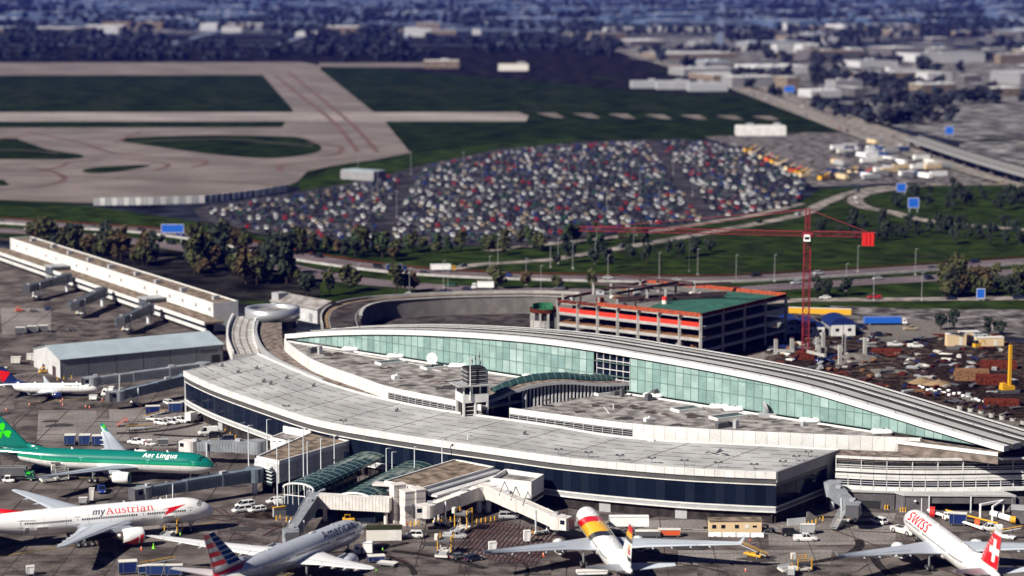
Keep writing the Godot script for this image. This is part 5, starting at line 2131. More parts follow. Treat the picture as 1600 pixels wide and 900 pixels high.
func car_body(style):
	var d = car_dims(style)
	var s = mb()
	var l = d[0]
	hull(s, [[-l, d[1] * 0.88, 0.42, d[2] * 0.86], [-l + 0.18, d[1] * 0.97, 0.3, d[2]], [-l * 0.4, d[1], 0.26, d[2]], [l * 0.42, d[1], 0.26, d[2]], [l - 0.5, d[1] * 0.96, 0.28, d[2] * 0.92], [l - 0.08, d[1] * 0.86, 0.36, d[2] * 0.74], [l, d[1] * 0.8, 0.42, d[2] * 0.6]])
	if style == "pickup":
		for q in [-1, 1]:
			box(s, Vector3(-1.8, d[2] + 0.12, q * d[1] * 0.9), Vector3(2.0, 0.3, 0.12))
		box(s, Vector3(-2.78, d[2] + 0.12, 0), Vector3(0.1, 0.3, d[1] * 1.8))
	# roof panel and pillars
	var w = d[1] * 0.8
	wedge(s, d[5] - 0.06, d[6] + 0.06, d[3] - 0.08, d[3], d[5] + 0.1, d[6] - 0.1, w, w * 0.92)
	for q in [-1, 1]:
		for p in [[d[4], d[5]], [d[7], d[6]], [lerpf(d[4], d[7], 0.48), lerpf(d[5], d[6], 0.5)]]:
			bar(s, Vector3(p[0], d[2] - 0.02, q * d[1] * 0.88), Vector3(p[1], d[3] - 0.05, q * w * 0.98), 0.11)
		if style == "van":
			hexa(s, [Vector3(d[4], d[2], q * d[1] * 0.86), Vector3(d[4], d[2], q * d[1] * 0.95), Vector3(0.4, d[2], q * d[1] * 0.95), Vector3(0.4, d[2], q * d[1] * 0.86), Vector3(d[5], d[3] - 0.04, q * w * 0.94), Vector3(d[5], d[3] - 0.04, q * w * 1.03), Vector3(0.4, d[3] - 0.04, q * w * 1.03), Vector3(0.4, d[3] - 0.04, q * w * 0.94)])
	if style == "van":
		box(s, Vector3(d[4] + 0.02, (d[2] + d[3]) * 0.5, 0), Vector3(0.08, d[3] - d[2], w * 1.9))
	return s

func car_glass(style):
	var d = car_dims(style)
	var s = mb()
	hexa(s, [Vector3(d[4], d[2] - 0.02, -d[1] * 0.86), Vector3(d[4], d[2] - 0.02, d[1] * 0.86), Vector3(d[7], d[2] - 0.02, d[1] * 0.86), Vector3(d[7], d[2] - 0.02, -d[1] * 0.86), Vector3(d[5], d[3] - 0.05, -d[1] * 0.78), Vector3(d[5], d[3] - 0.05, d[1] * 0.78), Vector3(d[6], d[3] - 0.05, d[1] * 0.78), Vector3(d[6], d[3] - 0.05, -d[1] * 0.78)])
	return s

func car(label, style, m, px, py, turn, group = "", called = "", cat = ""):
	var names = {"sedan": "parked_car", "suv": "parked_suv", "wagon": "parked_car", "van": "panel_van", "minivan": "minivan", "pickup": "pickup_truck"}
	var cats = {"sedan": "car", "suv": "car", "wagon": "car", "van": "van", "minivan": "van", "pickup": "pickup truck"}
	var t = thing(called if called else names[style], label, cat if cat else cats[style], G(px, py, 0.04), turn, group)
	for q in [["body", "b"], ["windows", "g"]]:
		var key = style + q[1]
		if not kinds.has(key):
			var s = car_body(style) if q[1] == "b" else car_glass(style)
			s.generate_normals()
			kinds[key] = s.commit()
		node_of(q[0], kinds[key], m if q[1] == "b" else M.car_glass, t)
	var d = car_dims(style)
	wheels(t, [-d[0] * 0.62, d[0] * 0.64], d[1] * 0.9)
	for e in [[d[0] - 0.03, "headlight", "lamp_glass"], [-d[0] + 0.03, "tail_light", "red"]]:
		for q in [-1, 1]:
			var s = mb()
			box(s, Vector3(e[0], d[2] * 0.72, q * d[1] * 0.66), Vector3(0.1, 0.16, 0.34))
			part(e[1], s, M[e[2]], t)
	return t

# ------------------------------------------------------------------ ramp equipment
func cone(px, py, label = "orange traffic cone standing on the apron"):
	if not kinds.has("cone"):
		var t = thing("traffic_cone", label, "traffic cone", G(px, py), 0.0, "traffic cones on the apron")
		var s = mb()
		tube(s, Vector3(0, 0.06, 0), Vector3(0, 0.95, 0), 0.26, 0.06, 10)
		part("cone_body", s, M.orange, t)
		s = mb()
		box(s, Vector3(0, 0.03, 0), Vector3(0.7, 0.06, 0.7))
		part("foot", s, M.orange, t)
		s = mb()
		tube(s, Vector3(0, 0.5, 0), Vector3(0, 0.68, 0), 0.175, 0.13, 10)
		part("collar", s, M.white, t)
		kinds["cone"] = t
	else:
		dup(kinds["cone"], label, G(px, py), null, "traffic cones on the apron")

func container(label, m, px, py, turn, l = 3.2, called = "cargo_container", w = 1.6, h = 1.7):
	# box on a low dolly with wheels
	var t = thing(called, label, "cargo container", G(px, py), turn)
	var s = mb()
	hexa(s, [Vector3(-l / 2, 0.55, -w / 2), Vector3(-l / 2, 0.55, w / 2), Vector3(l / 2 - 0.35, 0.55, w / 2), Vector3(l / 2 - 0.35, 0.55, -w / 2), Vector3(-l / 2, 0.55 + h, -w / 2), Vector3(-l / 2, 0.55 + h, w / 2), Vector3(l / 2, 0.55 + h, w / 2), Vector3(l / 2, 0.55 + h, -w / 2)])
	part("shell", s, m, t)
	s = mb()
	for e in [[-l / 2, -l / 2], [l / 2 - 0.35, l / 2]]:
		for q in [-1, 1]:
			bar(s, Vector3(e[0], 0.56, q * w / 2), Vector3(e[1], 0.55 + h, q * w / 2), 0.1)
	for q in [-1, 1]:
		bar(s, Vector3(-l / 2, 0.55 + h, q * w / 2), Vector3(l / 2, 0.55 + h, q * w / 2), 0.1)
		bar(s, Vector3(-l / 4, 0.56, q * w / 2), Vector3(-l / 4, 0.55 + h, q * w / 2), 0.06)
	part("edge_frame", s, M.steel, t)
	s = mb()
	box(s, Vector3(0, 0.55 + h + 0.02, 0), Vector3(l, 0.05, w))
	part("lid", s, M.offwhite, t)
	s = mb()
	box(s, Vector3(0, 0.46, 0), Vector3(l + 0.2, 0.14, w + 0.1))
	bar(s, Vector3(l / 2, 0.4, 0), Vector3(l / 2 + 1.1, 0.25, 0), 0.1)
	part("dolly", s, M.darkgrey, t)
	wheels(t, [-l * 0.36, l * 0.36], w * 0.42, 0.24, 0.16)
	return t

func cart(label, px, py, turn, canopy_m = ""):
	# open baggage cart with canopy
	var t = thing("baggage_cart", label, "baggage cart", G(px, py), turn)
	var s = mb()
	box(s, Vector3(0, 0.5, 0), Vector3(3.0, 0.14, 1.5))
	bar(s, Vector3(1.5, 0.4, 0), Vector3(2.6, 0.3, 0), 0.1)
	part("bed", s, M.grey, t)
	s = mb()
	for x in [-1.45, 1.45]:
		for z in [-0.7, 0.7]:
			bar(s, Vector3(x, 0.5, z), Vector3(x, 2.0, z), 0.08)
	for x in [-1.45, 1.45]:
		box(s, Vector3(x, 1.2, 0), Vector3(0.05, 1.4, 1.4))
	part("end_frame", s, M.steel, t)
	s = mb()
	box(s, Vector3(0, 2.05, 0), Vector3(3.2, 0.1, 1.6))
	part("canopy", s, M[canopy_m] if canopy_m else M.offwhite, t)
	s = mb()
	box(s, Vector3(0, 1.25, 0.68), Vector3(2.8, 1.4, 0.04))
	box(s, Vector3(0, 1.25, -0.68), Vector3(2.8, 1.4, 0.04))
	part("curtain", s, M.blue if canopy_m == "" else M.darkgrey, t)
	wheels(t, [-1.0, 1.0], 0.62, 0.26, 0.16)
	return t

func tug(label, m, px, py, turn):
	var t = thing("baggage_tug", label, "tug", G(px, py), turn)
	var s = mb()
	hull(s, [[-1.5, 0.7, 0.35, 0.95], [-1.3, 0.78, 0.28, 1.0], [0.1, 0.78, 0.28, 0.9], [1.2, 0.74, 0.28, 1.0], [1.5, 0.66, 0.35, 0.85]])
	part("body", s, m, t)
	s = mb()
	for x in [-0.9, 0.35]:
		for z in [-0.62, 0.62]:
			bar(s, Vector3(x, 0.9, z), Vector3(x, 1.85, z), 0.08)
	box(s, Vector3(-0.28, 1.88, 0), Vector3(1.5, 0.1, 1.4))
	part("canopy", s, m, t)
	s = mb()
	box(s, Vector3(-0.55, 1.0, 0), Vector3(0.6, 0.2, 1.0))
	box(s, Vector3(-0.85, 1.25, 0), Vector3(0.14, 0.5, 1.0))
	part("seat", s, M.black, t)
	s = mb()
	box(s, Vector3(0.42, 1.45, 0), Vector3(0.05, 0.6, 1.15))
	part("windscreen", s, M.car_glass, t)
	wheels(t, [-0.95, 0.95], 0.68, 0.34, 0.26)
	return t

func belt_loader(label, px, py, turn, m, rise = 0.32):
	var t = thing("belt_loader", label, "belt loader", G(px, py), turn)
	var s = mb()
	hull(s, [[-2.6, 0.85, 0.4, 0.85], [-2.4, 0.95, 0.35, 0.9], [1.6, 0.95, 0.35, 0.9], [2.2, 0.9, 0.4, 0.8]])
	part("chassis", s, m, t)
	s = mb()
	var a = Vector3(-3.8, 0.9, 0.1)
	var b = a + Vector3(cos(rise), sin(rise), 0) * 8.0
	bar(s, a, b, 0.9, 0.22)
	var f = part("belt_frame", s, M.grey, t)
	s = mb()
	bar(s, a + Vector3(0, 0.14, 0), b + Vector3(0, 0.14, 0), 0.62, 0.06)
	part("belt", s, M.black, f)
	s = mb()
	for z in [-0.42, 0.42]:
		bar(s, a + Vector3(0, 0.5, z), b + Vector3(0, 0.5, z), 0.06)
		for i in 6:
			var p = a.lerp(b, i / 5.0)
			bar(s, p + Vector3(0, 0.05, z), p + Vector3(0, 0.5, z), 0.05)
	part("hand_rail", s, M.yellow, f)
	s = mb()
	for z in [-0.4, 0.4]:
		bar(s, Vector3(0.6, 0.8, z), a.lerp(b, 0.75) + Vector3(0, 0, z), 0.14)
	part("lift_arm", s, M.darkgrey, t)
	s = mb()
	box(s, Vector3(-1.6, 1.15, -0.65), Vector3(0.6, 0.5, 0.45))
	box(s, Vector3(-1.85, 1.5, -0.65), Vector3(0.1, 0.6, 0.45))
	part("seat", s, M.black, t)
	wheels(t, [-1.7, 1.4], 0.85, 0.36, 0.26)
	return t

func cargo_loader(label, px, py, turn, h, post = "yellow"):
	# scissor platform loader
	var t = thing("cargo_loader", label, "cargo loader", G(px, py), turn)
	var s = mb()
	box(s, Vector3(0, 0.75, 0), Vector3(7.4, 0.5, 3.0))
	part("chassis", s, M.offwhite, t)
	s = mb()
	box(s, Vector3(1.6, h, 0), Vector3(4.2, 0.3, 3.0))
	for i in 9:
		tube(s, Vector3(-0.3 + i * 0.48, h + 0.18, -1.3), Vector3(-0.3 + i * 0.48, h + 0.18, 1.3), 0.07, 0.07, 6)
	part("platform", s, M.darkgrey, t)
	s = mb()
	for z in [-1.1, 1.1]:
		bar(s, Vector3(0.0, 0.9, z), Vector3(3.2, h - 0.1, z), 0.2)
		bar(s, Vector3(3.2, 0.9, z), Vector3(0.0, h - 0.1, z), 0.2)
	part("scissor", s, M.grey, t)
	s = mb()
	for z in [-1.6, 1.6]:
		for x in [0.0, 3.4]:
			bar(s, Vector3(x, 0.6, z), Vector3(x, h + 1.2, z), 0.2)
		bar(s, Vector3(0, h + 1.1, z), Vector3(3.4, h + 1.1, z), 0.12)
		bar(s, Vector3(0, h + 0.6, z), Vector3(3.4, h + 0.6, z), 0.1)
	part("guard_post", s, M[post], t)
	s = mb()
	box(s, Vector3(-2.2, 1.1, 0), Vector3(3.0, 0.16, 2.6))
	for z in [-1.25, 1.25]:
		box(s, Vector3(-2.2, 1.35, z), Vector3(3.0, 0.4, 0.1))
	part("bridge_deck", s, M.grey, t)
	s = mb()
	box(s, Vector3(0.4, h + 0.9, -1.9), Vector3(1.0, 1.4, 0.8))
	part("driver_cab", s, M.offwhite, t)
	wheels(t, [-2.8, 2.8], 1.35, 0.42, 0.34)
	return t

func box_truck(label, px, py, turn, m, l = 6.0, lifted = 0.0, cabm = null, lettered = ""):
	var t = thing("box_truck", label, "truck", G(px, py), turn)
	var cm = cabm if cabm else m
	var s = mb()
	box(s, Vector3(0, 0.75, 0), Vector3(l + 2.4, 0.3, 1.2))
	part("chassis", s, M.darkgrey, t)
	s = mb()
	var x = l / 2 + 0.1
	hexa(s, [Vector3(x, 0.7, -1.05), Vector3(x, 0.7, 1.05), Vector3(x + 1.9, 0.7, 1.0), Vector3(x + 1.9, 0.7, -1.0), Vector3(x, 2.5, -1.0), Vector3(x, 2.5, 1.0), Vector3(x + 1.3, 2.5, 0.95), Vector3(x + 1.3, 2.5, -0.95)])
	var cab = part("cab", s, cm, t)
	s = mb()
	hexa(s, [Vector3(x + 1.72, 1.55, -0.9), Vector3(x + 1.76, 1.55, 0.9), Vector3(x + 1.84, 1.3, 0.9), Vector3(x + 1.84, 1.3, -0.9), Vector3(x + 1.34, 2.4, -0.86), Vector3(x + 1.34, 2.4, 0.86), Vector3(x + 1.44, 2.4, 0.86), Vector3(x + 1.44, 2.4, -0.86)])
	for z in [-1.03, 1.03]:
		box(s, Vector3(x + 0.75, 1.95, z), Vector3(0.8, 0.65, 0.06))
	part("window", s, M.car_glass, cab)
	s = mb()
	box(s, Vector3(-0.4, 2.05 + lifted, 0), Vector3(l, 2.3, 2.3))
	var bx = part("cargo_box", s, m, t)
	s = mb()
	for q in [-l / 2 - 0.4, l / 2 - 0.4]:
		for z in [-1.15, 1.15]:
			bar(s, Vector3(q, 0.92 + lifted, z), Vector3(q, 3.22 + lifted, z), 0.1)
	for z in [-1.15, 1.15]:
		bar(s, Vector3(-l / 2 - 0.4, 3.2 + lifted, z), Vector3(l / 2 - 0.4, 3.2 + lifted, z), 0.1)
	part("edge_trim", s, M.grey, bx)
	if lifted > 0:
		s = mb()
		for z in [-0.7, 0.7]:
			bar(s, Vector3(-l / 2, 0.9, z), Vector3(l / 2 - 1, 0.9 + lifted, z), 0.16)
			bar(s, Vector3(l / 2 - 1, 0.9, z), Vector3(-l / 2, 0.9 + lifted, z), 0.16)
		part("scissor_lift", s, M.darkgrey, t)
		s = mb()
		for q in [-l / 2 + 0.3, l / 2 - 1.0]:
			box(s, Vector3(q, 2.05 + lifted, 1.17), Vector3(0.9, 1.7, 0.06))
		part("door", s, M.darkgrey, bx)
	wheels(t, [-l * 0.38, l / 2 + 1.0], 0.98, 0.46, 0.34)
	return t

func tow_tractor(label, px, py, turn, m, big = 1.0):
	var t = thing("aircraft_tow_tractor", label, "tow tractor", G(px, py), turn)
	var s = mb()
	hull(s, [[-3.4 * big, 1.1 * big, 0.5, 1.2 * big], [-3.1 * big, 1.3 * big, 0.4, 1.35 * big], [1.0, 1.3 * big, 0.4, 1.35 * big], [2.6 * big, 1.25 * big, 0.4, 1.2 * big], [3.3 * big, 1.1 * big, 0.5, 1.0 * big]])
	part("body", s, m, t)
	s = mb()
	wedge(s, 0.6 * big, 2.4 * big, 1.3 * big, 2.1 * big, 0.8 * big, 2.0 * big, 0.9 * big, 0.75 * big)
	part("cab", s, m, t)
	s = mb()
	wedge(s, 0.52 * big, 2.48 * big, 1.45 * big, 1.95 * big, 0.7 * big, 2.12 * big, 0.84 * big, 0.74 * big)
	part("window", s, M.car_glass, t)
	s = mb()
	box(s, Vector3(-1.4 * big, 1.38 * big, 0), Vector3(2.0 * big, 0.08, 1.6 * big))
	for i in 5:
		box(s, Vector3((-2.2 + i * 0.4) * big, 1.43 * big, 0), Vector3(0.12, 0.08, 1.4 * big))
	part("engine_grille", s, M.darkgrey, t)
	wheels(t, [-2.1 * big, 2.0 * big], 1.12 * big, 0.6 * big, 0.45)
	s = mb()
	bar(s, Vector3(3.2 * big, 0.6, 0), Vector3(3.2 * big + 3.4, 0.6, 0), 0.16)
	part("tow_bar", s, M.yellow, t)
	return t

func stairs_truck(label, px, py, turn, m):
	var t = thing("mobile_stairs", label, "boarding stairs", G(px, py), turn)
	var s = mb()
	for i in 12:
		box(s, Vector3(-2.6 + i * 0.42, 0.7 + i * 0.26, 0), Vector3(0.44, 0.1, 1.4))
	part("step", s, M.grey, t)
	s = mb()
	for z in [-0.78, 0.78]:
		bar(s, Vector3(-2.8, 0.6, z), Vector3(2.2, 3.6, z), 0.12, 0.3)
		bar(s, Vector3(-2.8, 1.5, z), Vector3(2.2, 4.6, z), 0.08)
		bar(s, Vector3(2.2, 4.6, z), Vector3(3.6, 4.6, z), 0.08)
		for i in 5:
			bar(s, Vector3(-2.8 + i * 1.25, 0.6 + i * 0.75, z), Vector3(-2.8 + i * 1.25, 1.5 + i * 0.77, z), 0.06)
	box(s, Vector3(2.9, 3.6, 0), Vector3(1.4, 0.12, 1.5))
	part("rail", s, m, t)
	s = mb()
	box(s, Vector3(0, 0.6, 0), Vector3(5.6, 0.3, 1.5))
	for x in [1.8, 3.0]:
		for z in [-0.6, 0.6]:
			bar(s, Vector3(x, 0.6, z), Vector3(x, 3.6, z), 0.12)
	part("frame", s, M.darkgrey, t)
	wheels(t, [-2.0, 2.0], 0.8, 0.34, 0.22)
	return t

func bollard_row(label_of, pts, h = 1.1):
	for i in pts.size():
		if not kinds.has("bollard"):
			var t = thing("bollard", label_of, "bollard", pts[i], 0.0, label_of)
			var s = mb()
			tube(s, Vector3.ZERO, Vector3(0, h, 0), 0.17, 0.17, 10)
			tube(s, Vector3(0, h, 0), Vector3(0, h + 0.1, 0), 0.17, 0.08, 10)
			part("post", s, M.yellow, t)
			s = mb()
			box(s, Vector3(0, 0.04, 0), Vector3(0.6, 0.08, 0.6))
			part("foot", s, M.concrete, t)
			kinds["bollard"] = t
		else:
			dup(kinds["bollard"], label_of, pts[i], null, label_of)

func mast(label, px, py, h, arms = 2, group = "light masts along the piers", base_h = 0.0):
	var g = G(px, py, base_h)
	var thick = group.contains("pier") or group.contains("wing")
	var t = thing("light_mast", label, "light mast", g, 0.0, group)
	var s = mb()
	tube(s, Vector3(0, 0, 0), Vector3(0, h, 0), 0.2 if thick else 0.1, 0.11 if thick else 0.07, 10)
	part("pole", s, M.pole if thick else M.grey, t)
	s = mb()
	box(s, Vector3(0, 0.3, 0), Vector3(0.8, 0.6, 0.8))
	part("footing", s, M.concrete, t)
	s = mb()
	bar(s, Vector3(-0.7 if arms > 1 else 0.0, h, 0), Vector3(0.8, h, 0), 0.12)
	part("arm", s, M.pole, t)
	for q in ([-0.7, 0.8] if arms > 1 else [0.9]):
		s = mb()
		wedge(s, q - 0.42, q + 0.42, h - 0.02, h + 0.16, q - 0.34, q + 0.34, 0.24, 0.16)
		part("lamp_head", s, M.darkgrey, t)
	return t

# tunnel from the rotunda to the cab, on a drive column
func jet_bridge(label, a, b, m, joints = 2, h0 = 4.4, h1 = 4.0, cab_turn = 0.0, cab_m = null, rot = true):
	var t = thing("jet_bridge", label, "jet bridge")
	var pa = Vector3(a.x, h0, a.z)
	var pb = Vector3(b.x, h1, b.z)
	var d = pb - pa
	var l = d.length()
	d /= l
	for i in joints:
		var w = 2.9 - 0.35 * i
		var hh = 3.1 - 0.3 * i
		var p = pa + d * (l * i / joints - (0.8 if i else 0.0))
		var q = pa + d * (l * (i + 1) / joints)
		var s = mb()
		bar(s, p, q, w, hh)
		var tun = part("tunnel", s, m, t)
		s = mb()
		var n = int((q - p).length() / 0.75)
		var side = d.cross(Vector3.UP).normalized()
		var up = side.cross(d)
		for j in n:
			var c = p.lerp(q, (j + 0.5) / n)
			for z in [-1, 1]:
				box(s, c + side * z * (w * 0.5 + 0.03), Vector3(0.2, hh * 0.92, 0.09), Basis(d, up, side))
			box(s, c + up * (hh * 0.5 + 0.03), Vector3(0.14, 0.08, w * 0.94), Basis(d, up, side))
		stuff(part("corrugation", s, m, tun))
		s = mb()
		for z in [-1, 1]:
			bar(s, p + side * z * (w * 0.5 - 0.1) + up * (hh * 0.5 + 0.06), q + side * z * (w * 0.5 - 0.1) + up * (hh * 0.5 + 0.06), 0.16, 0.16)
		part("roof_beam", s, m, tun)
	if rot:
		var s = mb()
		tube(s, pa - Vector3(0, 1.8, 0), pa + Vector3(0, 1.75, 0), 2.4, 2.4, 18)
		var r = part("rotunda", s, m, t)
		s = mb()
		tube(s, Vector3(pa.x, 0, pa.z), pa - Vector3(0, 1.8, 0), 0.7, 0.7, 12)
		part("rotunda_column", s, M.pole, t)
	# cab
	var s = mb()
	var ang = atan2(-d.z, d.x) + cab_turn
	var cb = Basis(Vector3.UP, ang)
	var c = pb + d * 1.2
	tube(s, c - Vector3(0, 1.5, 0), c + Vector3(0, 1.6, 0), 2.0, 2.0, 16)
	var cab = part("cab", s, cab_m if cab_m else m, t)
	s = mb()
	box(s, c + cb * Vector3(1.9, 0.05, 0), Vector3(2.2, 2.9, 3.2), cb)
	part("cab_hood", s, cab_m if cab_m else m, cab)
	s = mb()
	for z in [-1.0, 0.0, 1.0]:
		box(s, c + cb * Vector3(3.02, 0.5, z), Vector3(0.06, 1.0, 0.8), cb)
	box(s, c + cb * Vector3(2.0, 0.5, 1.62), Vector3(1.2, 1.0, 0.06), cb)
	box(s, c + cb * Vector3(2.0, 0.5, -1.62), Vector3(1.2, 1.0, 0.06), cb)
	part("cab_window", s, M.glass_dark, cab)
	s = mb()
	for i in 4:
		box(s, c + cb * Vector3(3.1 + i * 0.16, 0, 0), Vector3(0.1, 3.0 - i * 0.05, 3.3 - i * 0.1), cb)
	part("bellows", s, M.darkgrey, cab)
	# drive column
	s = mb()
	var k = pa + d * (l * 0.8)
	var side = Vector3(-d.z, 0, d.x).normalized()
	for z in [-1, 1]:
		bar(s, Vector3(k.x, 0.7, k.z) + side * z * 1.5, Vector3(k.x, k.y + 1.4, k.z) + side * z * 1.7, 0.32)
	bar(s, Vector3(k.x, 0.9, k.z) - side * 1.9, Vector3(k.x, 0.9, k.z) + side * 1.9, 0.5)
	var col = part("lift_column", s, M.pole, t)
	for z in [-1.3, -0.6, 0.6, 1.3]:
		s = mb(true)
		wheel_shape(s, Vector3.ZERO, 0.55, 0.4)
		var w = part("drive_wheel", s, M.tyre, col)
		w.position = Vector3(k.x, 0.55, k.z) + side * z
		w.basis = Basis(Vector3.UP, atan2(-d.z, d.x))
	s = mb()
	bar(s, Vector3(k.x, 0.9, k.z) - side * 2.4 - d * 0.4, Vector3(k.x, 0.9, k.z) + side * 2.4 - d * 0.4, 0.24, 0.5)
	part("bumper", s, M.yellow, col)
	# service stairs beside the cab
	s = mb()
	var sd = c - side * 2.4 - d * 2.0
	for i in 10:
		box(s, Vector3(sd.x, 0.35 + i * 0.33, sd.z) - d * (4.0 - i * 0.4), Vector3(0.4, 0.06, 0.9), Basis(Vector3.UP, atan2(-d.z, d.x)))
	for z in [-0.45, 0.45]:
		bar(s, Vector3(sd.x, 0.2, sd.z) - d * 4.2 + side * z, Vector3(sd.x, 3.6, sd.z) + side * z, 0.1, 0.2)
		bar(s, Vector3(sd.x, 1.2, sd.z) - d * 4.2 + side * z, Vector3(sd.x, 4.6, sd.z) + side * z, 0.07)
	part("service_stairs", s, M.steel, t)
	s = mb()
	box(s, pa + d * l * 0.3 + Vector3(0, 1.9, 0), Vector3(1.6, 0.7, 1.2), Basis(Vector3.UP, ang))
	box(s, pb + Vector3(0, 1.9, 0), Vector3(1.2, 0.6, 1.0), Basis(Vector3.UP, ang))
	part("roof_unit", s, M.grey, t)
	return t

func build_bridges():
	jet_bridge("grey jet bridge reaching the small regional jet in front of the hangar", G(318, 600), G(150, 618), M.bridge_grey, 3, 5.4, 4.6, -0.2, M.bridge_grey)
	jet_bridge("parked blue-grey jet bridge with its cab standing free behind the small jet's nose", G(292, 618), G(190, 638), M.bridge_blue, 2, 5.2, 4.2, -0.3, M.bridge_grey)
	jet_bridge("grey jet bridge docked behind the nose of the green jet", G(402, 727), G(306, 725), M.bridge_grey, 3, 5.2, 5.0, -0.3, M.bridge_white)
	jet_bridge("long dark blue-grey jet bridge docked to the red arrow jet", G(398, 772), G(232, 799), M.bridge_blue, 3, 5.2, 5.0, 0.1, M.bridge_grey)
	jet_bridge("blue-grey jet bridge docked to the silver striped-tail jet", G(494, 806), G(456, 866), M.bridge_grey, 2, 5.0, 4.8, 0.3, M.bridge_grey)
	var t = thing("fixed_bridge", "white ribbed fixed bridge between glass vault and stair towers", "jet bridge")
	var a = G(497, 813) + Vector3(0, 5.0, 0)
	var b = G(611, 819) + Vector3(0, 5.0, 0)
	var s = mb()
	bar(s, a, b, 3.4, 3.3)
	var w = part("tunnel", s, M.bridge_white, t)
	s = mb()
	for i in 22:
		var c = a.lerp(b, (i + 0.5) / 22.0)
		box(s, c, Vector3(0.16, 3.34, 3.6))
	stuff(part("rib", s, M.bridge_white, w))
	for x in [0.1, 0.93]:
		s = mb()
		var c = a.lerp(b, x)
		tube(s, Vector3(c.x, 0, c.z), Vector3(c.x, 3.4, c.z), 0.5, 0.5, 12)
		part("column", s, M.bridge_white, t)
	jet_bridge("white jet bridge with a box cab over a yellow lift beside the stair towers", G(748, 800), G(672, 828), M.bridge_white, 2, 5.2, 5.0, -0.9, M.bridge_white)
	jet_bridge("large white jet bridge docked to the red and yellow banded jet", G(763, 800), G(868, 846), M.bridge_white, 2, 5.4, 5.0, 0.55, M.bridge_white)
	# tall hoop frames on the big white bridge
	var p0 = G(763, 800) + Vector3(0, 7.0, 0)
	var p1 = G(868, 846) + Vector3(0, 6.6, 0)
	for x in [0.25, 0.42, 0.6]:
		s = mb()
		var c = p0.lerp(p1, x)
		bar(s, c + Vector3(-1.3, -0.6, 1.2), c + Vector3(0, 2.6, 0), 0.14)
		bar(s, c + Vector3(1.3, -0.6, -1.2), c + Vector3(0, 2.6, 0), 0.14)
		part("hoop_frame", s, M.darkgrey, get_node("jet_bridge_006"))
	jet_bridge("grey jet bridge folded back against the concourse end wall", G(1300, 796), G(1330, 824), M.bridge_grey, 2, 5.4, 5.0, -0.3, M.bridge_grey)
	for q in [[105, 455, 45, 470, "dark jet bridge farthest along the long white concourse"], [160, 478, 118, 497, "dark jet bridge midway along the long white concourse"], [232, 505, 190, 522, "dark jet bridge nearest the hangar roof"]]:
		jet_bridge(q[4], G(q[0], q[1]), G(q[2], q[3]), M.bridge_dark, 2, 5.6, 5.0, 0.5, M.bridge_dark)
	# gate boxes at the far concourse
	for q in [[240, 492, "pale gate box on posts beside the long white concourse"], [92, 440, "low gate box midway along the long white concourse"]]:
		var g = G(q[0], q[1])
		t = thing("gate_box", q[2], "airport gate", g, 0.6)
		s = mb()
		box(s, Vector3(0, 5.0, 0), Vector3(9, 3.4, 7))
		part("wall", s, M.bridge_dark, t)
		s = mb()
		box(s, Vector3(0, 6.9, 0), Vector3(10, 0.5, 8))
		part("roof", s, M.panel_grey, t)
		for x in [-4, 4]:
			for z in [-3, 3]:
				s = mb()
				bar(s, Vector3(x, 0, z), Vector3(x, 3.4, z), 0.5)
				part("post", s, M.pole, t)

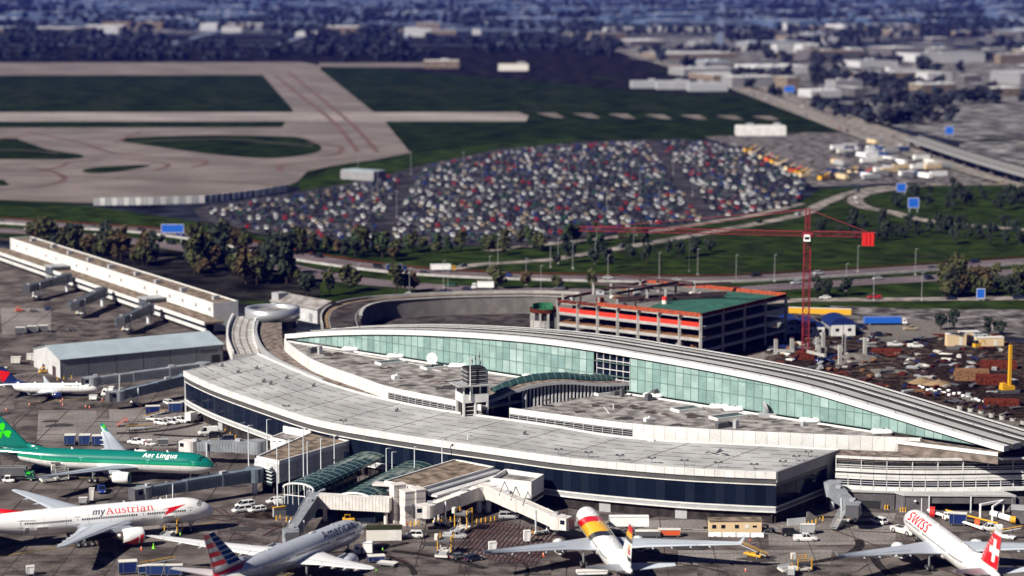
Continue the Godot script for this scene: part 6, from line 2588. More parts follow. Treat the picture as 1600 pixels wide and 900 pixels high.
func build_ramp_things():
	# light masts of the piers
	var mm = [[435, 800, 252, 21], [455, 795, 300, 17], [476, 792, 300, 19], [500, 775, 300, 18], [481, 775, 300, 15], [523, 775, 300, 15.5]]
	mast("tall light mast nearest the parked pale cars by the barrier wall", 434, 797, 17.5)
	mast("light mast between the parked pale cars and the glass vault", 453, 790, 17.0)
	mast("tallest light mast, beside the grey clad pier wall's front corner", 475, 781, 18.5)
	mast("short light mast just behind the tallest one by the grey clad wall", 481, 777, 14.5)
	mast("light mast before the middle of the grey clad pier wall", 502, 771, 14.5)
	mast("light mast at the glass vault's near end", 523, 770, 15.0)
	mast("slim mast without lamps rising from the green glass slope", 604, 765, 11.0, 1)
	mast("light mast left over the green glass slope beside the slim one", 613, 768, 10.5, 1)
	mast("light mast before the dark glass above the second pier's eave", 648, 772, 12.5, 1)
	mast("light mast over the brown roof of the second pier", 691, 770, 14.0, 1)
	mast("light mast against the white fascia over the second pier's far end", 731, 763, 14.0, 1)
	mast("light mast beside the white post left of the first pier", 389, 748, 14.5, 1)
	mast("light mast before the white fascia behind the first pier's side block", 418, 738, 14.5, 1)
	for q in [[1329, 762, "first"], [1386, 765, "second"], [1442, 765, "third"], [1498, 764, "fourth"], [1553, 762, "fifth"]]:
		mast("%s slim light mast from the corner along the wing's white ledges" % q[2], q[0], q[1], 11.0, 2, "light masts along the terminal wing")
	# vehicles around the apron
	var n = PI
	car("white panel van parked alone beside the curved concourse base", "van", M.car_white, 325, 679, PI + 0.25)
	car("black sport utility car parked beside the white panel van", "suv", M.car_black, 333, 683.5, PI + 0.25)
	car("dark sport utility car parked closest to the concourse base", "suv", M.car_navy, 354, 689, PI + 0.2)
	car("first white van of the trio beside the loading ramp", "minivan", M.car_white, 253, 663.5, -0.55)
	car("middle white van of the trio behind the green jet", "minivan", M.car_white, 267, 662, -0.6)
	car("last white pickup of the trio, next to the pale trailer", "pickup", M.car_white, 281, 660, -0.5)
	car("white pickup with open bed parked behind the green jet's far wing", "pickup", M.car_white, 214, 694, 2.7)
	car("white car beside the blue tarpaulined carts under the concourse", "wagon", M.car_white, 264, 632, -0.9)
	car("dark blue pickup with a white cab roof under the green jet's wing", "pickup", M.car_blue, 159, 769, -1.35)
	car("white panel van in front of the pair by the red arrow jet's nose", "minivan", M.car_white, 383, 792, -2.6)
	car("white van nearest the camera of the pair by the red arrow jet's nose", "minivan", M.car_white, 378, 800, -2.6)
	car("white low car beside the pair of vans by the arrow jet's nose", "wagon", M.car_white, 402, 800, -2.6)
	car("white car parked behind the barrier wall under the first pier", "wagon", M.car_white, 430, 786, -2.6)
	car("white pickup parked against the barrier wall's far end", "pickup", M.car_white, 445, 788, 0.3)
	car("white sport utility car beside the pale storage box", "suv", M.car_white, 646, 840, PI)
	car("silver pickup under the white jet bridge with the box cab", "pickup", M.car_silver, 710, 841, 0.0)
	car("dark car parked in the shade before the red and yellow jet's wing", "sedan", M.car_grey, 718, 873, 0.5)
	car("dark hatchback parked beside the shaded dark car", "wagon", M.car_navy, 741, 876, 0.6)
	car("silver van parked under the large white jet bridge", "minivan", M.car_silver, 795, 810, 0.0)
	car("silver car in the shade under the fixed white bridge", "sedan", M.car_silver, 560, 812, 0.2)
	car("black pickup parked beside the white pickup by the tan cabin", "suv", M.car_black, 1236, 837, 0.0)
	car("white pickup truck parked in the open before the concourse corner", "pickup", M.car_white, 1258, 845, 0.0)
	car("white sport utility car alone beside the grey folded jet bridge", "suv", M.car_white, 1373, 818, 2.2)
	car("white pickup with an open flat bed beside the cross-tail jet's fin", "pickup", M.car_white, 1548, 829, PI)
	car("silver car beside the pale storage box under the white box cab", "sedan", M.car_silver, 560, 826, 0.4)
	box_truck("white trailer box parked beside the trio of white vans", 300, 660, 1.0, M.offwhite, 3.0)
	container("small pale blue box trailer behind the white pickup in the open", M.grey, 1262, 834, 0.0, 3.4, "box_trailer", 2.0, 1.8)
	box_truck("white scissor lift catering truck beside the banded jet's nose", 980, 836, PI, M.white, 9.5, 1.5)
	box_truck("white stubby truck beside the silver striped jet's nose", 572, 868, PI, M.white, 2.2)
	box_truck("white cab truck at the small jet's nose", 172, 620, PI, M.white, 1.6)
	box_truck("black catering truck with a green cargo box behind the green jet", 22, 751, 0.0, M.darkgrey, 7.5, 0.6, M.green_box)
	tow_tractor("long low white tow tractor at the cross-tail jet's nose", 1413, 834, -0.95, M.offwhite, 1.1)
	tow_tractor("pale tow tractor under the green jet's nose", 330, 749, PI, M.offwhite, 1.0)
	var d = G(900, 840)
	cargo_loader("cargo loader with yellow guard posts at the red arrow jet's forward hold", 267, 838, 1.35, 3.0)
	cargo_loader("low cargo loader under the green jet's near wing", 85, 752, 0.5, 2.4, "offwhite")
	cargo_loader("yellow framed scissor lift under the white box cab", 694, 868, 1.4, 3.4)
	cargo_loader("tall yellow gantry lift by the white jet bridge", 720, 832, 1.2, 4.4)
	cargo_loader("yellow cargo loader beside the cross-tail jet's far wing", 1242, 893, 0.3, 2.2)
	belt_loader("yellow tilted belt loader at the banded jet's wingtip", 1177, 870, 2.4, M.yellow, 0.2)
	belt_loader("white belt loader behind the trio of white vans", 242, 658, -0.4, M.offwhite, 0.3)
	belt_loader("pale belt loader beside the cross-tail jet's fin", 1572, 842, -0.6, M.white, 0.3)
	belt_loader("grey belt loader lying by the green jet's far wingtip", 217, 672, 0.25, M.grey, 0.04)
	belt_loader("dark belt loader between blue carts before the red arrow jet", 245, 886, 0.3, M.darkgrey, 0.1)
	stairs_truck("orange folded stairs behind the green jet's far wingtip", 190, 667, 0.4, M.orange).scale = Vector3(0.55, 0.6, 0.7)
	stairs_truck("grey mobile stairs parked by the folded grey jet bridge", 1310, 826, 1.0, M.grey)
	for q in [[110, 695, 0.1, "first dark blue container behind the green jet's tail"], [133, 695, 0.1, "middle dark blue container behind the green jet"], [153, 696, 0.1, "last dark blue container behind the green jet, nearest its wing"]]:
		container(q[3], M.blue, q[0], q[1], q[2], 3.2, "cargo_container", 3.0, 2.4)
	container("blue tarpaulined cart nearer the loading trailers under the concourse", M.blue, 274, 644, 0.2, 4.0, "cargo_container", 2.2, 2.4)
	container("second blue tarpaulined cart, tucked under the concourse edge", M.navy if M.has("navy") else M.blue, 289, 642, 0.2, 3.0, "cargo_container", 2.2, 2.4)
	container("white sided box with a navy end, behind the white vans", M.ac_navy, 239, 648, 0.15, 4.4, "cargo_container", 2.4, 2.2)
	container("blue container with white edges before the cross-tail jet", M.ac_navy, 1497, 820, -0.25, 4.2, "cargo_container", 2.6, 2.4)
	container("dark teal container with a pale side before the red arrow jet's tail", M.ac_navy, 200, 896, 0.2, 4.2, "cargo_container", 2.6, 2.4)
	container("nearer blue baggage container row beside the silver jet's fin", M.blue, 243, 899, 0.05, 4.0, "cargo_container", 1.8, 1.9)
	container("blue baggage container closest to the striped fin", M.blue, 272, 899, 0.05, 4.0, "cargo_container", 1.8, 1.9)
	container("tall pale ground power box beside the red arrow jet's far wing", M.offwhite, 144, 784, 0.1, 1.4, "cargo_container", 1.4, 3.0)
	container("low pale air-start unit beside the tall power box", M.grey, 130, 788, 0.1, 2.2, "air_start_unit", 1.6, 1.2)
	container("white boxy cart on the open apron before the red arrow jet's shadow", M.white, 48, 899, 0.3, 1.8, "cargo_container", 1.6, 1.6)
	container("small white tank trailer at the small jet's nose gear", M.white, 146, 626, 0.05, 2.6, "tank_trailer", 1.6, 1.2)
	container("white upright booth on the brick-striped apron beside the banded jet's wing", M.white, 824, 848, 0.2, 1.6, "cargo_container", 1.6, 2.4)
	container("white upright booth farther out along the banded jet's wing", M.white, 770, 866, 0.2, 1.8, "cargo_container", 1.6, 2.4)
	container("grey stacked crate nearest the camera beside the yellow loader", M.grey, 1236, 900, 1.4, 2.4, "cargo_container", 1.6, 1.4)
	container("pale blue equipment skid beside the silver jet's nose", M.ac_navy, 588, 878, 0.2, 4.0, "cargo_container", 2.4, 1.0)
	container("flat pale pallet trailer beside the equipment skid", M.grey, 606, 884, -0.4, 4.4, "flat_trailer", 2.4, 0.3)
	container("orange tarpaulined long trailer behind the catering truck", M.orange, 1046, 838, 0.0, 5.4, "flat_trailer", 2.2, 1.2)
	container("dark long trailer beside the orange one under the catering truck", M.darkgrey, 1012, 839, 0.0, 6.0, "flat_trailer", 2.2, 1.0)
	container("white low utility trailer at the bottom edge before the banded jet", M.white, 925, 899, 0.1, 7.0, "flat_trailer", 2.4, 0.6)
	for q in [[8, 578, "first"], [60, 561, "second"], [118, 556, "third"], [137, 557, "fourth"]]:
		container("%s pale freight box along the white kerb behind the hangar's gable" % q[2], M.offwhite if q[0] > 30 else M.green_box, q[0] * 0.42, q[1] + 8, 0.1, 3.4, "freight_box", 2.2, 2.0)
	for q in [[32, 522, "first"], [50, 520, "middle"], [68, 519, "last"]]:
		container("%s black container of the row of three on the far apron" % q[2], M.darkgrey, q[0], q[1], 0.1, 3.6, "cargo_container", 2.4, 2.0)
	for q in [[30, 487, "orange", "orange tug alone on the far apron"], [52, 488, "darkgrey", "dark tug on the far apron beside the orange one"], [75, 485, "blue", "blue tug on the far apron beside the dark one"], [111, 517, "darkgrey", "dark tug by the row of black containers"]]:
		tug(q[3], M[q[2]], q[0], q[1], 0.3)
	tug("white tug under the green jet's near wingtip", M.white, 14, 754, 0.0)
	tug("white tug with red lamps behind the green jet's nose", M.white, 235, 697, 0.2)
	tug("yellow tug beside the white pickup behind the hangar gable", M.yellow, 68, 583, 0.6)
	tug("white tug hauling pipes before the service building", M.white, 1482, 812, 0.6)
	tug("yellow tug under the fixed white bridge", M.yellow, 545, 815, 0.0)
	tug("dark tug beside the tan cabin", M.darkgrey, 1197, 832, 0.4)
	cart("covered baggage cart behind the white tug near the green jet", 255, 697, 0.1, "grey")
	cart("covered baggage cart beside the belt loader before the red arrow jet", 226, 897, 0.3)
	for q in [[95, 629, ""], [98, 634, ""], [134, 637, ""], [140, 638, ""], [46, 634, ""], [160, 626, ""], [142, 682, ""], [199, 659, ""], [220, 636, ""], [221, 859, ""], [849, 869, ""], [1165, 893, ""], [98, 626, ""], [10, 641, ""]]:
		cone(q[0], q[1])
	for q in [[214, 761], [240, 857]]:
		var t = thing("marker_cone", "lime green marker cone standing before the green jet's engine" if q[0] < 230 else "small green marker post by the red arrow jet's engine", "traffic cone", G(q[0], q[1]))
		var s = mb()
		tube(s, Vector3(0, 0, 0), Vector3(0, 1.3, 0), 0.3, 0.06, 10)
		part("cone_body", s, M.lime, t)
		s = mb()
		box(s, Vector3(0, 0.03, 0), Vector3(0.8, 0.06, 0.8))
		part("foot", s, M.lime, t)
	# tan site cabin
	var t = thing("site_cabin", "tan flat-roofed site cabin with white barrier blocks before the concourse", "cabin", G(1148, 832), 0.02)
	var s = mb()
	box(s, Vector3(0, 1.7, 0), Vector3(12.6, 3.0, 3.4))
	var w = part("wall", s, M.cream, t)
	for x in [-5.2, -3.0, 0.3, 2.8, 4.6]:
		s = mb()
		box(s, Vector3(x, 1.9, 1.72), Vector3(1.0, 0.9 if x != 4.6 else 0.5, 0.06))
		part("window", s, M.car_glass if x != 2.8 else M.offwhite, w)
	s = mb()
	box(s, Vector3(0, 3.3, 0), Vector3(13.0, 0.2, 3.8))
	part("roof", s, M.roof_tan, t)
	for i in 4:
		var b = thing("barrier_block", "%s white barrier block in the row before the tan cabin" % ["first", "second", "third", "fourth"][i], "barrier", G(1117 + i * 22, 838 + i * 0.3))
		s = mb()
		wedge(s, -1.55, 1.55, 0, 0.3, -1.55, 1.55, 0.4, 0.36)
		wedge(s, -1.55, 1.55, 0.3, 1.0, -1.5, 1.5, 0.3, 0.16)
		part("block", s, M.white, b)
		s = mb()
		box(s, Vector3(0, 0.06, 0), Vector3(0.6, 0.14, 0.84))
		part("fork_slot", s, M.darkgrey, b)
	# pale green storage box
	t = thing("storage_box", "pale green-roofed storage box before the stair towers", "storage box", G(600, 843), 0.05)
	s = mb()
	box(s, Vector3(0, 1.5, 0), Vector3(8.4, 2.8, 3.2))
	part("wall", s, M.offwhite, t)
	s = mb()
	box(s, Vector3(0, 3.0, 0), Vector3(8.7, 0.2, 3.5))
	part("roof", s, M.grass_dry, t)
	s = mb()
	box(s, Vector3(2.2, 1.3, 1.62), Vector3(2.2, 2.2, 0.06))
	part("door", s, M.panel_white, t)
	# grey barrier wall with yellow rail round the pier foot
	t = thing("barrier_wall", "grey barrier wall with a yellow rail at the foot of the first pier", "barrier")
	var path = GP([490, 797, 452, 804, 427, 808], 0)
	s = mb()
	sweep(s, path, rect_sec(-0.3, 0.3, 0, 2.2))
	part("wall", s, M.panel_grey, t)
	s = mb()
	sweep(s, path, rect_sec(-0.35, 0.35, 2.2, 2.45))
	part("capping", s, M.yellow, t)
	t = thing("blast_fence", "grey angled fence panel before the concourse end base", "fence", G(1258, 818), 0.35)
	s = mb()
	hexa(s, [Vector3(-5, 0, 0), Vector3(-5, 0, 0.8), Vector3(0, 0, 0.8), Vector3(0, 0, 0), Vector3(-5, 1.6, 0), Vector3(-5, 1.6, 0.3), Vector3(0, 1.6, 0.3), Vector3(0, 1.6, 0)])
	part("base_panel", s, M.panel_grey, t)
	s = mb()
	hexa(s, [Vector3(0.3, 0, 0), Vector3(0.3, 0, 0.4), Vector3(5, 0, 0.4), Vector3(5, 0, 0), Vector3(0.3, 2.9, 0), Vector3(0.3, 2.9, 0.3), Vector3(1, 2.9, 0.3), Vector3(1, 2.9, 0)])
	part("upper_panel", s, M.concrete_dim, t)
	for q in [["yellow bollards under the first pier", [[432, 813], [438, 812], [448, 815], [455, 816], [460, 815]]], ["yellow bollards at the foot of the stair towers", [[642, 822], [648, 822], [654, 821], [684, 818], [690, 817], [697, 816], [704, 815], [745, 818], [752, 817], [759, 816], [767, 815], [773, 814]]], ["yellow bollards before the service building", [[1383, 796], [1387, 796], [1398, 795], [1407, 800], [1411, 800], [1415, 800], [1447, 800], [1567, 782]]], ["yellow bollards round the folded grey bridge", [[1257, 824], [1263, 822], [1269, 820], [1275, 818], [1281, 816], [1286, 814]]], ["yellow bollards at the hangar doors", [[90, 594], [100, 593], [112, 592]]], ["yellow bollards along the concourse base", [[352, 676], [360, 681], [368, 686], [376, 691], [384, 696]]]]:
		var pts = []
		for p in q[1]:
			pts.append(G(p[0], p[1]))
		bollard_row(q[0], pts)
	# long pipes and the white gantry before the service building
	t = thing("pipe_rack", "long white pipes with red ends lying before the service building", "pipe rack")
	for q in [[1450, 797, 1536, 826, 0.35, "white"], [1455, 800, 1530, 824, 0.28, "offwhite"], [1478, 797, 1560, 818, 0.22, "yellow"], [1548, 801, 1580, 811, 0.75, "white"]]:
		s = mb()
		tube(s, G(q[0], q[1], 1.0), G(q[2], q[3], 1.0), q[4], q[4], 12)
		part("pipe", s, M[q[5]], t)
	for q in [[1456, 800, 1.4, "red"], [1526, 819, 1.3, "orange"], [1582, 812, 0.9, "yellow"]]:
		s = mb()
		var g = G(q[0], q[1], 1.1)
		tube(s, g + Vector3(-0.5, 0, 0), g + Vector3(0.7, 0, 0.3), q[2], q[2], 14)
		part("end_cap", s, M[q[3]], t)
	s = mb()
	for q in [[1460, 803], [1495, 813], [1530, 824], [1560, 806]]:
		var g = G(q[0], q[1])
		bar(s, g + Vector3(-0.8, 0.5, 0), g + Vector3(0.8, 0.5, 0), 0.3, 1.0)
	part("trestle", s, M.darkgrey, t)
	t = thing("white_gantry", "white portal gantry over the pipes by the service building", "gantry")
	s = mb()
	for q in [[1531, 811], [1550, 814], [1567, 804], [1440, 800]]:
		var g = G(q[0], q[1])
		bar(s, g, g + Vector3(0, 3.6, 0), 0.4)
	part("leg", s, M.white, t)
	s = mb()
	bar(s, G(1531, 811, 0) + Vector3(0, 3.6, 0), G(1567, 804) + Vector3(0, 3.6, 0), 0.5)
	bar(s, G(1550, 814, 0) + Vector3(0, 3.6, 0), G(1567, 804) + Vector3(0, 3.6, 0), 0.4)
	part("beam", s, M.white, t)
	s = mb()
	t = thing("trailer_shed", "dark long shed with a pale roof at the picture edge beside the gantry", "shed", G(1600, 815), -0.25)
	box(s, Vector3(4, 1.7, 0), Vector3(14, 3.4, 5))
	part("wall", s, M.wall_grey, t)
	s = mb()
	box(s, Vector3(4, 3.5, 0), Vector3(14.4, 0.2, 5.4))
	part("roof", s, M.panel_grey, t)

# ------------------------------------------------------------------ building site
func build_garage():
	var t = thing("parking_structure", "unfinished concrete parking structure with orange edge boards and green top deck", "building")
	var B = G(1095, 494, 16.0)
	var C = G(1228, 463, 16.0)
	var A = G(872, 470, 16.0)
	var u = A - B
	var v = C - B
	for y in [4.0, 8.0, 12.0, 16.0]:
		var s = mb()
		prism(s, [B, B + u, B + u + v, B + v], y - 0.35, y)
		part("floor_slab", s, M.concrete_dim, t)
		s = mb()
		slab(s, B + u, B, y - 0.9, y + 0.12, -0.4, 0.12)
		slab(s, B, B + v, y - 0.9, y + 0.12, -0.4, 0.12)
		part("edge_beam", s, M.concrete, t)
	for i in 8:
		for j in 5:
			var p = B + u * (i / 7.0) + v * (j / 4.0)
			var edge = i == 0 or j == 0
			var s = mb()
			box(s, Vector3(p.x, 8.0, p.z), Vector3(0.85, 16.0, 0.85), Basis(Vector3.UP, 0.2))
			part("column", s, M.concrete if edge else M.concrete_dim, t)
	for i in 7:
		var a = B + u * ((i + 1) / 7.0)
		var b = B + u * (i / 7.0)
		var s = mb()
		slab(s, a.lerp(b, 0.06), a.lerp(b, 0.94), 12.1, 13.7, -0.1, 0.02)
		part("red_net", s, M.red_net, t)
		if i < 5:
			s = mb()
			slab(s, a.lerp(b, 0.01), a.lerp(b, 0.99), 15.7, 17.1, 0.12, 0.3)
			part("edge_board", s, M.orange_board, t)
		else:
			s = mb()
			slab(s, a.lerp(b, 0.01), a.lerp(b, 0.99), 15.5, 16.5, 0.12, 0.3)
			part("edge_board", s, M.rust, t)
		s = mb()
		var c = a.lerp(b, 0.04)
		box(s, Vector3(c.x, 15.2, c.z) + Vector3(0, 0, 0.5), Vector3(1.1, 1.3, 0.8))
		part("form_bracket", s, M.beam_dark, t)
		s = mb()
		slab(s, a, b, 8.05, 8.5, -7.5, -0.3)
		part("stored_boards", s, M.timber, t)
	for j in 4:
		var a = B + v * (j / 4.0)
		var b = B + v * ((j + 1) / 4.0)
		var s = mb()
		slab(s, a.lerp(b, 0.01), a.lerp(b, 0.99), 15.7, 17.0, 0.12, 0.3)
		part("edge_board", s, M.rust, t)
		s = mb()
		slab(s, a + u + (b - a) * 0.01, b + u - (b - a) * 0.01, 15.9, 16.9, -0.3, -0.12)
		part("edge_board", s, M.rust, t)
		s = mb()
		slab(s, B + v + u * (j / 4.0), B + v + u * ((j + 1) / 4.0), 15.9, 17.3, -0.3, -0.12)
		part("edge_board", s, M.orange_board, t)
	# deck: green sheeting on the near half, steel and stores on the far half
	var s = mb()
	prism(s, [B + u * 0.012 + v * 0.012, B + u * 0.40 + v * 0.02, B + u * 0.5 + v * 0.45, B + u * 0.34 + v * 0.985, B + u * 0.012 + v * 0.985], 16.0, 16.1)
	part("deck_sheet", s, M.deck_green, t)
	s = mb()
	for i in 30:
		var p = B + u * rng.randf_range(0.03, 0.38) + v * rng.randf_range(0.03, 0.95)
		bar(s, Vector3(p.x, 16.12, p.z), Vector3(p.x + rng.randf_range(-4, 4), 16.12, p.z + rng.randf_range(-4, 4)), 0.3, 0.08)
	stuff(part("deck_lumber", s, M.deck_green, t))
	for i in 16:
		var p = B + u * rng.randf_range(0.42, 0.98) + v * rng.randf_range(0.03, 0.95)
		s = mb()
		var sz = Vector3(rng.randf_range(1.5, 4.5), rng.randf_range(0.4, 1.6), rng.randf_range(1.0, 2.4))
		box(s, Vector3(p.x, 16.0 + sz.y * 0.5, p.z), sz, Basis(Vector3.UP, rng.randf() * 3))
		box(s, Vector3(p.x, 16.0 + sz.y + 0.1, p.z), sz * Vector3(0.8, 0.1, 0.8) + Vector3(0, 0.12, 0), Basis(Vector3.UP, rng.randf() * 3))
		part("deck_store", s, [M.offwhite, M.darkgrey, M.timber, M.grey, M.rust][i % 5], t)
	for i in 5:
		for j in 3:
			if i * j > 6:
				continue
			var p = B + u * (0.46 + 0.13 * i) + v * (0.02 + 0.33 * j)
			s = mb()
			var h = 20.6 if j else 18.6
			box(s, Vector3(p.x, (16 + h) * 0.5, p.z), Vector3(0.8, h - 16, 0.8))
			part("upper_column", s, M.concrete if (i + j) % 3 else M.beam_dark, t)
	for q in [[0.98, 0.66, 0.46, 0.66, 20.8], [0.98, 0.35, 0.52, 0.4, 20.2], [0.6, 0.02, 0.56, 0.7, 20.6], [0.85, 0.3, 0.36, 0.95, 19.4], [0.72, 0.2, 0.3, 0.8, 17.0], [0.66, 0.14, 0.26, 0.7, 16.8]]:
		s = mb()
		var a = B + u * q[0] + v * q[1]
		var b = B + u * q[2] + v * q[3]
		bar(s, Vector3(a.x, q[4], a.z), Vector3(b.x, q[4], b.z), 0.7, 0.9)
		part("steel_beam", s, M.beam_dark, t)
	s = mb()
	var g = B + u * 0.42 + v * 0.28
	tube(s, Vector3(g.x, 16, g.z), Vector3(g.x, 17.4, g.z), 1.0, 1.0, 12)
	part("drum_base", s, M.offwhite, t)
	s = mb()
	tube(s, Vector3(g.x, 17.4, g.z), Vector3(g.x, 18.6, g.z), 1.0, 0.9, 12)
	part("red_drum", s, M.red, t)
	# ground storey stores seen through the frame
	for i in 9:
		s = mb()
		var p = B + u * (0.08 + 0.1 * i) + v * 0.06
		box(s, Vector3(p.x, 4.8, p.z), Vector3(2.4, 1.4, 1.6))
		part("stored_pallet", s, [M.timber, M.concrete, M.rust][i % 3], t)
	# round ramp tower at the near end
	var rp = G(850, 482, 12.0)
	t = thing("ramp_drum", "round ramp drum with orange rim boards and green floor", "building", Vector3(rp.x, 0, rp.z))
	for e in [[0.0, 3.4, "concrete_dim", "drum_wall"], [5.6, 8.0, "concrete", "drum_band"]]:
		s = mb()
		tube(s, Vector3(0, e[0], 0), Vector3(0, e[1], 0), 4.8, 4.8, 28)
		part(e[3], s, M[e[2]], t)
	s = mb()
	tube(s, Vector3(0, 10.8, 0), Vector3(0, 11.2, 0), 4.9, 4.9, 28)
	part("top_slab", s, M.concrete_dim, t)
	s = mb()
	tube(s, Vector3(0, 0, 0), Vector3(0, 10.8, 0), 4.1, 4.1, 24)
	part("core", s, M.slot, t)
	s = mb()
	for i in 28:
		var a0 = TAU * i / 28 + 0.01
		var a1 = TAU * (i + 1) / 28 - 0.01
		for r in [4.95, 5.1]:
			quad(s, Vector3(cos(a0) * r, 10.9, sin(a0) * r), Vector3(cos(a0) * r * 1.02, 12.3, sin(a0) * r * 1.02), Vector3(cos(a1) * r * 1.02, 12.3, sin(a1) * r * 1.02), Vector3(cos(a1) * r, 10.9, sin(a1) * r))
	part("rim_board", s, M.rust, t)
	s = mb()
	tube(s, Vector3(0, 11.2, 0), Vector3(0, 11.5, 0), 4.2, 4.2, 20)
	part("green_floor", s, M.tarp_green, t)
	s = mb()
	for i in 7:
		var a = PI + 0.3 + i * 0.33
		box(s, Vector3(cos(a) * 4.1, 12.6, sin(a) * 4.1), Vector3(0.2, 2.0, 1.4), Basis(Vector3.UP, -a))
	part("green_hoarding", s, M.tarp_green, t)
	for i in 10:
		s = mb()
		var a = TAU * i / 10
		box(s, Vector3(cos(a) * 4.6, 5.4, sin(a) * 4.6), Vector3(0.8, 10.8, 0.8))
		part("column", s, M.concrete, t)

func lattice(s, a, b, w, step, r = 0.12):
	var d = (b - a)
	var l = d.length()
	d /= l
	var x = d.cross(Vector3.UP)
	if x.length() < 0.1:
		x = Vector3.RIGHT
	x = x.normalized()
	var y = x.cross(d)
	var c = []
	for q in [[-1, -1], [1, -1], [1, 1], [-1, 1]]:
		c.append((x * q[0] + y * q[1]) * w * 0.5)
	for k in 4:
		bar(s, a + c[k], b + c[k], r * 1.6)
	var n = int(l / step)
	for i in n:
		var p = a + d * (l * i / n)
		var q = a + d * (l * (i + 1) / n)
		for k in 4:
			var m = (k + 1) % 4
			if i % 2:
				bar(s, p + c[k], q + c[m], r)
			else:
				bar(s, p + c[m], q + c[k], r)
			bar(s, p + c[k], p + c[m], r)

func build_crane():
	var g = G(1258, 560)
	var t = thing("tower_crane", "red lattice tower crane standing on the building site", "crane", g)
	var s = mb()
	lattice(s, Vector3(0, 1, 0), Vector3(0, 42, 0), 2.2, 2.4, 0.13)
	part("mast", s, M.crane_red, t)
	s = mb()
	box(s, Vector3(0, 1.2, 0), Vector3(5.6, 2.4, 5.6))
	for i in 6:
		box(s, Vector3(0, 0.4 + i * 0.4, 0), Vector3(5.7, 0.06, 5.7))
	part("base_block", s, M.rust, t)
	s = mb()
	lattice(s, Vector3(0, 44, 0), Vector3(0, 52, 0), 1.4, 2.0, 0.14)
	part("top_tower", s, M.crane_red, t)
	s = mb()
	box(s, Vector3(0, 43, 0), Vector3(3.4, 2.0, 3.4))
	part("slewing_ring", s, M.crane_red, t)
	s = mb()
	wedge(s, -1.1, 1.1, 41.2, 43.4, -0.9, 0.9, 1.1, 1.0)
	var cab = part("operator_cab", s, M.white, t)
	cab.position = Vector3(-0.4, 0, 2.3)
	s = mb()
	box(s, Vector3(-0.4, 42.6, 3.38), Vector3(1.6, 0.9, 0.1))
	part("cab_window", s, M.car_glass, cab)
	var tip = Vector3(-78, 43.6, -14)
	s = mb()
	lattice(s, Vector3(-1.5, 43.6, 0), tip, 1.5, 2.4, 0.085)
	part("jib", s, M.crane_red, t)
	s = mb()
	lattice(s, Vector3(1.5, 43.6, 0), Vector3(23, 43.6, 4), 1.6, 2.4, 0.09)
	part("counter_jib", s, M.crane_red, t)
	s = mb()
	for i in 3:
		box(s, Vector3(19.0 + i * 1.3, 42.0, 3.3 + 0.2 * i), Vector3(1.1, 4.4, 2.6))
	part("counterweight", s, M.red, t)
	s = mb()
	bar(s, Vector3(0, 52, 0), Vector3(-45, 44.6, -8), 0.16)
	bar(s, Vector3(0, 52, 0), Vector3(-70, 44.4, -12.6), 0.16)
	bar(s, Vector3(0, 52, 0), Vector3(20, 44.6, 3.4), 0.2)
	part("tie_bar", s, M.crane_red, t)
	s = mb()
	box(s, Vector3(-40, 42.6, -7.1), Vector3(1.6, 0.6, 1.4))
	bar(s, Vector3(-40, 42.4, -7.1), Vector3(-40, 30, -7.1), 0.1)
	box(s, Vector3(-40, 29.6, -7.1), Vector3(0.6, 0.9, 0.5))
	part("trolley_hook", s, M.darkgrey, t)

func heap(called, label, cat, px, py, r, h, m, group = "", squash = 0.7):
	var t = mb(true)
	var rings = []
	var g = G(px, py)
	var lop = []
	for j in 14:
		lop.append(rng.randf_range(0.75, 1.2))
	for i in 5:
		var u = i / 4.0
		var ring = []
		for j in 14:
			var rr = r * (1 - u) * lop[j] + 0.05
			ring.append(g + Vector3(cos(TAU * j / 14) * rr, h * pow(u, 0.85) * (1 + rng.randf_range(-0.08, 0.08)), sin(TAU * j / 14) * rr * squash))
		rings.append(ring)
	loft(t, rings)
	return tag(part(called, t, m, self), label, cat, group)

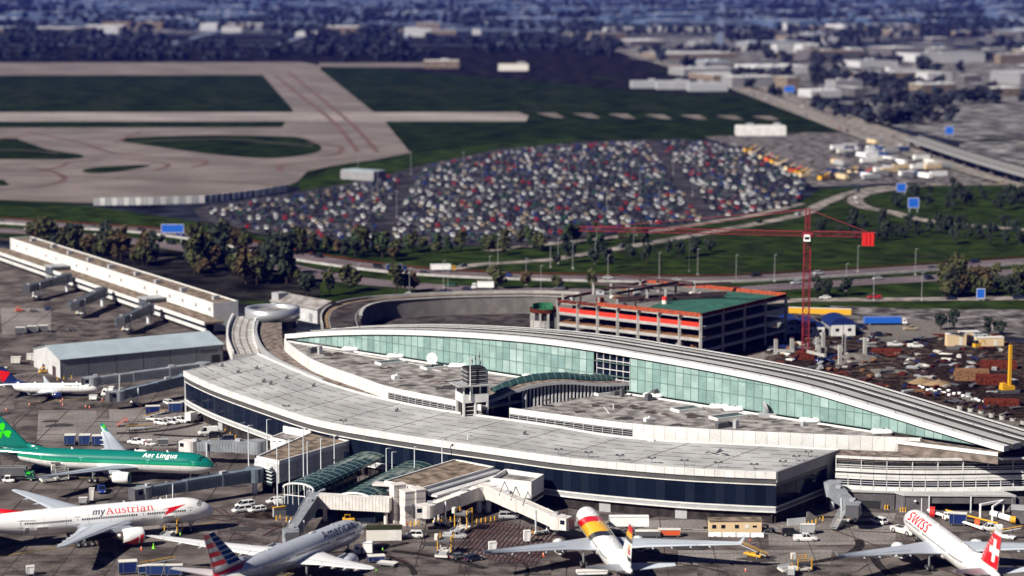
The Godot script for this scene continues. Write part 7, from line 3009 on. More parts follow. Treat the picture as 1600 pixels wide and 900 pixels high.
func build_site():
	# standing white columns
	for q in [[1212, 555, 5.6], [1237, 550, 4.8], [1244, 552, 0], [1286, 545, 6.0], [1279, 559, 4.6], [1318, 552, 6.6], [1312, 571, 7.0], [1351, 558, 7.0], [1277, 549, 5.0]]:
		if q[2] == 0:
			continue
		var t = thing("concrete_column", "new free-standing concrete column on the building site", "column", G(q[0], q[1]), 0.2, "new columns beside the crane")
		var s = mb()
		box(s, Vector3(0, q[2] * 0.5, 0), Vector3(1.1, q[2], 1.1))
		part("shaft", s, M.concrete, t)
		s = mb()
		box(s, Vector3(0, 0.25, 0), Vector3(2.4, 0.5, 2.4))
		part("footing", s, M.concrete_dim, t)
		s = mb()
		for x in [-0.35, 0.35]:
			for z in [-0.35, 0.35]:
				bar(s, Vector3(x, q[2], z), Vector3(x, q[2] + 0.7, z), 0.07)
		part("starter_bars", s, M.rust, t)
	for q in [[1213, 548, 1240, 548], [1262, 549, 1290, 556]]:
		var t = thing("ground_beam", "pale ground beam between columns near the crane base" if q[0] < 1230 else "pale ground beam just beyond the crane base", "beam")
		var s = mb()
		bar(s, G(q[0], q[1], 3.4), G(q[2], q[3], 3.4), 0.9, 0.9)
		part("beam", s, M.concrete, t)
		s = mb()
		for e in [[q[0], q[1]], [q[2], q[3]]]:
			bar(s, G(e[0], e[1]), G(e[0], e[1], 3.2) * Vector3(0, 1, 0) + G(e[0], e[1]) * Vector3(1, 0, 1), 0.7)
		part("support", s, M.concrete_dim, t)
	# two white site shelters with dark rounded covers
	for q in [[1316, 524, "larger white site shelter with dark arched cover, farther from the crane"], [1272, 524, "smaller white site shelter with dark arched cover, right behind the crane mast"], [1243, 520, "white site shelter half hidden between crane and parking structure"]]:
		var t = thing("site_shelter", q[2], "shelter", G(q[0], q[1]), 0.12)
		var k = 1.0 if q[0] > 1300 else 0.8
		var s = mb()
		for x in [-2.3 * k, 2.3 * k]:
			box(s, Vector3(x, 2.0 * k, 0), Vector3(4.3 * k, 4.0 * k, 3.0))
		var w = part("wall", s, M.panel_white, t)
		for x in [-2.3 * k, 2.3 * k]:
			s = mb()
			box(s, Vector3(x, 2.3 * k, 1.52), Vector3(1.3, 1.1, 0.08))
			part("window", s, M.car_glass, w)
		s = mb()
		var rings = []
		for z in [1.2, -3, -8, -13]:
			var r = []
			for j in 9:
				var a = PI * j / 8.0
				r.append(Vector3(cos(a) * 4.9 * k, 3.6 * k + sin(a) * 3.0 * k, z))
			rings.append(r)
		loft(s, rings)
		part("arched_cover", s, M.ac_navy, t)
		s = mb()
		for x in [-4.6 * k, 4.6 * k]:
			box(s, Vector3(x, 1.8 * k, -6), Vector3(0.2, 3.6 * k, 14))
		part("side_wall", s, M.panel_dim, t)
	box_truck("blue box trailer truck parked behind the site shelters", 1380, 508, 0.05, M.sign_blue, 14.0, 0.0, M.white)
	for q in [[1344, 514, "pickup", "car_navy", 2.2, "dark pickup parked beside the larger site shelter"], [1372, 526, "pickup", "car_navy", 0.4, "dark pickup with a white hood on the sandy site road"], [1360, 533, "pickup", "car_silver", 0.9, "silver pickup at the edge of the dug ground"], [1423, 516, "pickup", "car_tan", 0.2, "tan pickup parked on the pale sand patch"], [1285, 566, "suv", "car_blue", 0.3, "dark blue utility car next to the crane base"], [1317, 522, "pickup", "car_white", -1.5, "white pickup nosed against the larger site shelter"], [1277, 522, "pickup", "car_white", -1.5, "white pickup nosed against the smaller site shelter"], [1398, 541, "pickup", "car_white", 0.1, "white pickup among the pipe stacks"], [1430, 543, "pickup", "car_white", 0.0, "long white pickup in the middle of the site"], [1530, 552, "wagon", "car_silver", 0.1, "silver car beside the pale site boxes"]]:
		car(q[5], q[2], M[q[3]], q[0], q[1], q[4])
	# piling rig
	var t = thing("piling_rig", "yellow piling rig with an upright boom at the site's far edge", "piling rig", G(1575, 614), 0.3)
	var s = mb()
	box(s, Vector3(-0.4, 1.8, 0), Vector3(4.4, 1.3, 2.4))
	box(s, Vector3(-1.8, 2.8, 0), Vector3(1.4, 1.0, 2.0))
	part("housing", s, M.yellow, t)
	s = mb()
	bar(s, Vector3(0.4, 2.4, 0), Vector3(0.4, 15.5, 0), 0.9)
	part("boom", s, M.yellow, t)
	for z in [-1.4, 1.4]:
		s = mb()
		hexa(s, [Vector3(-3, 0.1, z - 0.4), Vector3(-3, 0.1, z + 0.4), Vector3(3, 0.1, z + 0.4), Vector3(3, 0.1, z - 0.4), Vector3(-3.4, 1.0, z - 0.4), Vector3(-3.4, 1.0, z + 0.4), Vector3(3.4, 1.0, z + 0.4), Vector3(3.4, 1.0, z - 0.4)])
		part("track", s, M.darkgrey, t)
	s = mb()
	box(s, Vector3(2.2, 3.3, 0.8), Vector3(1.4, 1.6, 1.3))
	part("cab", s, M.car_glass, t)
	# timber stacks
	for q in [[1518, 594, 11, 3.6, "timber", "pale timber stack nearest the sand heaps"], [1552, 600, 11, 3.0, "rust", "dark red timber stack beside the piling rig"], [1560, 575, 12, 2.4, "rust", "long dark timber stack behind the piling rig"], [1385, 551, 10, 1.2, "rust", "dark red pipe stack near the site's middle road"], [1565, 633, 11, 2.0, "rust", "dark red beam stack below the piling rig"]]:
		var st = thing("timber_stack", q[5], "timber stack", G(q[0], q[1]), -0.12)
		for r in int(q[3] / 0.6):
			for c in 3:
				s = mb()
				box(s, Vector3(rng.randf_range(-0.2, 0.2), 0.35 + r * 0.6, (c - 1) * 1.5), Vector3(q[2] + rng.randf_range(-0.6, 0.6), 0.5, 1.4))
				part("plank_bundle", s, M[q[4]], st)
	for q in [[1440, 598, 5, 1.8, "tawny sand heap nearer the columns"], [1468, 601, 5, 1.8, "tawny sand heap beside the timber stack"]]:
		heap("sand_heap", q[4], "sand heap", q[0], q[1], q[2], q[3], M.sand)
	for q in [[1425, 568, 6, 0.9], [1385, 580, 7, 0.6], [1340, 558, 7, 1.6], [1330, 600, 6, 0.8], [1215, 562, 6, 1.8], [1195, 560, 7, 2.2], [1270, 582, 6, 1.0], [1480, 650, 14, 1.2], [1540, 665, 14, 1.2], [1430, 635, 9, 0.9]]:
		heap("rubble_heap", "low heap of pale dug rubble on the building site", "rubble heap", q[0], q[1], q[2], q[3], M.rubble if q[2] > 6 else M.dirt, "rubble heaps on the site")
	# loose stacks and crates, many and alike
	var mats = ["offwhite", "rust", "dirt", "grey", "timber", "concrete_dim", "ac_navy", "darkgrey", "darkgrey", "concrete", "beam_dark", "beam_dark", "rust"]
	var names = {"white": "white wrapped", "rust": "rust red", "dirt": "earth covered", "grey": "grey steel", "timber": "tan timber", "concrete_dim": "dull concrete", "ac_navy": "dark blue", "offwhite": "pale", "darkgrey": "blackish", "concrete": "concrete", "beam_dark": "brown steel"}
	for i in 270:
		var px = rng.randf_range(1200, 1590)
		var low = 575 + (px - 1250) * 0.24
		var py = rng.randf_range(max(524, 532 - (px - 1200) * 0.05), max(low, 572) - 2)
		if absf(px - 1258) < 12 and absf(py - 560) < 10:
			continue
		var k = mats[rng.randi() % mats.size()]
		var st = thing("material_stack", "%s material stack lying %s on the building site" % [names[k], ["by the crane", "left of the middle", "in the middle", "right of the middle", "towards the piling rig"][clampi(int((px - 1200) / 80), 0, 4)] + (" far back" if py < 550 else "")], "material stack", G(px, py), rng.randf() * 3.1, "material stacks on the site")
		s = mb()
		var n = rng.randi_range(2, 4)
		var l = rng.randf_range(1.4, 6.0)
		for j in n:
			box(s, Vector3(rng.randf_range(-0.3, 0.3), 0.24 + j * 0.2, rng.randf_range(-0.3, 0.3)), Vector3(l * rng.randf_range(0.7, 1.0), 0.17, rng.randf_range(0.6, 1.7)), Basis(Vector3.UP, rng.randf_range(-0.15, 0.15)))
		part("load", s, M[k], st)
		s = mb()
		for x in [-l * 0.3, l * 0.3]:
			box(s, Vector3(x, 0.07, 0), Vector3(0.16, 0.14, 1.3))
		part("bearer", s, M.timber, st)
	for i in 26:
		var u = i / 25.0
		var st = thing("white_bag", "white bulk bag in the broken line below the piling rig", "bulk bag", G(1440 + u * 110 + rng.randf_range(-3, 3), 606 + u * 24 + rng.randf_range(-4, 4)), rng.randf() * 3, "white bulk bags")
		s = mb(true)
		var rings = []
		for e in [[0, 0.4], [0.1, 0.62], [0.4, 0.66], [0.7, 0.55], [0.8, 0.2]]:
			var r = []
			for j in 10:
				r.append(Vector3(cos(TAU * j / 10) * e[1] * rng.randf_range(0.9, 1.1), e[0], sin(TAU * j / 10) * e[1] * rng.randf_range(0.9, 1.1)))
			rings.append(r)
		loft(s, rings)
		part("bag", s, M.white, st)
	# pale site boxes and fence line with pots
	for q in [[1493, 540, 7, 4.2, "upright tan site box nearer the crane"], [1513, 535, 7, 4.0, "second tan site box behind the first"], [1545, 540, 10, 3.0, "long pale site box beside a small yellow digger"]]:
		var st = thing("site_box", q[4], "site cabin", G(q[0], q[1]), 0.1)
		s = mb()
		box(s, Vector3(0, q[3] * 0.5, 0), Vector3(q[2], q[3], 3.0))
		part("wall", s, M.cream, st)
		s = mb()
		box(s, Vector3(0, q[3] + 0.1, 0), Vector3(q[2] + 0.2, 0.2, 3.2))
		part("roof", s, M.offwhite, st)
		s = mb()
		box(s, Vector3(q[2] * 0.2, q[3] * 0.4, 1.53), Vector3(1.1, q[3] * 0.7, 0.06))
		part("door", s, M.offwhite, st)
	for i in 9:
		var st = thing("concrete_pot", "pale concrete ring on the kerb behind the vault roof", "concrete ring", G(1500 + i * 16.5, 640 + i * 3.9), 0.0, "concrete rings behind the vault roof")
		s = mb()
		tube(s, Vector3(0, 0, 0), Vector3(0, 1.2, 0), 0.9, 0.9, 14)
		part("ring", s, M.concrete, st)
		s = mb()
		tube(s, Vector3(0, 1.15, 0), Vector3(0, 1.25, 0), 0.65, 0.65, 14)
		part("opening", s, M.black, st)
	var dg = thing("small_digger", "small yellow digger beside the long pale site box", "digger", G(1526, 545), 0.4)
	s = mb()
	box(s, Vector3(0, 1.3, 0), Vector3(2.4, 1.2, 1.8))
	bar(s, Vector3(1.0, 1.6, 0), Vector3(2.8, 3.2, 0), 0.3)
	bar(s, Vector3(2.8, 3.2, 0), Vector3(4.0, 1.2, 0), 0.24)
	part("body", s, M.yellow, dg)
	s = mb()
	box(s, Vector3(-0.2, 2.4, 0), Vector3(1.2, 1.2, 1.3))
	part("cab", s, M.car_glass, dg)
	s = mb()
	for z in [-0.8, 0.8]:
		box(s, Vector3(0, 0.35, z), Vector3(2.8, 0.7, 0.45))
	part("track", s, M.darkgrey, dg)

# ------------------------------------------------------------------ land: apron, airfield, roads, lots
func area(called, px, y, m, smooth = false):
	var pts = GP(px)
	if smooth:
		pts = curve(pts, 5, true)
	var s = mb()
	sheet(s, pts, y)
	return ground(called, s, m)

func road(called, px, w, y, m, per = 8):
	var p = curve(GP(px), per)
	var s = mb()
	for q in [-1, 1]:
		ribbon(s, shifted(p, q * (w * 0.5 + 0.6)), 3.0 + w * 0.06, y - 0.02)
	ground("worn_verge", s, M.grass_dry)
	s = mb()
	ribbon(s, p, w, y)
	ground(called, s, m)
	return p

func lane_lines(called, path, offs, y, m, w = 0.3):
	var s = mb()
	for o in offs:
		ribbon(s, shifted(path, o), w, y)
	ground(called, s, m)

func build_land():
	var s = mb()
	sheet(s, [Vector3(-16000, 0, 600), Vector3(16000, 0, 600), Vector3(16000, 0, -26000), Vector3(-16000, 0, -26000)], -0.06)
	ground("ground", s, M.earth)
	# apron
	var ap = GP([-420, 412, 10, 405, 345, 522, 405, 545, 520, 532, 1090, 565, 1590, 700, 1800, 720])
	ap.append(Vector3(420, 0, -400))
	ap.append(Vector3(-420, 0, -400))
	s = mb()
	sheet(s, ap, 0.0)
	ground("apron", s, M.apron)
	# repaired and older slabs
	var patches = [[60, 640, 150, 690, "apron_new"], [86, 655, 180, 672, "apron_new"], [0, 700, 90, 745, "apron_old"], [0, 480, 80, 520, "apron_new"], [90, 500, 200, 535, "apron_old"], [340, 810, 440, 870, "apron_old"], [160, 790, 250, 830, "apron_new"], [620, 870, 860, 899, "apron_old"], [1060, 860, 1300, 885, "apron_new"], [1200, 820, 1420, 850, "apron_new"], [870, 815, 1110, 832, "apron_new"], [0, 860, 180, 899, "apron_old"], [380, 790, 430, 812, "dirt"], [215, 648, 345, 702, "apron_new"], [170, 640, 290, 662, "apron_new"], [90, 655, 200, 690, "apron_new"], [1090, 880, 1330, 930, "apron_old"], [1400, 830, 1600, 860, "apron_old"], [20, 600, 160, 640, "apron_old"], [180, 560, 0, 580, "apron_old"], [440, 860, 560, 899, "apron_old"], [1340, 800, 1400, 815, "apron_new"]]
	var n = 0
	for q in patches:
		n += 1
		area("apron_patch", [q[0], q[1], q[2], q[1] + rng.randf_range(-3, 3), q[2] + rng.randf_range(-4, 4), q[3], q[0] + rng.randf_range(-4, 4), q[3] + rng.randf_range(-3, 3)], 0.004 + 0.0035 * n, M[q[4]])
	# joints between slabs
	s = mb()
	for i in 46:
		var x = -230.0 + i * 11.5
		bar(s, Vector3(x, 0.085, -480), Vector3(x + 4, 0.085, -960 if x < -90 else -640), 0.16, 0.012)
	for i in 42:
		var z = -490.0 - i * 11.2
		bar(s, Vector3(-330, 0.085, z), Vector3(260 if z > -600 else -95, 0.085, z - 6), 0.16, 0.012)
	ground("apron_joint", s, M.joint)
	# meandering sealed cracks
	s = mb()
	for i in 70:
		var p = [Vector3(rng.randf_range(-190, 180), 0.1, rng.randf_range(-770, -500))]
		if p[0].x > -100 and p[0].z < -620:
			p[0].x -= 110
		var a = rng.randf() * TAU
		for k in 7:
			a += rng.randf_range(-0.5, 0.5)
			p.append(p[-1] + Vector3(cos(a), 0, sin(a) * 1.4) * rng.randf_range(2, 6))
		ribbon(s, p, rng.randf_range(0.12, 0.3))
	ground("apron_crack", s, M.joint)
	# tyre marks and oil
	s = mb()
	for i in 60:
		var c = Vector3(rng.randf_range(-190, 170), 0.115, rng.randf_range(-720, -500))
		if c.x > -100 and c.z < -610:
			continue
		var a = rng.randf_range(-0.4, 0.4) + (PI * 0.5 if rng.randf() < 0.3 else 0.0)
		var p = []
		var bend = rng.randf_range(-0.03, 0.03)
		for k in 10:
			p.append(c + Vector3(cos(a), 0, sin(a)) * k * 3.0)
			a += bend * 3
		ribbon(s, p, rng.randf_range(0.5, 2.2))
	ground("tyre_mark", s, M.tyre_mark)
	s = mb()
	for i in 90:
		var c = Vector3(rng.randf_range(-190, 170), 0, rng.randf_range(-740, -500))
		if c.x > -100 and c.z < -620:
			continue
		var pp = []
		var r = rng.randf_range(0.6, 3.2)
		for k in 10:
			var rr = r * rng.randf_range(0.6, 1.2)
			pp.append(c + Vector3(cos(TAU * k / 10) * rr * 1.6, 0, sin(TAU * k / 10) * rr))
		sheet(s, curve(pp, 2, true), 0.12 + i * 0.0002)
	ground("oil_stain", s, M.oil)
	# striped keep-clear field before the stair towers
	s = mb()
	var q0 = G(700, 868)
	var q1 = G(752, 812)
	var q2 = G(880, 832)
	var q3 = G(838, 884)
	for i in 20:
		var u = (i + 0.5) / 20.0
		bar(s, q0.lerp(q3, u) + Vector3(0, 0.14, 0), q1.lerp(q2, u) + Vector3(0, 0.14, 0), 0.36, 0.012)
	for i in 5:
		var u = (i + 0.5) / 5.0
		bar(s, q0.lerp(q1, u) + Vector3(0, 0.145, 0), q3.lerp(q2, u) + Vector3(0, 0.145, 0), 0.35, 0.012)
	ground("keep_clear_stripe", s, M.line_red)
	# stand lines
	s = mb()
	for q in [[1333, 830, 1500, 838], [1300, 828, 1500, 900], [1420, 850, 1440, 838], [300, 806, 430, 828], [410, 838, 440, 822], [330, 792, 350, 806], [345, 794, 362, 808], [318, 806, 356, 806], [560, 850, 640, 880], [880, 800, 860, 830]]:
		ribbon(s, [G(q[0], q[1]), G(q[2], q[3])], 0.45, 0.15)
	ground("stand_line", s, M.line_red)
	s = mb()
	for q in [[40, 630, 155, 622], [-60, 752, 330, 742], [340, 816, -60, 880], [560, 826, 400, 930], [914, 830, 990, 920], [1425, 830, 1590, 930]]:
		ribbon(s, [G(q[0], q[1]), G(q[2], q[3])], 0.35, 0.156)
	ground("lead_in_line", s, M.line_yellow)
	s = mb()
	for q in [[0, 590, 60, 583], [60, 583, 62, 577], [860, 818, 1110, 829], [1110, 829, 1210, 835]]:
		ribbon(s, [G(q[0], q[1]), G(q[2], q[3])], 0.6, 0.16)
	ground("edge_line", s, M.line_white)
	# airfield
	area("scrub", [-900, 56, 600, 56, 980, 74, 1210, 150, 1100, 150, 560, 104, -900, 104], -0.02, M.scrub)
	area("grass_field", [-900, 98, 560, 98, 930, 104, 1180, 152, 1335, 207, 1130, 217, 900, 224, 650, 250, 500, 285, 300, 318, -900, 330], -0.03, M.grass)
	area("taxiway", [-900, 100, 470, 97, 503, 103, 498, 112, 405, 117, -900, 119], 0.02, M.taxiway)
	area("taxiway", [498, 98.5, 660, 98, 720, 103, 640, 105.5, 500, 104], 0.03, M.taxiway)
	area("taxiway", [404, 110, 497, 106, 600, 188, 640, 238, 470, 262, 440, 200, 458, 172], 0.05, M.taxiway)
	area("taxi_apron", [-900, 201, 470, 199, 595, 192, 622, 215, 641, 239, 590, 249, 520, 259, 480, 268, 465, 284, 425, 300, 320, 312, 160, 318, -40, 311, -900, 305], 0.08, M.taxiway)
	area("runway", [-900, 175.5, 810, 175.5, 826, 181, 822, 189.5, -900, 190.5], 0.11, M.runway)
	for q in [[185, 219, 242, 213.5, 340, 211.5, 430, 213, 472, 216, 499, 227, 495, 238, 434, 247, 359, 244, 264, 232], [-300, 214, 0, 216.5, 30, 219, 76, 234, 127, 242, 113, 248.5, 0, 249, -300, 246], [130, 266, 159, 261, 227, 258, 228, 261, 181, 269, 140, 270.5], [-60, 281, 0, 281, 9, 285, 9, 290, -60, 290]]:
		area("grass_island", q, 0.14, M.grass, true)
	s = mb()
	for q in [[200, 223, 340, 217.5, 490, 229], [-200, 236, 20, 235, 90, 240]]:
		ribbon(s, curve(GP(q), 8), 2.2, 0.18)
	ground("service_track", s, M.taxiway)
	area("grass_verge", [466, 285, 520, 262, 610, 250, 640, 243, 700, 232, 900, 214, 900, 224, 700, 250, 560, 285, 470, 300], 0.0, M.grass_near)
	# rubbered guide lines on the taxi apron
	s = mb()
	for q in [[560, 238, 520, 190, 470, 150, 430, 118], [590, 238, 545, 190, 490, 145, 450, 112], [-60, 300, 60, 292, 100, 280, 80, 268, 45, 262], [-60, 262, 40, 268, 90, 262, 110, 254, 160, 250], [300, 262, 322, 256, 310, 250, 250, 246, 180, 240, 120, 222, 40, 206], [-60, 226, 60, 208], [440, 268, 436, 262, 455, 256, 560, 246], [240, 268, 262, 260, 250, 254, 180, 246], [-60, 272, 100, 276, 300, 282, 440, 290], [180, 222, 220, 206], [480, 222, 530, 230, 528, 240, 500, 246]]:
		ribbon(s, curve(GP(q), 8), 4.0, 0.2)
	ground("taxi_guide_line", s, M.rubber)
	s = mb()
	for q in [[-900, 182, 820, 182]]:
		ribbon(s, GP(q), 3.0, 0.2)
	for i in 40:
		ribbon(s, [G(-60 + i * 20, 189.5), G(-52 + i * 20, 189.5)], 4.0, 0.21)
	ground("runway_marking", s, M.line_white)
	s = mb()
	ribbon(s, curve(GP([640, 148, 720, 142, 850, 140, 960, 144, 1060, 148]), 8), 6.0, 0.02)
	ground("perimeter_track", s, M.grass_dry)
	s = mb()
	for i in 26:
		var y = 121 + i * 2.1 if i < 13 else 340 + (i - 13) * 8.0
		var x = -100.0 if i < 13 else 1000.0
		ribbon(s, curve([G(x, y), G(x + 300, y + rng.randf_range(-2, 2)), G(x + 640, y + rng.randf_range(-3, 3))], 5), rng.randf_range(1.5, 5.0), 0.006 if i > 12 else -0.02)
	ground("mown_strip", s, M.mown)
	s = mb()
	for i in 60:
		var g = G(rng.randf_range(-60, 400), rng.randf_range(121, 172)) if i % 3 == 0 else (G(rng.randf_range(560, 1150), rng.randf_range(110, 172)) if i % 3 == 1 else G(rng.randf_range(880, 1600), rng.randf_range(340, 425)))
		var o = []
		for k in 10:
			var rr = rng.randf_range(0.4, 1.0) * (9.0 if i % 3 == 2 else 26.0)
			o.append(g + Vector3(cos(TAU * k / 10) * rr, 0, sin(TAU * k / 10) * rr * 1.4))
		sheet(s, curve(o, 2, true), 0.012 + i * 0.0004)
	ground("dry_patch", s, M.mown)
	# approach light pads beyond the runway end
	for i in 7:
		var x = 838 + i * 56
		area("approach_light_pad", [x, 176.5 + i * 0.8, x + 30, 176.4 + i * 0.8, x + 44, 184 + i * 0.6, x + 26, 183.5 + i * 0.6], 0.03, M.taxiway)
	# grass between the roads
	area("grass_field", [-900, 316, 140, 322, 300, 345, 440, 376, 560, 384, 830, 386, 1000, 362, 1230, 332, 1280, 295, 1420, 288, 1800, 290, 1800, 480, 1430, 492, 1240, 480, 1150, 450, 830, 462, 560, 470, 440, 480, 340, 470, 0, 372, -900, 345], 0.0, M.grass_near)
	area("leaf_litter", [60, 372, 330, 392, 500, 430, 500, 470, 400, 470, 340, 466, 120, 388], 0.02, M.scrub)
	# parking lot and other lots
	area("parking_lot", [300, 325, 420, 308, 560, 284, 660, 258, 780, 233, 920, 221, 1060, 217, 1190, 232, 1262, 285, 1235, 328, 1100, 350, 980, 360, 830, 383, 700, 384, 560, 379, 430, 370, 320, 350], 0.03, M.lot)
	area("gravel_lot", [1100, 214, 1260, 207, 1360, 208, 1440, 222, 1560, 268, 1600, 290, 1420, 285, 1270, 292, 1215, 250], 0.05, M.gravel)
	area("gravel_lot", [1240, 492, 1300, 478, 1420, 482, 1800, 486, 1800, 534, 1600, 528, 1480, 522, 1380, 510], 0.05, M.gravel)
	area("site_ground", [1080, 556, 1120, 530, 1230, 505, 1380, 512, 1480, 522, 1800, 560, 1800, 745, 1600, 694, 1480, 652, 1350, 608, 1250, 583], 0.03, M.dirt)
	for q in [[1240, 556, 1300, 548, 1340, 556, 1330, 580, 1280, 580, 1235, 575], [1440, 560, 1520, 556, 1560, 590, 1500, 612, 1450, 590], [1380, 596, 1440, 602, 1470, 622, 1400, 620], [1500, 600, 1600, 590, 1620, 650, 1540, 640]]:
		area("mud_patch", q, 0.05, M.mud, true)
	for q in [[1340, 512, 1440, 500, 1500, 516, 1440, 530, 1380, 534], [1300, 562, 1350, 556, 1360, 566, 1330, 574], [1190, 556, 1230, 552, 1225, 566, 1190, 568], [1430, 640, 1520, 650, 1640, 690, 1600, 694, 1480, 652]]:
		area("sand_patch", q, 0.07, M.rubble, true)
	for q in [[1340, 172, 1480, 150, 1640, 150, 1700, 190, 1560, 222, 1440, 208], [1190, 118, 1380, 96, 1560, 92, 1660, 112, 1420, 140, 1290, 148], [1500, 225, 1640, 205, 1740, 240, 1690, 280, 1570, 250], [1030, 72, 1160, 60, 1300, 66, 1190, 96, 1110, 98]]:
		area("gravel_field", q, 0.03, M.yard_pale, true)
	# roads
	var h1 = road("highway", [-300, 334, 0, 346, 120, 354, 240, 362, 356, 378, 480, 403, 620, 422, 740, 430, 860, 434, 1000, 437, 1120, 437, 1232, 432, 1400, 422, 1650, 405, 1900, 390], 17.0, 0.05, M.highway)
	lane_lines("highway_line", h1, [-7.6, 7.6], 0.06, M.line_white)
	var h2 = road("highway", [-300, 347, 0, 360, 150, 371, 300, 389, 420, 412, 540, 436, 700, 450, 860, 455, 1050, 456, 1160, 453, 1240, 447, 1450, 435, 1650, 421, 1900, 405], 16.0, 0.07, M.highway)
	lane_lines("highway_line", h2, [-7.0, 7.0, 0.0], 0.08, M.line_white)
	var r1 = road("ramp_road", [690, 424, 743, 414, 833, 408, 873, 404, 967, 388, 1060, 372, 1180, 350, 1255, 334, 1290, 316, 1345, 298, 1420, 290, 1600, 288], 8.0, 0.09, M.concrete_road)
	var r2 = road("ramp_road", [760, 392, 870, 380, 967, 370, 1080, 352, 1180, 336, 1250, 318], 7.0, 0.1, M.concrete_road)
	var r3 = road("ramp_road", [1470, 287, 1410, 293, 1352, 303, 1336, 313, 1352, 324, 1394, 332, 1450, 345, 1600, 359, 1800, 370], 9.0, 0.11, M.concrete_road)
	var r4 = road("frontage_road", [1090, 482, 1229, 470, 1400, 468, 1650, 466, 1900, 468], 10.0, 0.09, M.concrete_road)
	var r5 = road("frontage_road", [-300, 362, 0, 374, 100, 380, 260, 404], 8.0, 0.06, M.asphalt)
	var d1 = road("diagonal_highway", [880, 52, 930, 66, 1010, 90, 1100, 117, 1180, 146, 1260, 176, 1340, 206, 1420, 235, 1510, 262, 1600, 287, 1720, 318], 24.0, 0.08, M.concrete_road)
	var d2 = road("diagonal_highway", [905, 48, 960, 62, 1040, 84, 1130, 112, 1215, 144, 1295, 174, 1375, 203, 1460, 231, 1550, 256, 1640, 280, 1760, 308], 20.0, 0.09, M.concrete_road)
	lane_lines("highway_line", d1, [-11, 11], 0.12, M.line_white, 0.6)
	# median barrier of the near highway
	var t = thing("median_barrier", "long pale median barrier between the two highway carriageways", "barrier")
	s = mb()
	sweep(s, shifted(h1, 9.6), rect_sec(-0.3, 0.3, 0, 1.0))
	part("barrier_wall", s, M.concrete, t)
	t = thing("guard_rail", "dark red guard rail along the far side of the highway", "guard rail")
	s = mb()
	sweep(s, shifted(h1, -9.2), rect_sec(-0.1, 0.1, 0.5, 0.9))
	part("rail", s, M.rust, t)
	s = mb()
	for p in paced(shifted(h1, -9.2), 8.0):
		bar(s, p, p + Vector3(0, 0.9, 0), 0.14)
	stuff(part("post", s, M.rust, t))
	# viaduct beside the diagonal highway
	t = thing("transit_viaduct", "dark elevated transit viaduct beside the diagonal highway", "viaduct")
	var vp = curve(GP([1425, 214, 1500, 239, 1600, 268, 1760, 308], 8.0), 6)
	s = mb()
	sweep(s, vp, rect_sec(-5, 5, -2.2, 0.0))
	part("deck", s, M.panel_dim, t)
	for x in [-4.8, 4.8]:
		s = mb()
		sweep(s, vp, rect_sec(x - 0.2, x + 0.2, 0, 1.3))
		part("parapet", s, M.concrete_dim, t)
	for p in paced(vp, 30.0):
		s = mb()
		bar(s, Vector3(p.x, 0, p.z), Vector3(p.x, 6, p.z), 2.4)
		part("pier", s, M.wall_grey, t)
	# curved retaining wall and loop road behind the hall
	t = thing("loop_ramp", "curved loop ramp with pale parapet and brown retaining wall behind the hall", "ramp")
	var lp = curve(GP([536, 512, 533, 494, 545, 481, 580, 472, 640, 467, 720, 463.5, 830, 462, 900, 464], 6.0), 10)
	s = mb()
	sweep(s, lp, rect_sec(-7, 7, -0.8, 0.0))
	part("road_deck", s, M.asphalt, t)
	s = mb()
	sweep(s, lp, rect_sec(-7.6, -7.0, -6, 1.0))
	part("outer_parapet", s, M.concrete, t)
	s = mb()
	sweep(s, lp.slice(8), rect_sec(6.9, 7.5, -6, 0.9))
	part("retaining_wall", s, M.concrete_dim, t)
	s = mb()
	sweep(s, lp.slice(8), rect_sec(6.6, 7.9, 0.9, 1.2))
	part("coping", s, M.concrete, t)
	s = mb()
	ribbon(s, shifted(lp, -5.6), 1.6, 0.03)
	part("tan_shoulder", s, M.sand, t)
	s = mb()
	ribbon(s, shifted(lp, -4.4), 0.3, 0.035)
	ribbon(s, shifted(lp, 5.4), 0.3, 0.035)
	part("edge_stripe", s, M.line_white, t)
	area("lower_road", [600, 500, 700, 486, 830, 482, 860, 500, 830, 512, 600, 512], 0.04, M.asphalt)
	return [h1, h2, r1, r2, r3, r4, d1, d2]

func sign_board(label, px, py, w, h, top):
	var g = G(px, py)
	var t = thing("highway_sign", label, "road sign", g, 0.0, "")
	var s = mb()
	box(s, Vector3(0, top - h * 0.5, 0), Vector3(w, h, 0.25))
	var b = part("panel", s, M.sign_blue, t)
	s = mb()
	for q in [[0, top - 0.1, w, 0.16], [0, top - h + 0.1, w, 0.16]]:
		box(s, Vector3(q[0], q[1], 0.14), Vector3(q[2], q[3], 0.04))
	for x in [-w * 0.5 + 0.1, w * 0.5 - 0.1]:
		box(s, Vector3(x, top - h * 0.5, 0.14), Vector3(0.14, h, 0.04))
	part("border", s, M.white, b)
	for x in [-w * 0.36, w * 0.36]:
		s = mb()
		bar(s, Vector3(x, 0, -0.3), Vector3(x, top - 0.3, -0.3), 0.4)
		part("post", s, M.grey, t)

# ------------------------------------------------------------------ trees
var tree_kinds = []

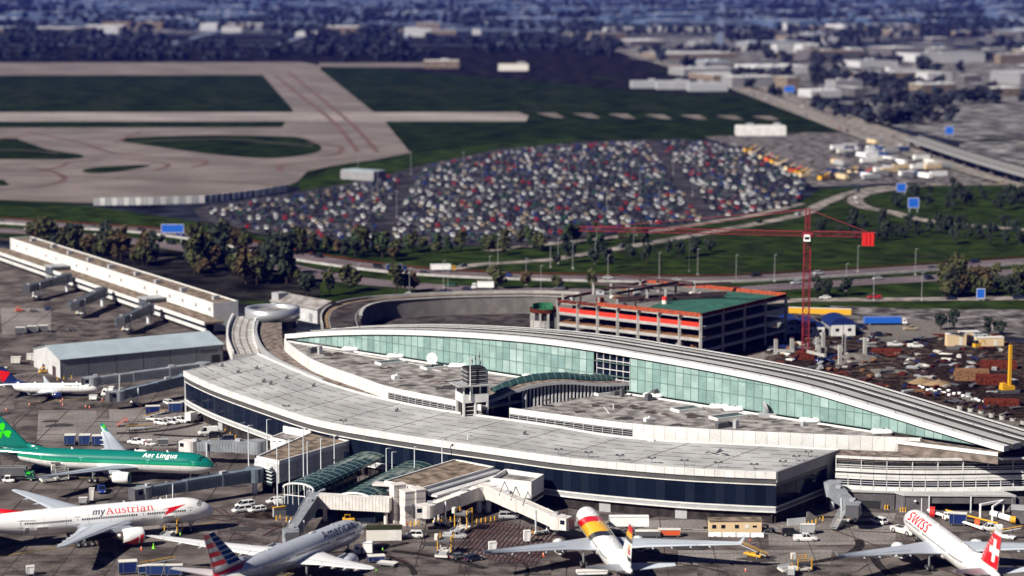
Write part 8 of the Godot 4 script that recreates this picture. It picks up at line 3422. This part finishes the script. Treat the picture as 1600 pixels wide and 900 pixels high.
func crown_mesh(seedn, n, rad, tall, leaf):
	var r = RandomNumberGenerator.new()
	r.seed = seedn
	var s = mb()
	var blobs = []
	for i in 9:
		var a = r.randf() * TAU
		var q = sqrt(r.randf()) * rad * 0.62
		var y = tall * r.randf_range(0.32, 0.9)
		blobs.append([Vector3(cos(a) * q, y, sin(a) * q), rad * r.randf_range(0.34, 0.55) * (1.15 - y / tall * 0.45)])
	for i in n:
		var b = blobs[r.randi() % blobs.size()]
		var d = Vector3(r.randfn(), r.randfn(), r.randfn()).normalized()
		var p = b[0] + d * b[1] * pow(r.randf(), 0.35)
		var tone = r.randf_range(0.6, 1.35)
		s.set_color(Color(tone * r.randf_range(0.9, 1.15), tone, tone * r.randf_range(0.8, 1.1)))
		var x = Vector3(r.randfn(), r.randfn(), r.randfn()).normalized()
		var y = x.cross(d + Vector3(0.1, 0.3, 0.2)).normalized()
		var l = leaf * r.randf_range(0.6, 1.3)
		tri(s, p - x * l, p + y * l * 0.8, p + x * l)
		tri(s, p - x * l, p + x * l, p - y * l * 0.8)
	s.generate_normals()
	return s.commit()

func trunk_mesh(seedn, rad, tall):
	var r = RandomNumberGenerator.new()
	r.seed = seedn
	var s = mb(true)
	tube(s, Vector3(0, -0.1, 0), Vector3(0.1, tall * 0.45, 0), rad * 0.085, rad * 0.055, 7, false)
	for i in 5:
		var a = r.randf() * TAU
		var h = tall * r.randf_range(0.25, 0.45)
		tube(s, Vector3(0.05, h, 0), Vector3(cos(a) * rad * 0.5, h + tall * 0.3, sin(a) * rad * 0.5), rad * 0.04, rad * 0.012, 5, false)
	s.generate_normals()
	return s.commit()

func make_tree_kinds():
	for i in 6:
		tree_kinds.append([crown_mesh(40 + i, 420, 3.6 + 0.3 * (i % 3), 8.0 + (i % 4), 0.75), trunk_mesh(70 + i, 3.6, 8.0)])

func tree(px, py, k, leaf, label, group, size = 1.0):
	var t = thing("tree", label, "tree", G(px, py), rng.randf() * TAU, group)
	t.scale = Vector3(rng.randf_range(0.75, 1.2), rng.randf_range(0.8, 1.35), 1) * size
	node_of("crown", tree_kinds[k % 6][0], M[leaf], t)
	node_of("trunk", tree_kinds[k % 6][1], M.bark, t)

func build_trees():
	make_tree_kinds()
	var leaves = ["leaf_olive", "leaf_rust", "leaf_olive", "leaf_dark", "leaf_green"]
	var said = {"leaf_olive": "olive", "leaf_rust": "rust brown", "leaf_dark": "dark", "leaf_green": "green"}
	# belt behind the long white concourse
	for i in 92:
		var u = rng.randf()
		var px = lerpf(50, 470, u)
		if absf(px - 274) < 26:
			px += 52
		var py = lerpf(384, 452, u) + rng.randf_range(-16, 6) * (0.4 + u)
		var l = leaves[rng.randi() % 4]
		tree(px, py, i, l, "%s autumn tree %s behind the long white concourse" % [said[l], ["at the far end of the belt", "far along the belt", "in the middle of the belt", "near along the belt", "at the near end of the belt"][int(u * 4.99)]], "trees behind the long white concourse", rng.randf_range(0.55, 1.6))
	for i in 44:
		var px = rng.randf_range(330, 620)
		var l = leaves[rng.randi() % 5]
		tree(px, 388 + (px - 330) * 0.055 + rng.randf_range(-6, 5), i, l, "%s tree along the highway beside the parking lot, %s" % [said[l], ["at the left end", "left of the middle", "right of the middle", "at the right end"][clampi(int((px - 330) / 73), 0, 3)]], "trees beside the parking lot", rng.randf_range(0.8, 1.2))
	for i in 36:
		var px = rng.randf_range(600, 1010)
		var l = leaves[(rng.randi() % 3) * 2]
		tree(px, 392 - max(0, px - 780) * 0.08 + rng.randf_range(-4, 6), i, l, "%s tree on the grass before the parking lot" % said[l], "trees before the parking lot", rng.randf_range(0.6, 1.0))
	for q in [[870, 415], [890, 410], [935, 408], [925, 414], [950, 420], [885, 404], [985, 405], [1010, 412], [1045, 398], [1060, 405], [1085, 400], [1110, 395], [1005, 388]]:
		tree(q[0], q[1], int(q[0]), "leaf_dark", "dark tree on the grass between the ramps", "trees between the ramps", rng.randf_range(0.6, 1.0))
	for q in [[545, 456, 1.3, "leaf_olive"], [620, 460, 1.35, "leaf_olive"], [640, 456, 1.2, "leaf_rust"], [775, 452, 1.3, "leaf_olive"], [822, 450, 0.8, "leaf_rust"], [868, 452, 0.9, "leaf_olive"], [925, 455, 0.8, "leaf_olive"], [480, 466, 1.1, "leaf_dark"], [515, 462, 1.0, "leaf_olive"]]:
		tree(q[0], q[1], int(q[0]), q[3], "%s roadside tree between highway and loop ramp" % said[q[3]], "roadside trees by the loop ramp", q[2])
	for i in 40:
		var px = rng.randf_range(1470, 1640)
		var l = leaves[rng.randi() % 4]
		tree(px, rng.randf_range(448, 466), i, l, "%s tree in the clump beside the frontage road" % said[l], "trees beside the frontage road", rng.randf_range(0.8, 1.2))
	for q in [[1322, 462, 1.0], [1275, 463, 0.8], [1290, 465, 0.9], [1470, 516, 0.7], [1490, 516, 0.7], [1545, 524, 0.7], [1562, 524, 0.6]]:
		tree(q[0], q[1], int(q[0]), "leaf_dark", "small dark tree standing alone near the building site", "single trees near the site", q[2])
	for i in 46:
		var u = rng.randf()
		var px = lerpf(1270, 1640, u)
		tree(px, 352 + rng.randf_range(-3, 24) + u * 12, i, "leaf_dark", "dark low tree on the grass inside the ramps, %s" % ["by the crane", "in the middle", "towards the picture edge"][int(u * 2.99)], "trees inside the ramps", rng.randf_range(0.5, 0.9))
	for i in 34:
		tree(rng.randf_range(1390, 1640), rng.randf_range(304, 330), i, "leaf_dark", "dark tree beside the loop of the far ramp", "trees beside the far ramp", rng.randf_range(0.5, 1.0))
	# far woodland that reads as one mass
	var r = RandomNumberGenerator.new()
	r.seed = 5
	var spots = []
	var nz = FastNoiseLite.new()
	nz.seed = 3
	nz.frequency = 0.0016
	while spots.size() < 6500:
		var px = r.randf_range(-150, 1750)
		var p = G(px, 0)
		var d = 1900.0 * pow(13000.0 / 1900.0, r.randf())
		var x = (px - 800) / FPX * d
		var pos = Vector3(x, 0, -d)
		var py = 450 + FPX * tan(atan2(EYE, d) - TILT)
		var ok = false
		if py < 62:
			ok = nz.get_noise_2d(x, d) > 0.02
		elif py < 98 and px < 960:
			ok = nz.get_noise_2d(x * 2, d * 3) > 0.05
		elif px > 900:
			var edge = 70 + (px - 930) * 0.31
			if py < edge - 8:
				ok = nz.get_noise_2d(x * 2, d * 2) > 0.22
			elif py < edge - 3:
				ok = nz.get_noise_2d(x * 5, d * 5) > -0.1
		if ok:
			spots.append(pos)
	var mm = MultiMesh.new()
	mm.transform_format = MultiMesh.TRANSFORM_3D
	mm.use_colors = true
	mm.mesh = crown_mesh(9, 46, 6.0, 10.0, 2.6)
	mm.instance_count = spots.size()
	for i in spots.size():
		var k = r.randf_range(0.7, 1.5)
		mm.set_instance_transform(i, Transform3D(Basis(Vector3.UP, r.randf() * TAU).scaled(Vector3(k, k, k)), spots[i]))
		var tone = r.randf_range(0.6, 1.5)
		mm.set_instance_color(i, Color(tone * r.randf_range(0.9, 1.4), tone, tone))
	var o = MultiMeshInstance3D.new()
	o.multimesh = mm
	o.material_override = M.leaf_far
	o.name = "far_woodland"
	add_child(o)
	stuff(tag(o, "dark woodland scattered through the distant town", "woodland"))

# ------------------------------------------------------------------ town
func shed(label, group, at, turn, w, d, h, wall, roof, parts_ = true):
	var t = thing("far_building", label, "building", at, turn, group)
	var s = mb()
	box(s, Vector3(0, h * 0.5, 0), Vector3(w, h, d))
	part("wall", s, M[wall], t)
	s = mb()
	box(s, Vector3(0, h + 0.2, 0), Vector3(w - 1.0, 0.4, d - 1.0))
	part("roof", s, M[roof], t)
	for k in (2 if w > 30 else 0):
		s = mb()
		box(s, Vector3(w * rng.randf_range(-0.35, 0.35), h + 1.2, d * rng.randf_range(-0.3, 0.3)), Vector3(w * 0.08 + 2, 2.4, d * 0.08 + 2))
		part("roof_plant", s, M.grey, t)
	return t

func build_town():
	var roofs = [["panel_white", "white"], ["panel_white2", "white"], ["roof_grey", "pale grey"], ["roof_tan", "tan"], ["panel_dim", "dark grey"], ["steel_roof", "blue-grey"], ["panel_grey", "grey"]]
	var r = RandomNumberGenerator.new()
	r.seed = 77
	var made = []
	var tries = 0
	while made.size() < 285 and tries < 20000:
		tries += 1
		var px = r.randf_range(-80, 1680)
		var d = 2150.0 * pow(8200.0 / 2150.0, pow(r.randf(), 0.85))
		var py = 450 + FPX * tan(atan2(EYE, d) - TILT)
		if px < 900 and py > 58:
			continue
		if px >= 900 and py > 60 + (px - 900) * 0.30:
			continue
		var x = (px - 800) / FPX * d
		var w = r.randf_range(28, 120)
		var dd = r.randf_range(24, 90)
		if r.randf() < 0.4:
			w *= 0.45
			dd *= 0.45
		var ok = true
		for q in made:
			if absf(q[0] - x) < (q[2] + w) * 0.55 and absf(q[1] - d) < (q[3] + dd) * 0.55:
				ok = false
				break
		if not ok:
			continue
		made.append([x, d, w, dd])
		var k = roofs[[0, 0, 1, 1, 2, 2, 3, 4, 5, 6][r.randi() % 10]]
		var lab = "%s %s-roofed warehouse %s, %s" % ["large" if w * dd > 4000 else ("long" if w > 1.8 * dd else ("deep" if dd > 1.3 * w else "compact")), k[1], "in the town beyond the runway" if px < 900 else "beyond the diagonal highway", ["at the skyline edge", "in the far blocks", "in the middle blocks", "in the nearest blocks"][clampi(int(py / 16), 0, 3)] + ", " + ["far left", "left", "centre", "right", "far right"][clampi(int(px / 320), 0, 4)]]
		shed(lab, "warehouses beyond the runway" if px < 900 else "warehouses beyond the diagonal highway", Vector3(x, 0, -d), 0.35 if px > 900 else 0.05, w, dd, r.randf_range(6, 13), ["panel_dim", "wall_pale", "roof_tan", "wall_grey"][r.randi() % 4] if py > 44 else "far_slate", k[0] if py > 44 else ("far_pale" if k[1] in ["white", "pale grey"] else "far_slate"))  # farthest band takes the walls and roofs with haze in their colour
	# paved yards and streets of the town
	for far in [0, 1]:
		var s = mb()
		for i in 230:
			var px = r.randf_range(-100, 1700)
			var d = (2150.0 * pow(2.0, r.randf())) if far == 0 else (4300.0 * pow(2.2, r.randf()))
			var py = 450 + FPX * tan(atan2(EYE, d) - TILT)
			if px < 980 and py > 52 or px >= 980 and py > 46 + (px - 930) * 0.29:
				continue
			var c = Vector3((px - 800) / FPX * d, 0, -d)
			var w = r.randf_range(50, 190) * d / 4300.0
			var l = r.randf_range(40, 130) * d / 4300.0
			var b = Basis(Vector3.UP, 0.35 if px > 900 else 0.05)
			sheet(s, [c + b * Vector3(-w, 0, -l), c + b * Vector3(w, 0, -l), c + b * Vector3(w, 0, l), c + b * Vector3(-w, 0, l)], 0.05 + i * 0.004)
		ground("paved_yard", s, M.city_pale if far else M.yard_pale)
	var s = mb()
	for i in 26:
		var d = 3500.0 + i * 220.0
		ribbon(s, [Vector3(-d * 0.26, 0, -d - r.randf_range(0, 120)), Vector3(d * 0.26, 0, -d * 1.02)], 16, 1.0 + i * 0.01)
	for i in 30:
		var x = -2400.0 + i * 170
		ribbon(s, [Vector3(x, 0, -3600), Vector3(x * 1.6 + 300, 0, -9000)], 14, 1.3 + i * 0.01)
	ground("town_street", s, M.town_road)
	# named singles nearer by
	shed("long white shed at the far edge of the gravel lot", "", G(1188, 211), 0.02, 38, 14, 7, "panel_white", "panel_white")
	shed("blue-grey roofed shed on the verge beside the taxiway", "", G(568, 280), -0.6, 26, 13, 5.5, "panel_dim", "steel_roof")
	shed("small tan building on the far taxiway's edge", "", G(690, 106), 0.0, 44, 20, 9, "roof_tan", "offwhite")
	shed("pale building beside the small tan one past the taxiway", "", G(802, 110), 0.0, 36, 18, 8, "offwhite", "roof_tan")
	for q in [[1030, 137, 60], [1058, 139, 44], [1085, 139, 50], [1105, 142, 40]]:
		shed("pale shed in the row beside the diagonal highway", "sheds beside the diagonal highway", G(q[0], q[1]), 0.1, q[2], 16, 7, "grey", "panel_grey")
	var t = thing("pale_barrier_fence", "long pale blast fence at the near edge of the taxi apron", "fence")
	var path = GP([146, 321, 230, 320, 320, 317, 400, 308, 450, 299])
	for i in path.size() - 1:
		for k in 9:
			s = mb()
			slab(s, path[i].lerp(path[i + 1], (k + 0.04) / 9.0), path[i].lerp(path[i + 1], (k + 0.96) / 9.0), 0, 4.2, -0.15, 0.15)
			part("fence_panel", s, M.panel_white2 if (i + k) % 2 else M.panel_grey, t)

# ------------------------------------------------------------------ traffic and stored vehicles
func plain_car(style, m):
	var key = "plain" + style + m
	if kinds.has(key):
		return kinds[key]
	var s = car_body(style)
	s.generate_normals()
	var mesh = s.commit()
	mesh.surface_set_material(0, M[m])
	s = car_glass(style)
	s.generate_normals()
	s.commit(mesh)
	mesh.surface_set_material(1, M.car_glass)
	s = mb(true)
	var d = car_dims(style)
	for x in [-d[0] * 0.62, d[0] * 0.64]:
		for q in [-1, 1]:
			wheel_shape(s, Vector3(x, 0.34, q * d[1] * 0.9), 0.34, 0.24)
	s.generate_normals()
	s.commit(mesh)
	mesh.surface_set_material(2, M.tyre)
	kinds[key] = mesh
	return mesh

func build_traffic(roads):
	var paints = ["car_white", "car_silver", "car_black", "car_grey", "car_red", "car_blue", "car_tan", "car_white", "car_grey", "car_black", "car_navy", "car_green", "car_black", "car_navy", "car_grey", "car_silver", "car_black"]
	var styles = ["sedan", "suv", "wagon", "minivan", "pickup", "sedan", "suv"]
	# parked cars of the long-stay lot: rows
	var r = RandomNumberGenerator.new()
	r.seed = 12
	var poly = PackedVector2Array()
	for p in GP([322, 328, 430, 311, 566, 288, 664, 262, 784, 237, 920, 225, 1060, 221, 1190, 232, 1262, 288, 1240, 322, 1096, 347, 976, 356, 828, 379, 700, 380, 560, 375, 432, 366, 330, 346]):
		poly.append(Vector2(p.x, p.z))
	var turn = 0.12
	var spots = []
	var b = Basis(Vector3.UP, turn)
	for row in 90:
		var slide = r.randf() * 4.6
		var zz = -1080.0 - row * 8.2 - (row / 2) * 5.5
		if zz < -1800:
			break
		for i in 150:
			var p = b * Vector3(-360 + i * 4.6 + 120 + slide, 0, 0) + Vector3(0, 0, zz)
			if Geometry2D.is_point_in_polygon(Vector2(p.x, p.z), poly) and r.randf() < 0.9 and i % 37 > 1:
				spots.append([p, turn + PI * 0.5 * (1 if row % 2 else -1)])
	spots.sort_custom(func(x, y): return x[0].z > y[0].z)
	var n = 0
	var rest = {}
	for q in spots:
		var m = paints[r.randi() % paints.size()]
		var st = styles[r.randi() % styles.size()]
		if n < 285:
			n += 1
			var o = node_of("lot_car", plain_car(st, m), null, self)
			o.position = q[0] + Vector3(0, 0.06, 0)
			o.rotation.y = q[1]
			tag(o, "%s %s parked in the %s row of the crowded lot, %s" % [m.substr(4), {"sedan": "saloon", "suv": "utility car", "wagon": "estate car", "minivan": "people carrier", "pickup": "pickup"}[st], ["nearest", "second", "third", "fourth", "fifth", "sixth", "seventh", "eighth"][clampi(int((-1095.0 - q[0].z) / 11.0), 0, 7)], "left part" if q[0].x < -60 else ("middle part" if q[0].x < 20 else "right part")], "car", "cars parked in the crowded lot")
		else:
			var key = ["sedan", "suv"][r.randi() % 2] + "|" + m
			if not rest.has(key):
				rest[key] = []
			rest[key].append(q)
	for key in rest:
		var mm = MultiMesh.new()
		mm.transform_format = MultiMesh.TRANSFORM_3D
		mm.mesh = plain_car(key.get_slice("|", 0), key.get_slice("|", 1))
		mm.instance_count = rest[key].size()
		for i in rest[key].size():
			mm.set_instance_transform(i, Transform3D(Basis(Vector3.UP, rest[key][i][1]), rest[key][i][0] + Vector3(0, 0.06, 0)))
		var o = MultiMeshInstance3D.new()
		o.multimesh = mm
		o.name = numbered("far_parked_cars")
		add_child(o)
		stuff(tag(o, "far rows of %s cars in the crowded parking lot" % key.get_slice("|", 1).substr(4), "cars"))
	# trees and lamp posts within the lot's edge are built elsewhere; trailers and plant on the gravel lot
	for i in 70:
		var px = r.randf_range(1300, 1480)
		var py = r.randf_range(222, 282)
		if py < 212 + (px - 1360) * 0.36 + 6:
			continue
		var k = [["white", "white"], ["offwhite", "pale"], ["blue", "blue"], ["grey", "grey"], ["cream", "tan"], ["darkgrey", "dark grey"], ["darkgrey", "dark grey"], ["grey", "grey"]][r.randi() % 8]
		var t = thing("parked_trailer", "%s trailer parked on the gravel lot below the diagonal highway" % k[1], "trailer", G(px, py), 0.4 + (PI * 0.5 if r.randf() < 0.4 else 0.0), "trailers on the gravel lot")
		var s = mb()
		box(s, Vector3(0, 2.3, 0), Vector3(12, 2.7, 2.6))
		part("box", s, M[k[0]], t)
		s = mb()
		box(s, Vector3(-3.4, 0.6, 0), Vector3(3.2, 0.9, 2.3))
		part("bogie", s, M.tyre, t)
		s = mb()
		box(s, Vector3(4, 0.5, 0), Vector3(0.3, 1.0, 1.6))
		part("landing_leg", s, M.tyre, t)
	for q in [[1165, 237, 1260, 280, 12, "line of plant"], [1282, 283, 1300, 280, 3, ""], [1322, 273, 1352, 275, 5, ""]]:
		for i in q[4]:
			var u = (i + 0.5) / q[4]
			var t = thing("yellow_plant", "yellow plant machine in the line across the gravel lot", "digger", G(lerpf(q[0], q[2], u), lerpf(q[1], q[3], u)), r.randf(), "plant machines on the gravel lot")
			var s = mb()
			box(s, Vector3(0, 2.0, 0), Vector3(6, 2.2, 3))
			bar(s, Vector3(2, 3, 0), Vector3(6, 5, 0), 0.6)
			part("body", s, [M.yellow, M.cream, M.darkgrey, M.cream, M.orange][i % 5], t)
			s = mb()
			box(s, Vector3(0, 0.5, 0), Vector3(5.6, 1.0, 3.2))
			part("track", s, M.darkgrey, t)
			s = mb()
			box(s, Vector3(-0.6, 3.6, 0), Vector3(2.0, 1.2, 2.0))
			part("cab", s, M.car_glass, t)
	# traffic on the highways
	var words = {"car_white": "white", "car_silver": "silver", "car_black": "black", "car_grey": "grey", "car_red": "red", "car_blue": "blue", "car_tan": "tan", "car_navy": "navy", "car_green": "dark green"}
	for e in [[0, 22, [-4.5, 0.0, 4.5], "far carriageway of the curving highway"], [1, 24, [-4.0, 3.6], "near carriageway of the curving highway"], [2, 6, [0], "ramp across the grass"], [4, 6, [0], "far looping ramp"], [5, 9, [-2.2, 2.2], "frontage road by the site"], [6, 26, [-8, -3, 3, 8], "diagonal highway"], [7, 22, [-6, 0, 6], "far side of the diagonal highway"]]:
		var path = roads[e[0]]
		var L = path_len(path)
		for i in e[1]:
			var u = (i + r.randf_range(0.1, 0.9)) / e[1]
			var off = e[2][r.randi() % e[2].size()]
			var p = at_len(path, L * u)
			var q = at_len(path, min(L * u + 4.0, L))
			var d = q - p
			if d.length() < 0.5:
				continue
			d = d.normalized()
			var m = paints[r.randi() % paints.size()]
			var o = node_of("highway_car", plain_car(styles[r.randi() % styles.size()], m), null, self)
			o.position = p + Vector3(-d.z, 0, d.x) * off + Vector3(0, 0.12, 0)
			o.rotation.y = atan2(-d.z, d.x) + (PI if off < 0 else 0.0)
			tag(o, "%s car on the %s, %s" % [words[m], e[3], ["at its beginning", "along its first stretch", "about its middle", "along its last stretch", "towards its end"][int(u * 4.99)]], "car", "cars on the highways")
	# loop ramp traffic and the highway buses
	car("white car on the loop ramp behind the hall", "sedan", M.car_white, 640, 462, 0.1)
	car("dark pickup with an orange roof bar on the loop ramp", "pickup", M.car_navy, 698, 458, 0.0)
	get_node("parked_car").position.y = 6.05
	box_truck("white shuttle truck on the near carriageway before the roadside tree", 757, 452, PI, M.white, 7.0)
	box_truck("yellow and white truck on the far carriageway beside the parking trees", 690, 424, 0.1, M.white, 9.0, 0.0, M.yellow)
	box_truck("dark blue box truck on the highway behind the loop ramp", 617, 424, 0.1, M.blue, 7.0)
	# lamp posts along the highway and ramps
	for q in [[640, 462], [693, 450], [765, 442], [778, 412], [822, 446], [845, 458], [860, 418], [872, 412], [895, 420], [930, 412], [950, 440], [1030, 436], [1090, 430], [1150, 440], [1210, 440], [1322, 455], [1340, 425], [1430, 430], [932, 392], [990, 395], [1365, 470], [1440, 470], [560, 455], [700, 462]]:
		mast("tall grey lamp post along the highway", q[0], q[1], 11.5, 1, "lamp posts along the highway")
	for i in 22:
		mast("thin light pole standing in the crowded parking lot", 560 + (i % 8) * 82 + (i / 8) * 30, 272 + (i / 8) * 34, 14.0, 2, "light poles in the parking lot")
	sign_board("wide blue highway sign before the tree belt", 270, 379, 11.0, 4.2, 9.0)
	sign_board("blue highway sign at the far diagonal highway", 1233, 152, 10.0, 6.0, 11.0)
	sign_board("blue sign beside the diagonal highway's lower part", 1483, 216, 6.5, 6.0, 9.0)
	sign_board("blue sign at the top of the looping ramp", 1408, 305, 5.5, 5.0, 7.0)
	sign_board("blue sign inside the looping ramp", 1427, 332, 6.0, 5.5, 8.0)
	sign_board("blue sign at the picture's edge below the viaduct", 1592, 283, 8.0, 5.0, 7.5)
	sign_board("small blue sign before the frontage road trees", 1532, 470, 3.4, 4.0, 5.0)
	# yellow hoarding behind the site and the sand-coloured barrier strips
	var t = thing("yellow_hoarding", "yellow barrier strip along the frontage road behind the crane", "barrier")
	var s = mb()
	slab(s, G(1232, 489), G(1330, 492), 0, 2.2, -0.4, 0.4)
	part("panel", s, M.yellow, t)
	s = mb()
	slab(s, G(1232, 489), G(1330, 492), 2.2, 2.4, -0.45, 0.45)
	part("cap", s, M.offwhite, t)

# ------------------------------------------------------------------ people: one skin drawn round a skeleton of tapered bones
func body_field(bones, p):
	var d = 1e9
	for b in bones:
		var ab = b[1] - b[0]
		var t = clampf((p - b[0]).dot(ab) / max(ab.length_squared(), 1e-6), 0, 1)
		var e = p.distance_to(b[0] + ab * t) - lerpf(b[2], b[3], t)
		var h = clampf(0.5 + 0.5 * (d - e) / 0.03, 0, 1)
		d = lerpf(d, e, h) - 0.03 * h * (1 - h) if d < 1e8 else e
	return d

func surface_nets(bones, lo, hi, c, smooth_m = true):
	var n = Vector3i(((hi - lo) / c).ceil()) + Vector3i.ONE
	var f = PackedFloat32Array()
	f.resize(n.x * n.y * n.z)
	for z in n.z:
		for y in n.y:
			for x in n.x:
				f[x + n.x * (y + n.y * z)] = body_field(bones, lo + Vector3(x, y, z) * c)
	var at = {}
	var corner = [Vector3i(0, 0, 0), Vector3i(1, 0, 0), Vector3i(0, 1, 0), Vector3i(1, 1, 0), Vector3i(0, 0, 1), Vector3i(1, 0, 1), Vector3i(0, 1, 1), Vector3i(1, 1, 1)]
	for z in n.z - 1:
		for y in n.y - 1:
			for x in n.x - 1:
				var v = []
				var neg = 0
				for k in corner:
					var q = f[x + k.x + n.x * (y + k.y + n.y * (z + k.z))]
					v.append(q)
					if q < 0:
						neg += 1
				if neg == 0 or neg == 8:
					continue
				var sum = Vector3.ZERO
				var cnt = 0
				for e in [[0, 1], [0, 2], [0, 4], [1, 3], [1, 5], [2, 3], [2, 6], [3, 7], [4, 5], [4, 6], [5, 7], [6, 7]]:
					if (v[e[0]] < 0) != (v[e[1]] < 0):
						sum += Vector3(corner[e[0]]).lerp(Vector3(corner[e[1]]), v[e[0]] / (v[e[0]] - v[e[1]]))
						cnt += 1
				at[Vector3i(x, y, z)] = lo + (Vector3(x, y, z) + sum / cnt) * c
	var s = mb(smooth_m)
	for z in range(1, n.z - 1):
		for y in range(1, n.y - 1):
			for x in range(1, n.x - 1):
				var a = f[x + n.x * (y + n.y * z)] < 0
				for ax in 3:
					var d = [Vector3i(1, 0, 0), Vector3i(0, 1, 0), Vector3i(0, 0, 1)][ax]
					var u = [Vector3i(0, 1, 0), Vector3i(0, 0, 1), Vector3i(1, 0, 0)][ax]
					var w = [Vector3i(0, 0, 1), Vector3i(1, 0, 0), Vector3i(0, 1, 0)][ax]
					var o = Vector3i(x, y, z)
					var b = f[x + d.x + n.x * (y + d.y + n.y * (z + d.z))] < 0
					if a == b:
						continue
					var q = [o - u - w, o - w, o, o - u]
					if not (at.has(q[0]) and at.has(q[1]) and at.has(q[2]) and at.has(q[3])):
						continue
					if a:
						quad(s, at[q[3]], at[q[2]], at[q[1]], at[q[0]])
					else:
						quad(s, at[q[0]], at[q[1]], at[q[2]], at[q[3]])
	return s

func person(label, px, py, turn, vest, arm_up = 0.0):
	var t = thing("person", label, "person", G(px, py), turn, "")
	var V = func(x, y, z): return Vector3(x, y, z)
	var bones = [[V.call(0, 0.98, 0), V.call(0, 1.18, 0), 0.135, 0.125], [V.call(0, 1.18, 0), V.call(0, 1.40, 0), 0.125, 0.14], [V.call(0, 1.38, -0.13), V.call(0, 1.38, 0.13), 0.095, 0.095], [V.call(0, 1.42, 0), V.call(0.01, 1.54, 0), 0.06, 0.055]]
	for q in [-1, 1]:
		bones.append([V.call(0, 0.95, q * 0.09), V.call(0.04 * q, 0.5, q * 0.11), 0.095, 0.06])
		bones.append([V.call(0.04 * q, 0.5, q * 0.11), V.call(-0.03 + 0.05 * q, 0.09, q * 0.12), 0.06, 0.04])
		bones.append([V.call(-0.05 + 0.05 * q, 0.05, q * 0.12), V.call(0.13 + 0.05 * q, 0.04, q * 0.13), 0.045, 0.035])
		var el = V.call(0.02 + arm_up * 0.1, 1.13 + arm_up * 0.06, q * 0.24)
		var wr = V.call(0.14 + arm_up * 0.2, 0.92 + arm_up * 0.3, q * 0.22)
		bones.append([V.call(0, 1.39, q * 0.18), el, 0.055, 0.042])
		bones.append([el, wr, 0.042, 0.03])
	part("body", surface_nets(bones, Vector3(-0.3, -0.02, -0.4), Vector3(0.5, 1.66, 0.4), 0.03), M.darkgrey, t)
	# vest over the trunk
	var vb = [[V.call(0, 1.0, 0), V.call(0, 1.2, 0), 0.155, 0.145], [V.call(0, 1.2, 0), V.call(0, 1.38, 0), 0.145, 0.155], [V.call(0, 1.38, -0.11), V.call(0, 1.38, 0.11), 0.11, 0.11]]
	part("vest", surface_nets(vb, Vector3(-0.3, 0.78, -0.3), Vector3(0.3, 1.56, 0.3), 0.04), M[vest], t)
	# head with face, hair or helmet
	var hb = [[V.call(0.01, 1.64, 0), V.call(0.015, 1.70, 0), 0.085, 0.095], [V.call(0.03, 1.57, 0), V.call(0.045, 1.6, 0), 0.05, 0.055], [V.call(0.1, 1.635, 0), V.call(0.118, 1.615, 0), 0.012, 0.016], [V.call(0.01, 1.64, -0.085), V.call(0.0, 1.66, -0.095), 0.016, 0.02], [V.call(0.01, 1.64, 0.085), V.call(0.0, 1.66, 0.095), 0.016, 0.02]]
	var head = part("head", surface_nets(hb, Vector3(-0.14, 1.48, -0.15), Vector3(0.17, 1.84, 0.15), 0.014), M.skin, t)
	var s = mb()
	for q in [-1, 1]:
		box(s, Vector3(0.102, 1.665, q * 0.032), Vector3(0.012, 0.014, 0.026))
	box(s, Vector3(0.1, 1.585, 0), Vector3(0.014, 0.01, 0.045))
	part("face_features", s, M.hair, head)
	part("hair", surface_nets([[V.call(-0.02, 1.69, 0), V.call(0.0, 1.73, 0), 0.098, 0.092]], Vector3(-0.15, 1.56, -0.15), Vector3(0.12, 1.86, 0.15), 0.02), M.hair, head)
	for q in [-1, 1]:
		var wr = V.call(0.14 + arm_up * 0.2, 0.92 + arm_up * 0.3, q * 0.22)
		var hand = [[wr, wr + V.call(0.03, -0.07, 0), 0.028, 0.034]]
		for i in 4:
			var r = wr + V.call(0.0 + i * 0.02, -0.08, 0)
			var m = r + V.call(0.006, -0.045 - 0.006 * (1.5 - absf(i - 1.5)), 0)
			hand.append([r, m, 0.0095, 0.009])
			hand.append([m, m + V.call(-0.004, -0.032, -q * 0.012), 0.009, 0.0075])
		hand.append([wr + V.call(0.03, -0.03, 0), wr + V.call(0.07, -0.075, -q * 0.02), 0.012, 0.009])
		part("hand", surface_nets(hand, wr + Vector3(-0.06, -0.2, -0.06), wr + Vector3(0.13, 0.05, 0.06), 0.008), M.skin, t)

func build_people():
	person("person in a lime yellow vest standing beside the equipment skid at the silver jet's nose", 598, 866, 0.6, "lime", 0.4)
	person("person in a lime yellow vest walking at the bottom edge before the silver jet's nose", 588, 899, 2.2, "lime")
	person("person in a lime yellow vest standing by the silver jet's bridge cab", 450, 866, 1.2, "lime")
	person("person in an orange vest standing by the stair towers", 636, 826, -1.2, "orange")
	person("person in a lime yellow vest standing behind the green jet's tow tractor", 343, 751, 2.6, "lime", 0.3)
	person("person in an orange vest walking between the tan cabin and the yellow loader", 1172, 852, 0.9, "orange")
	person("person in a lime yellow vest standing at the cross-tail jet's wing root", 1428, 862, 2.0, "lime", 0.5)
	person("person in a lime yellow vest beside the arrow jet's cargo loader", 282, 842, 1.4, "lime", 0.2)
	person("person in an orange vest standing at the pipes before the service building", 1474, 815, -0.6, "orange")
	person("person in an orange vest standing at the white pickup behind the green jet", 229, 697, 0.3, "orange")
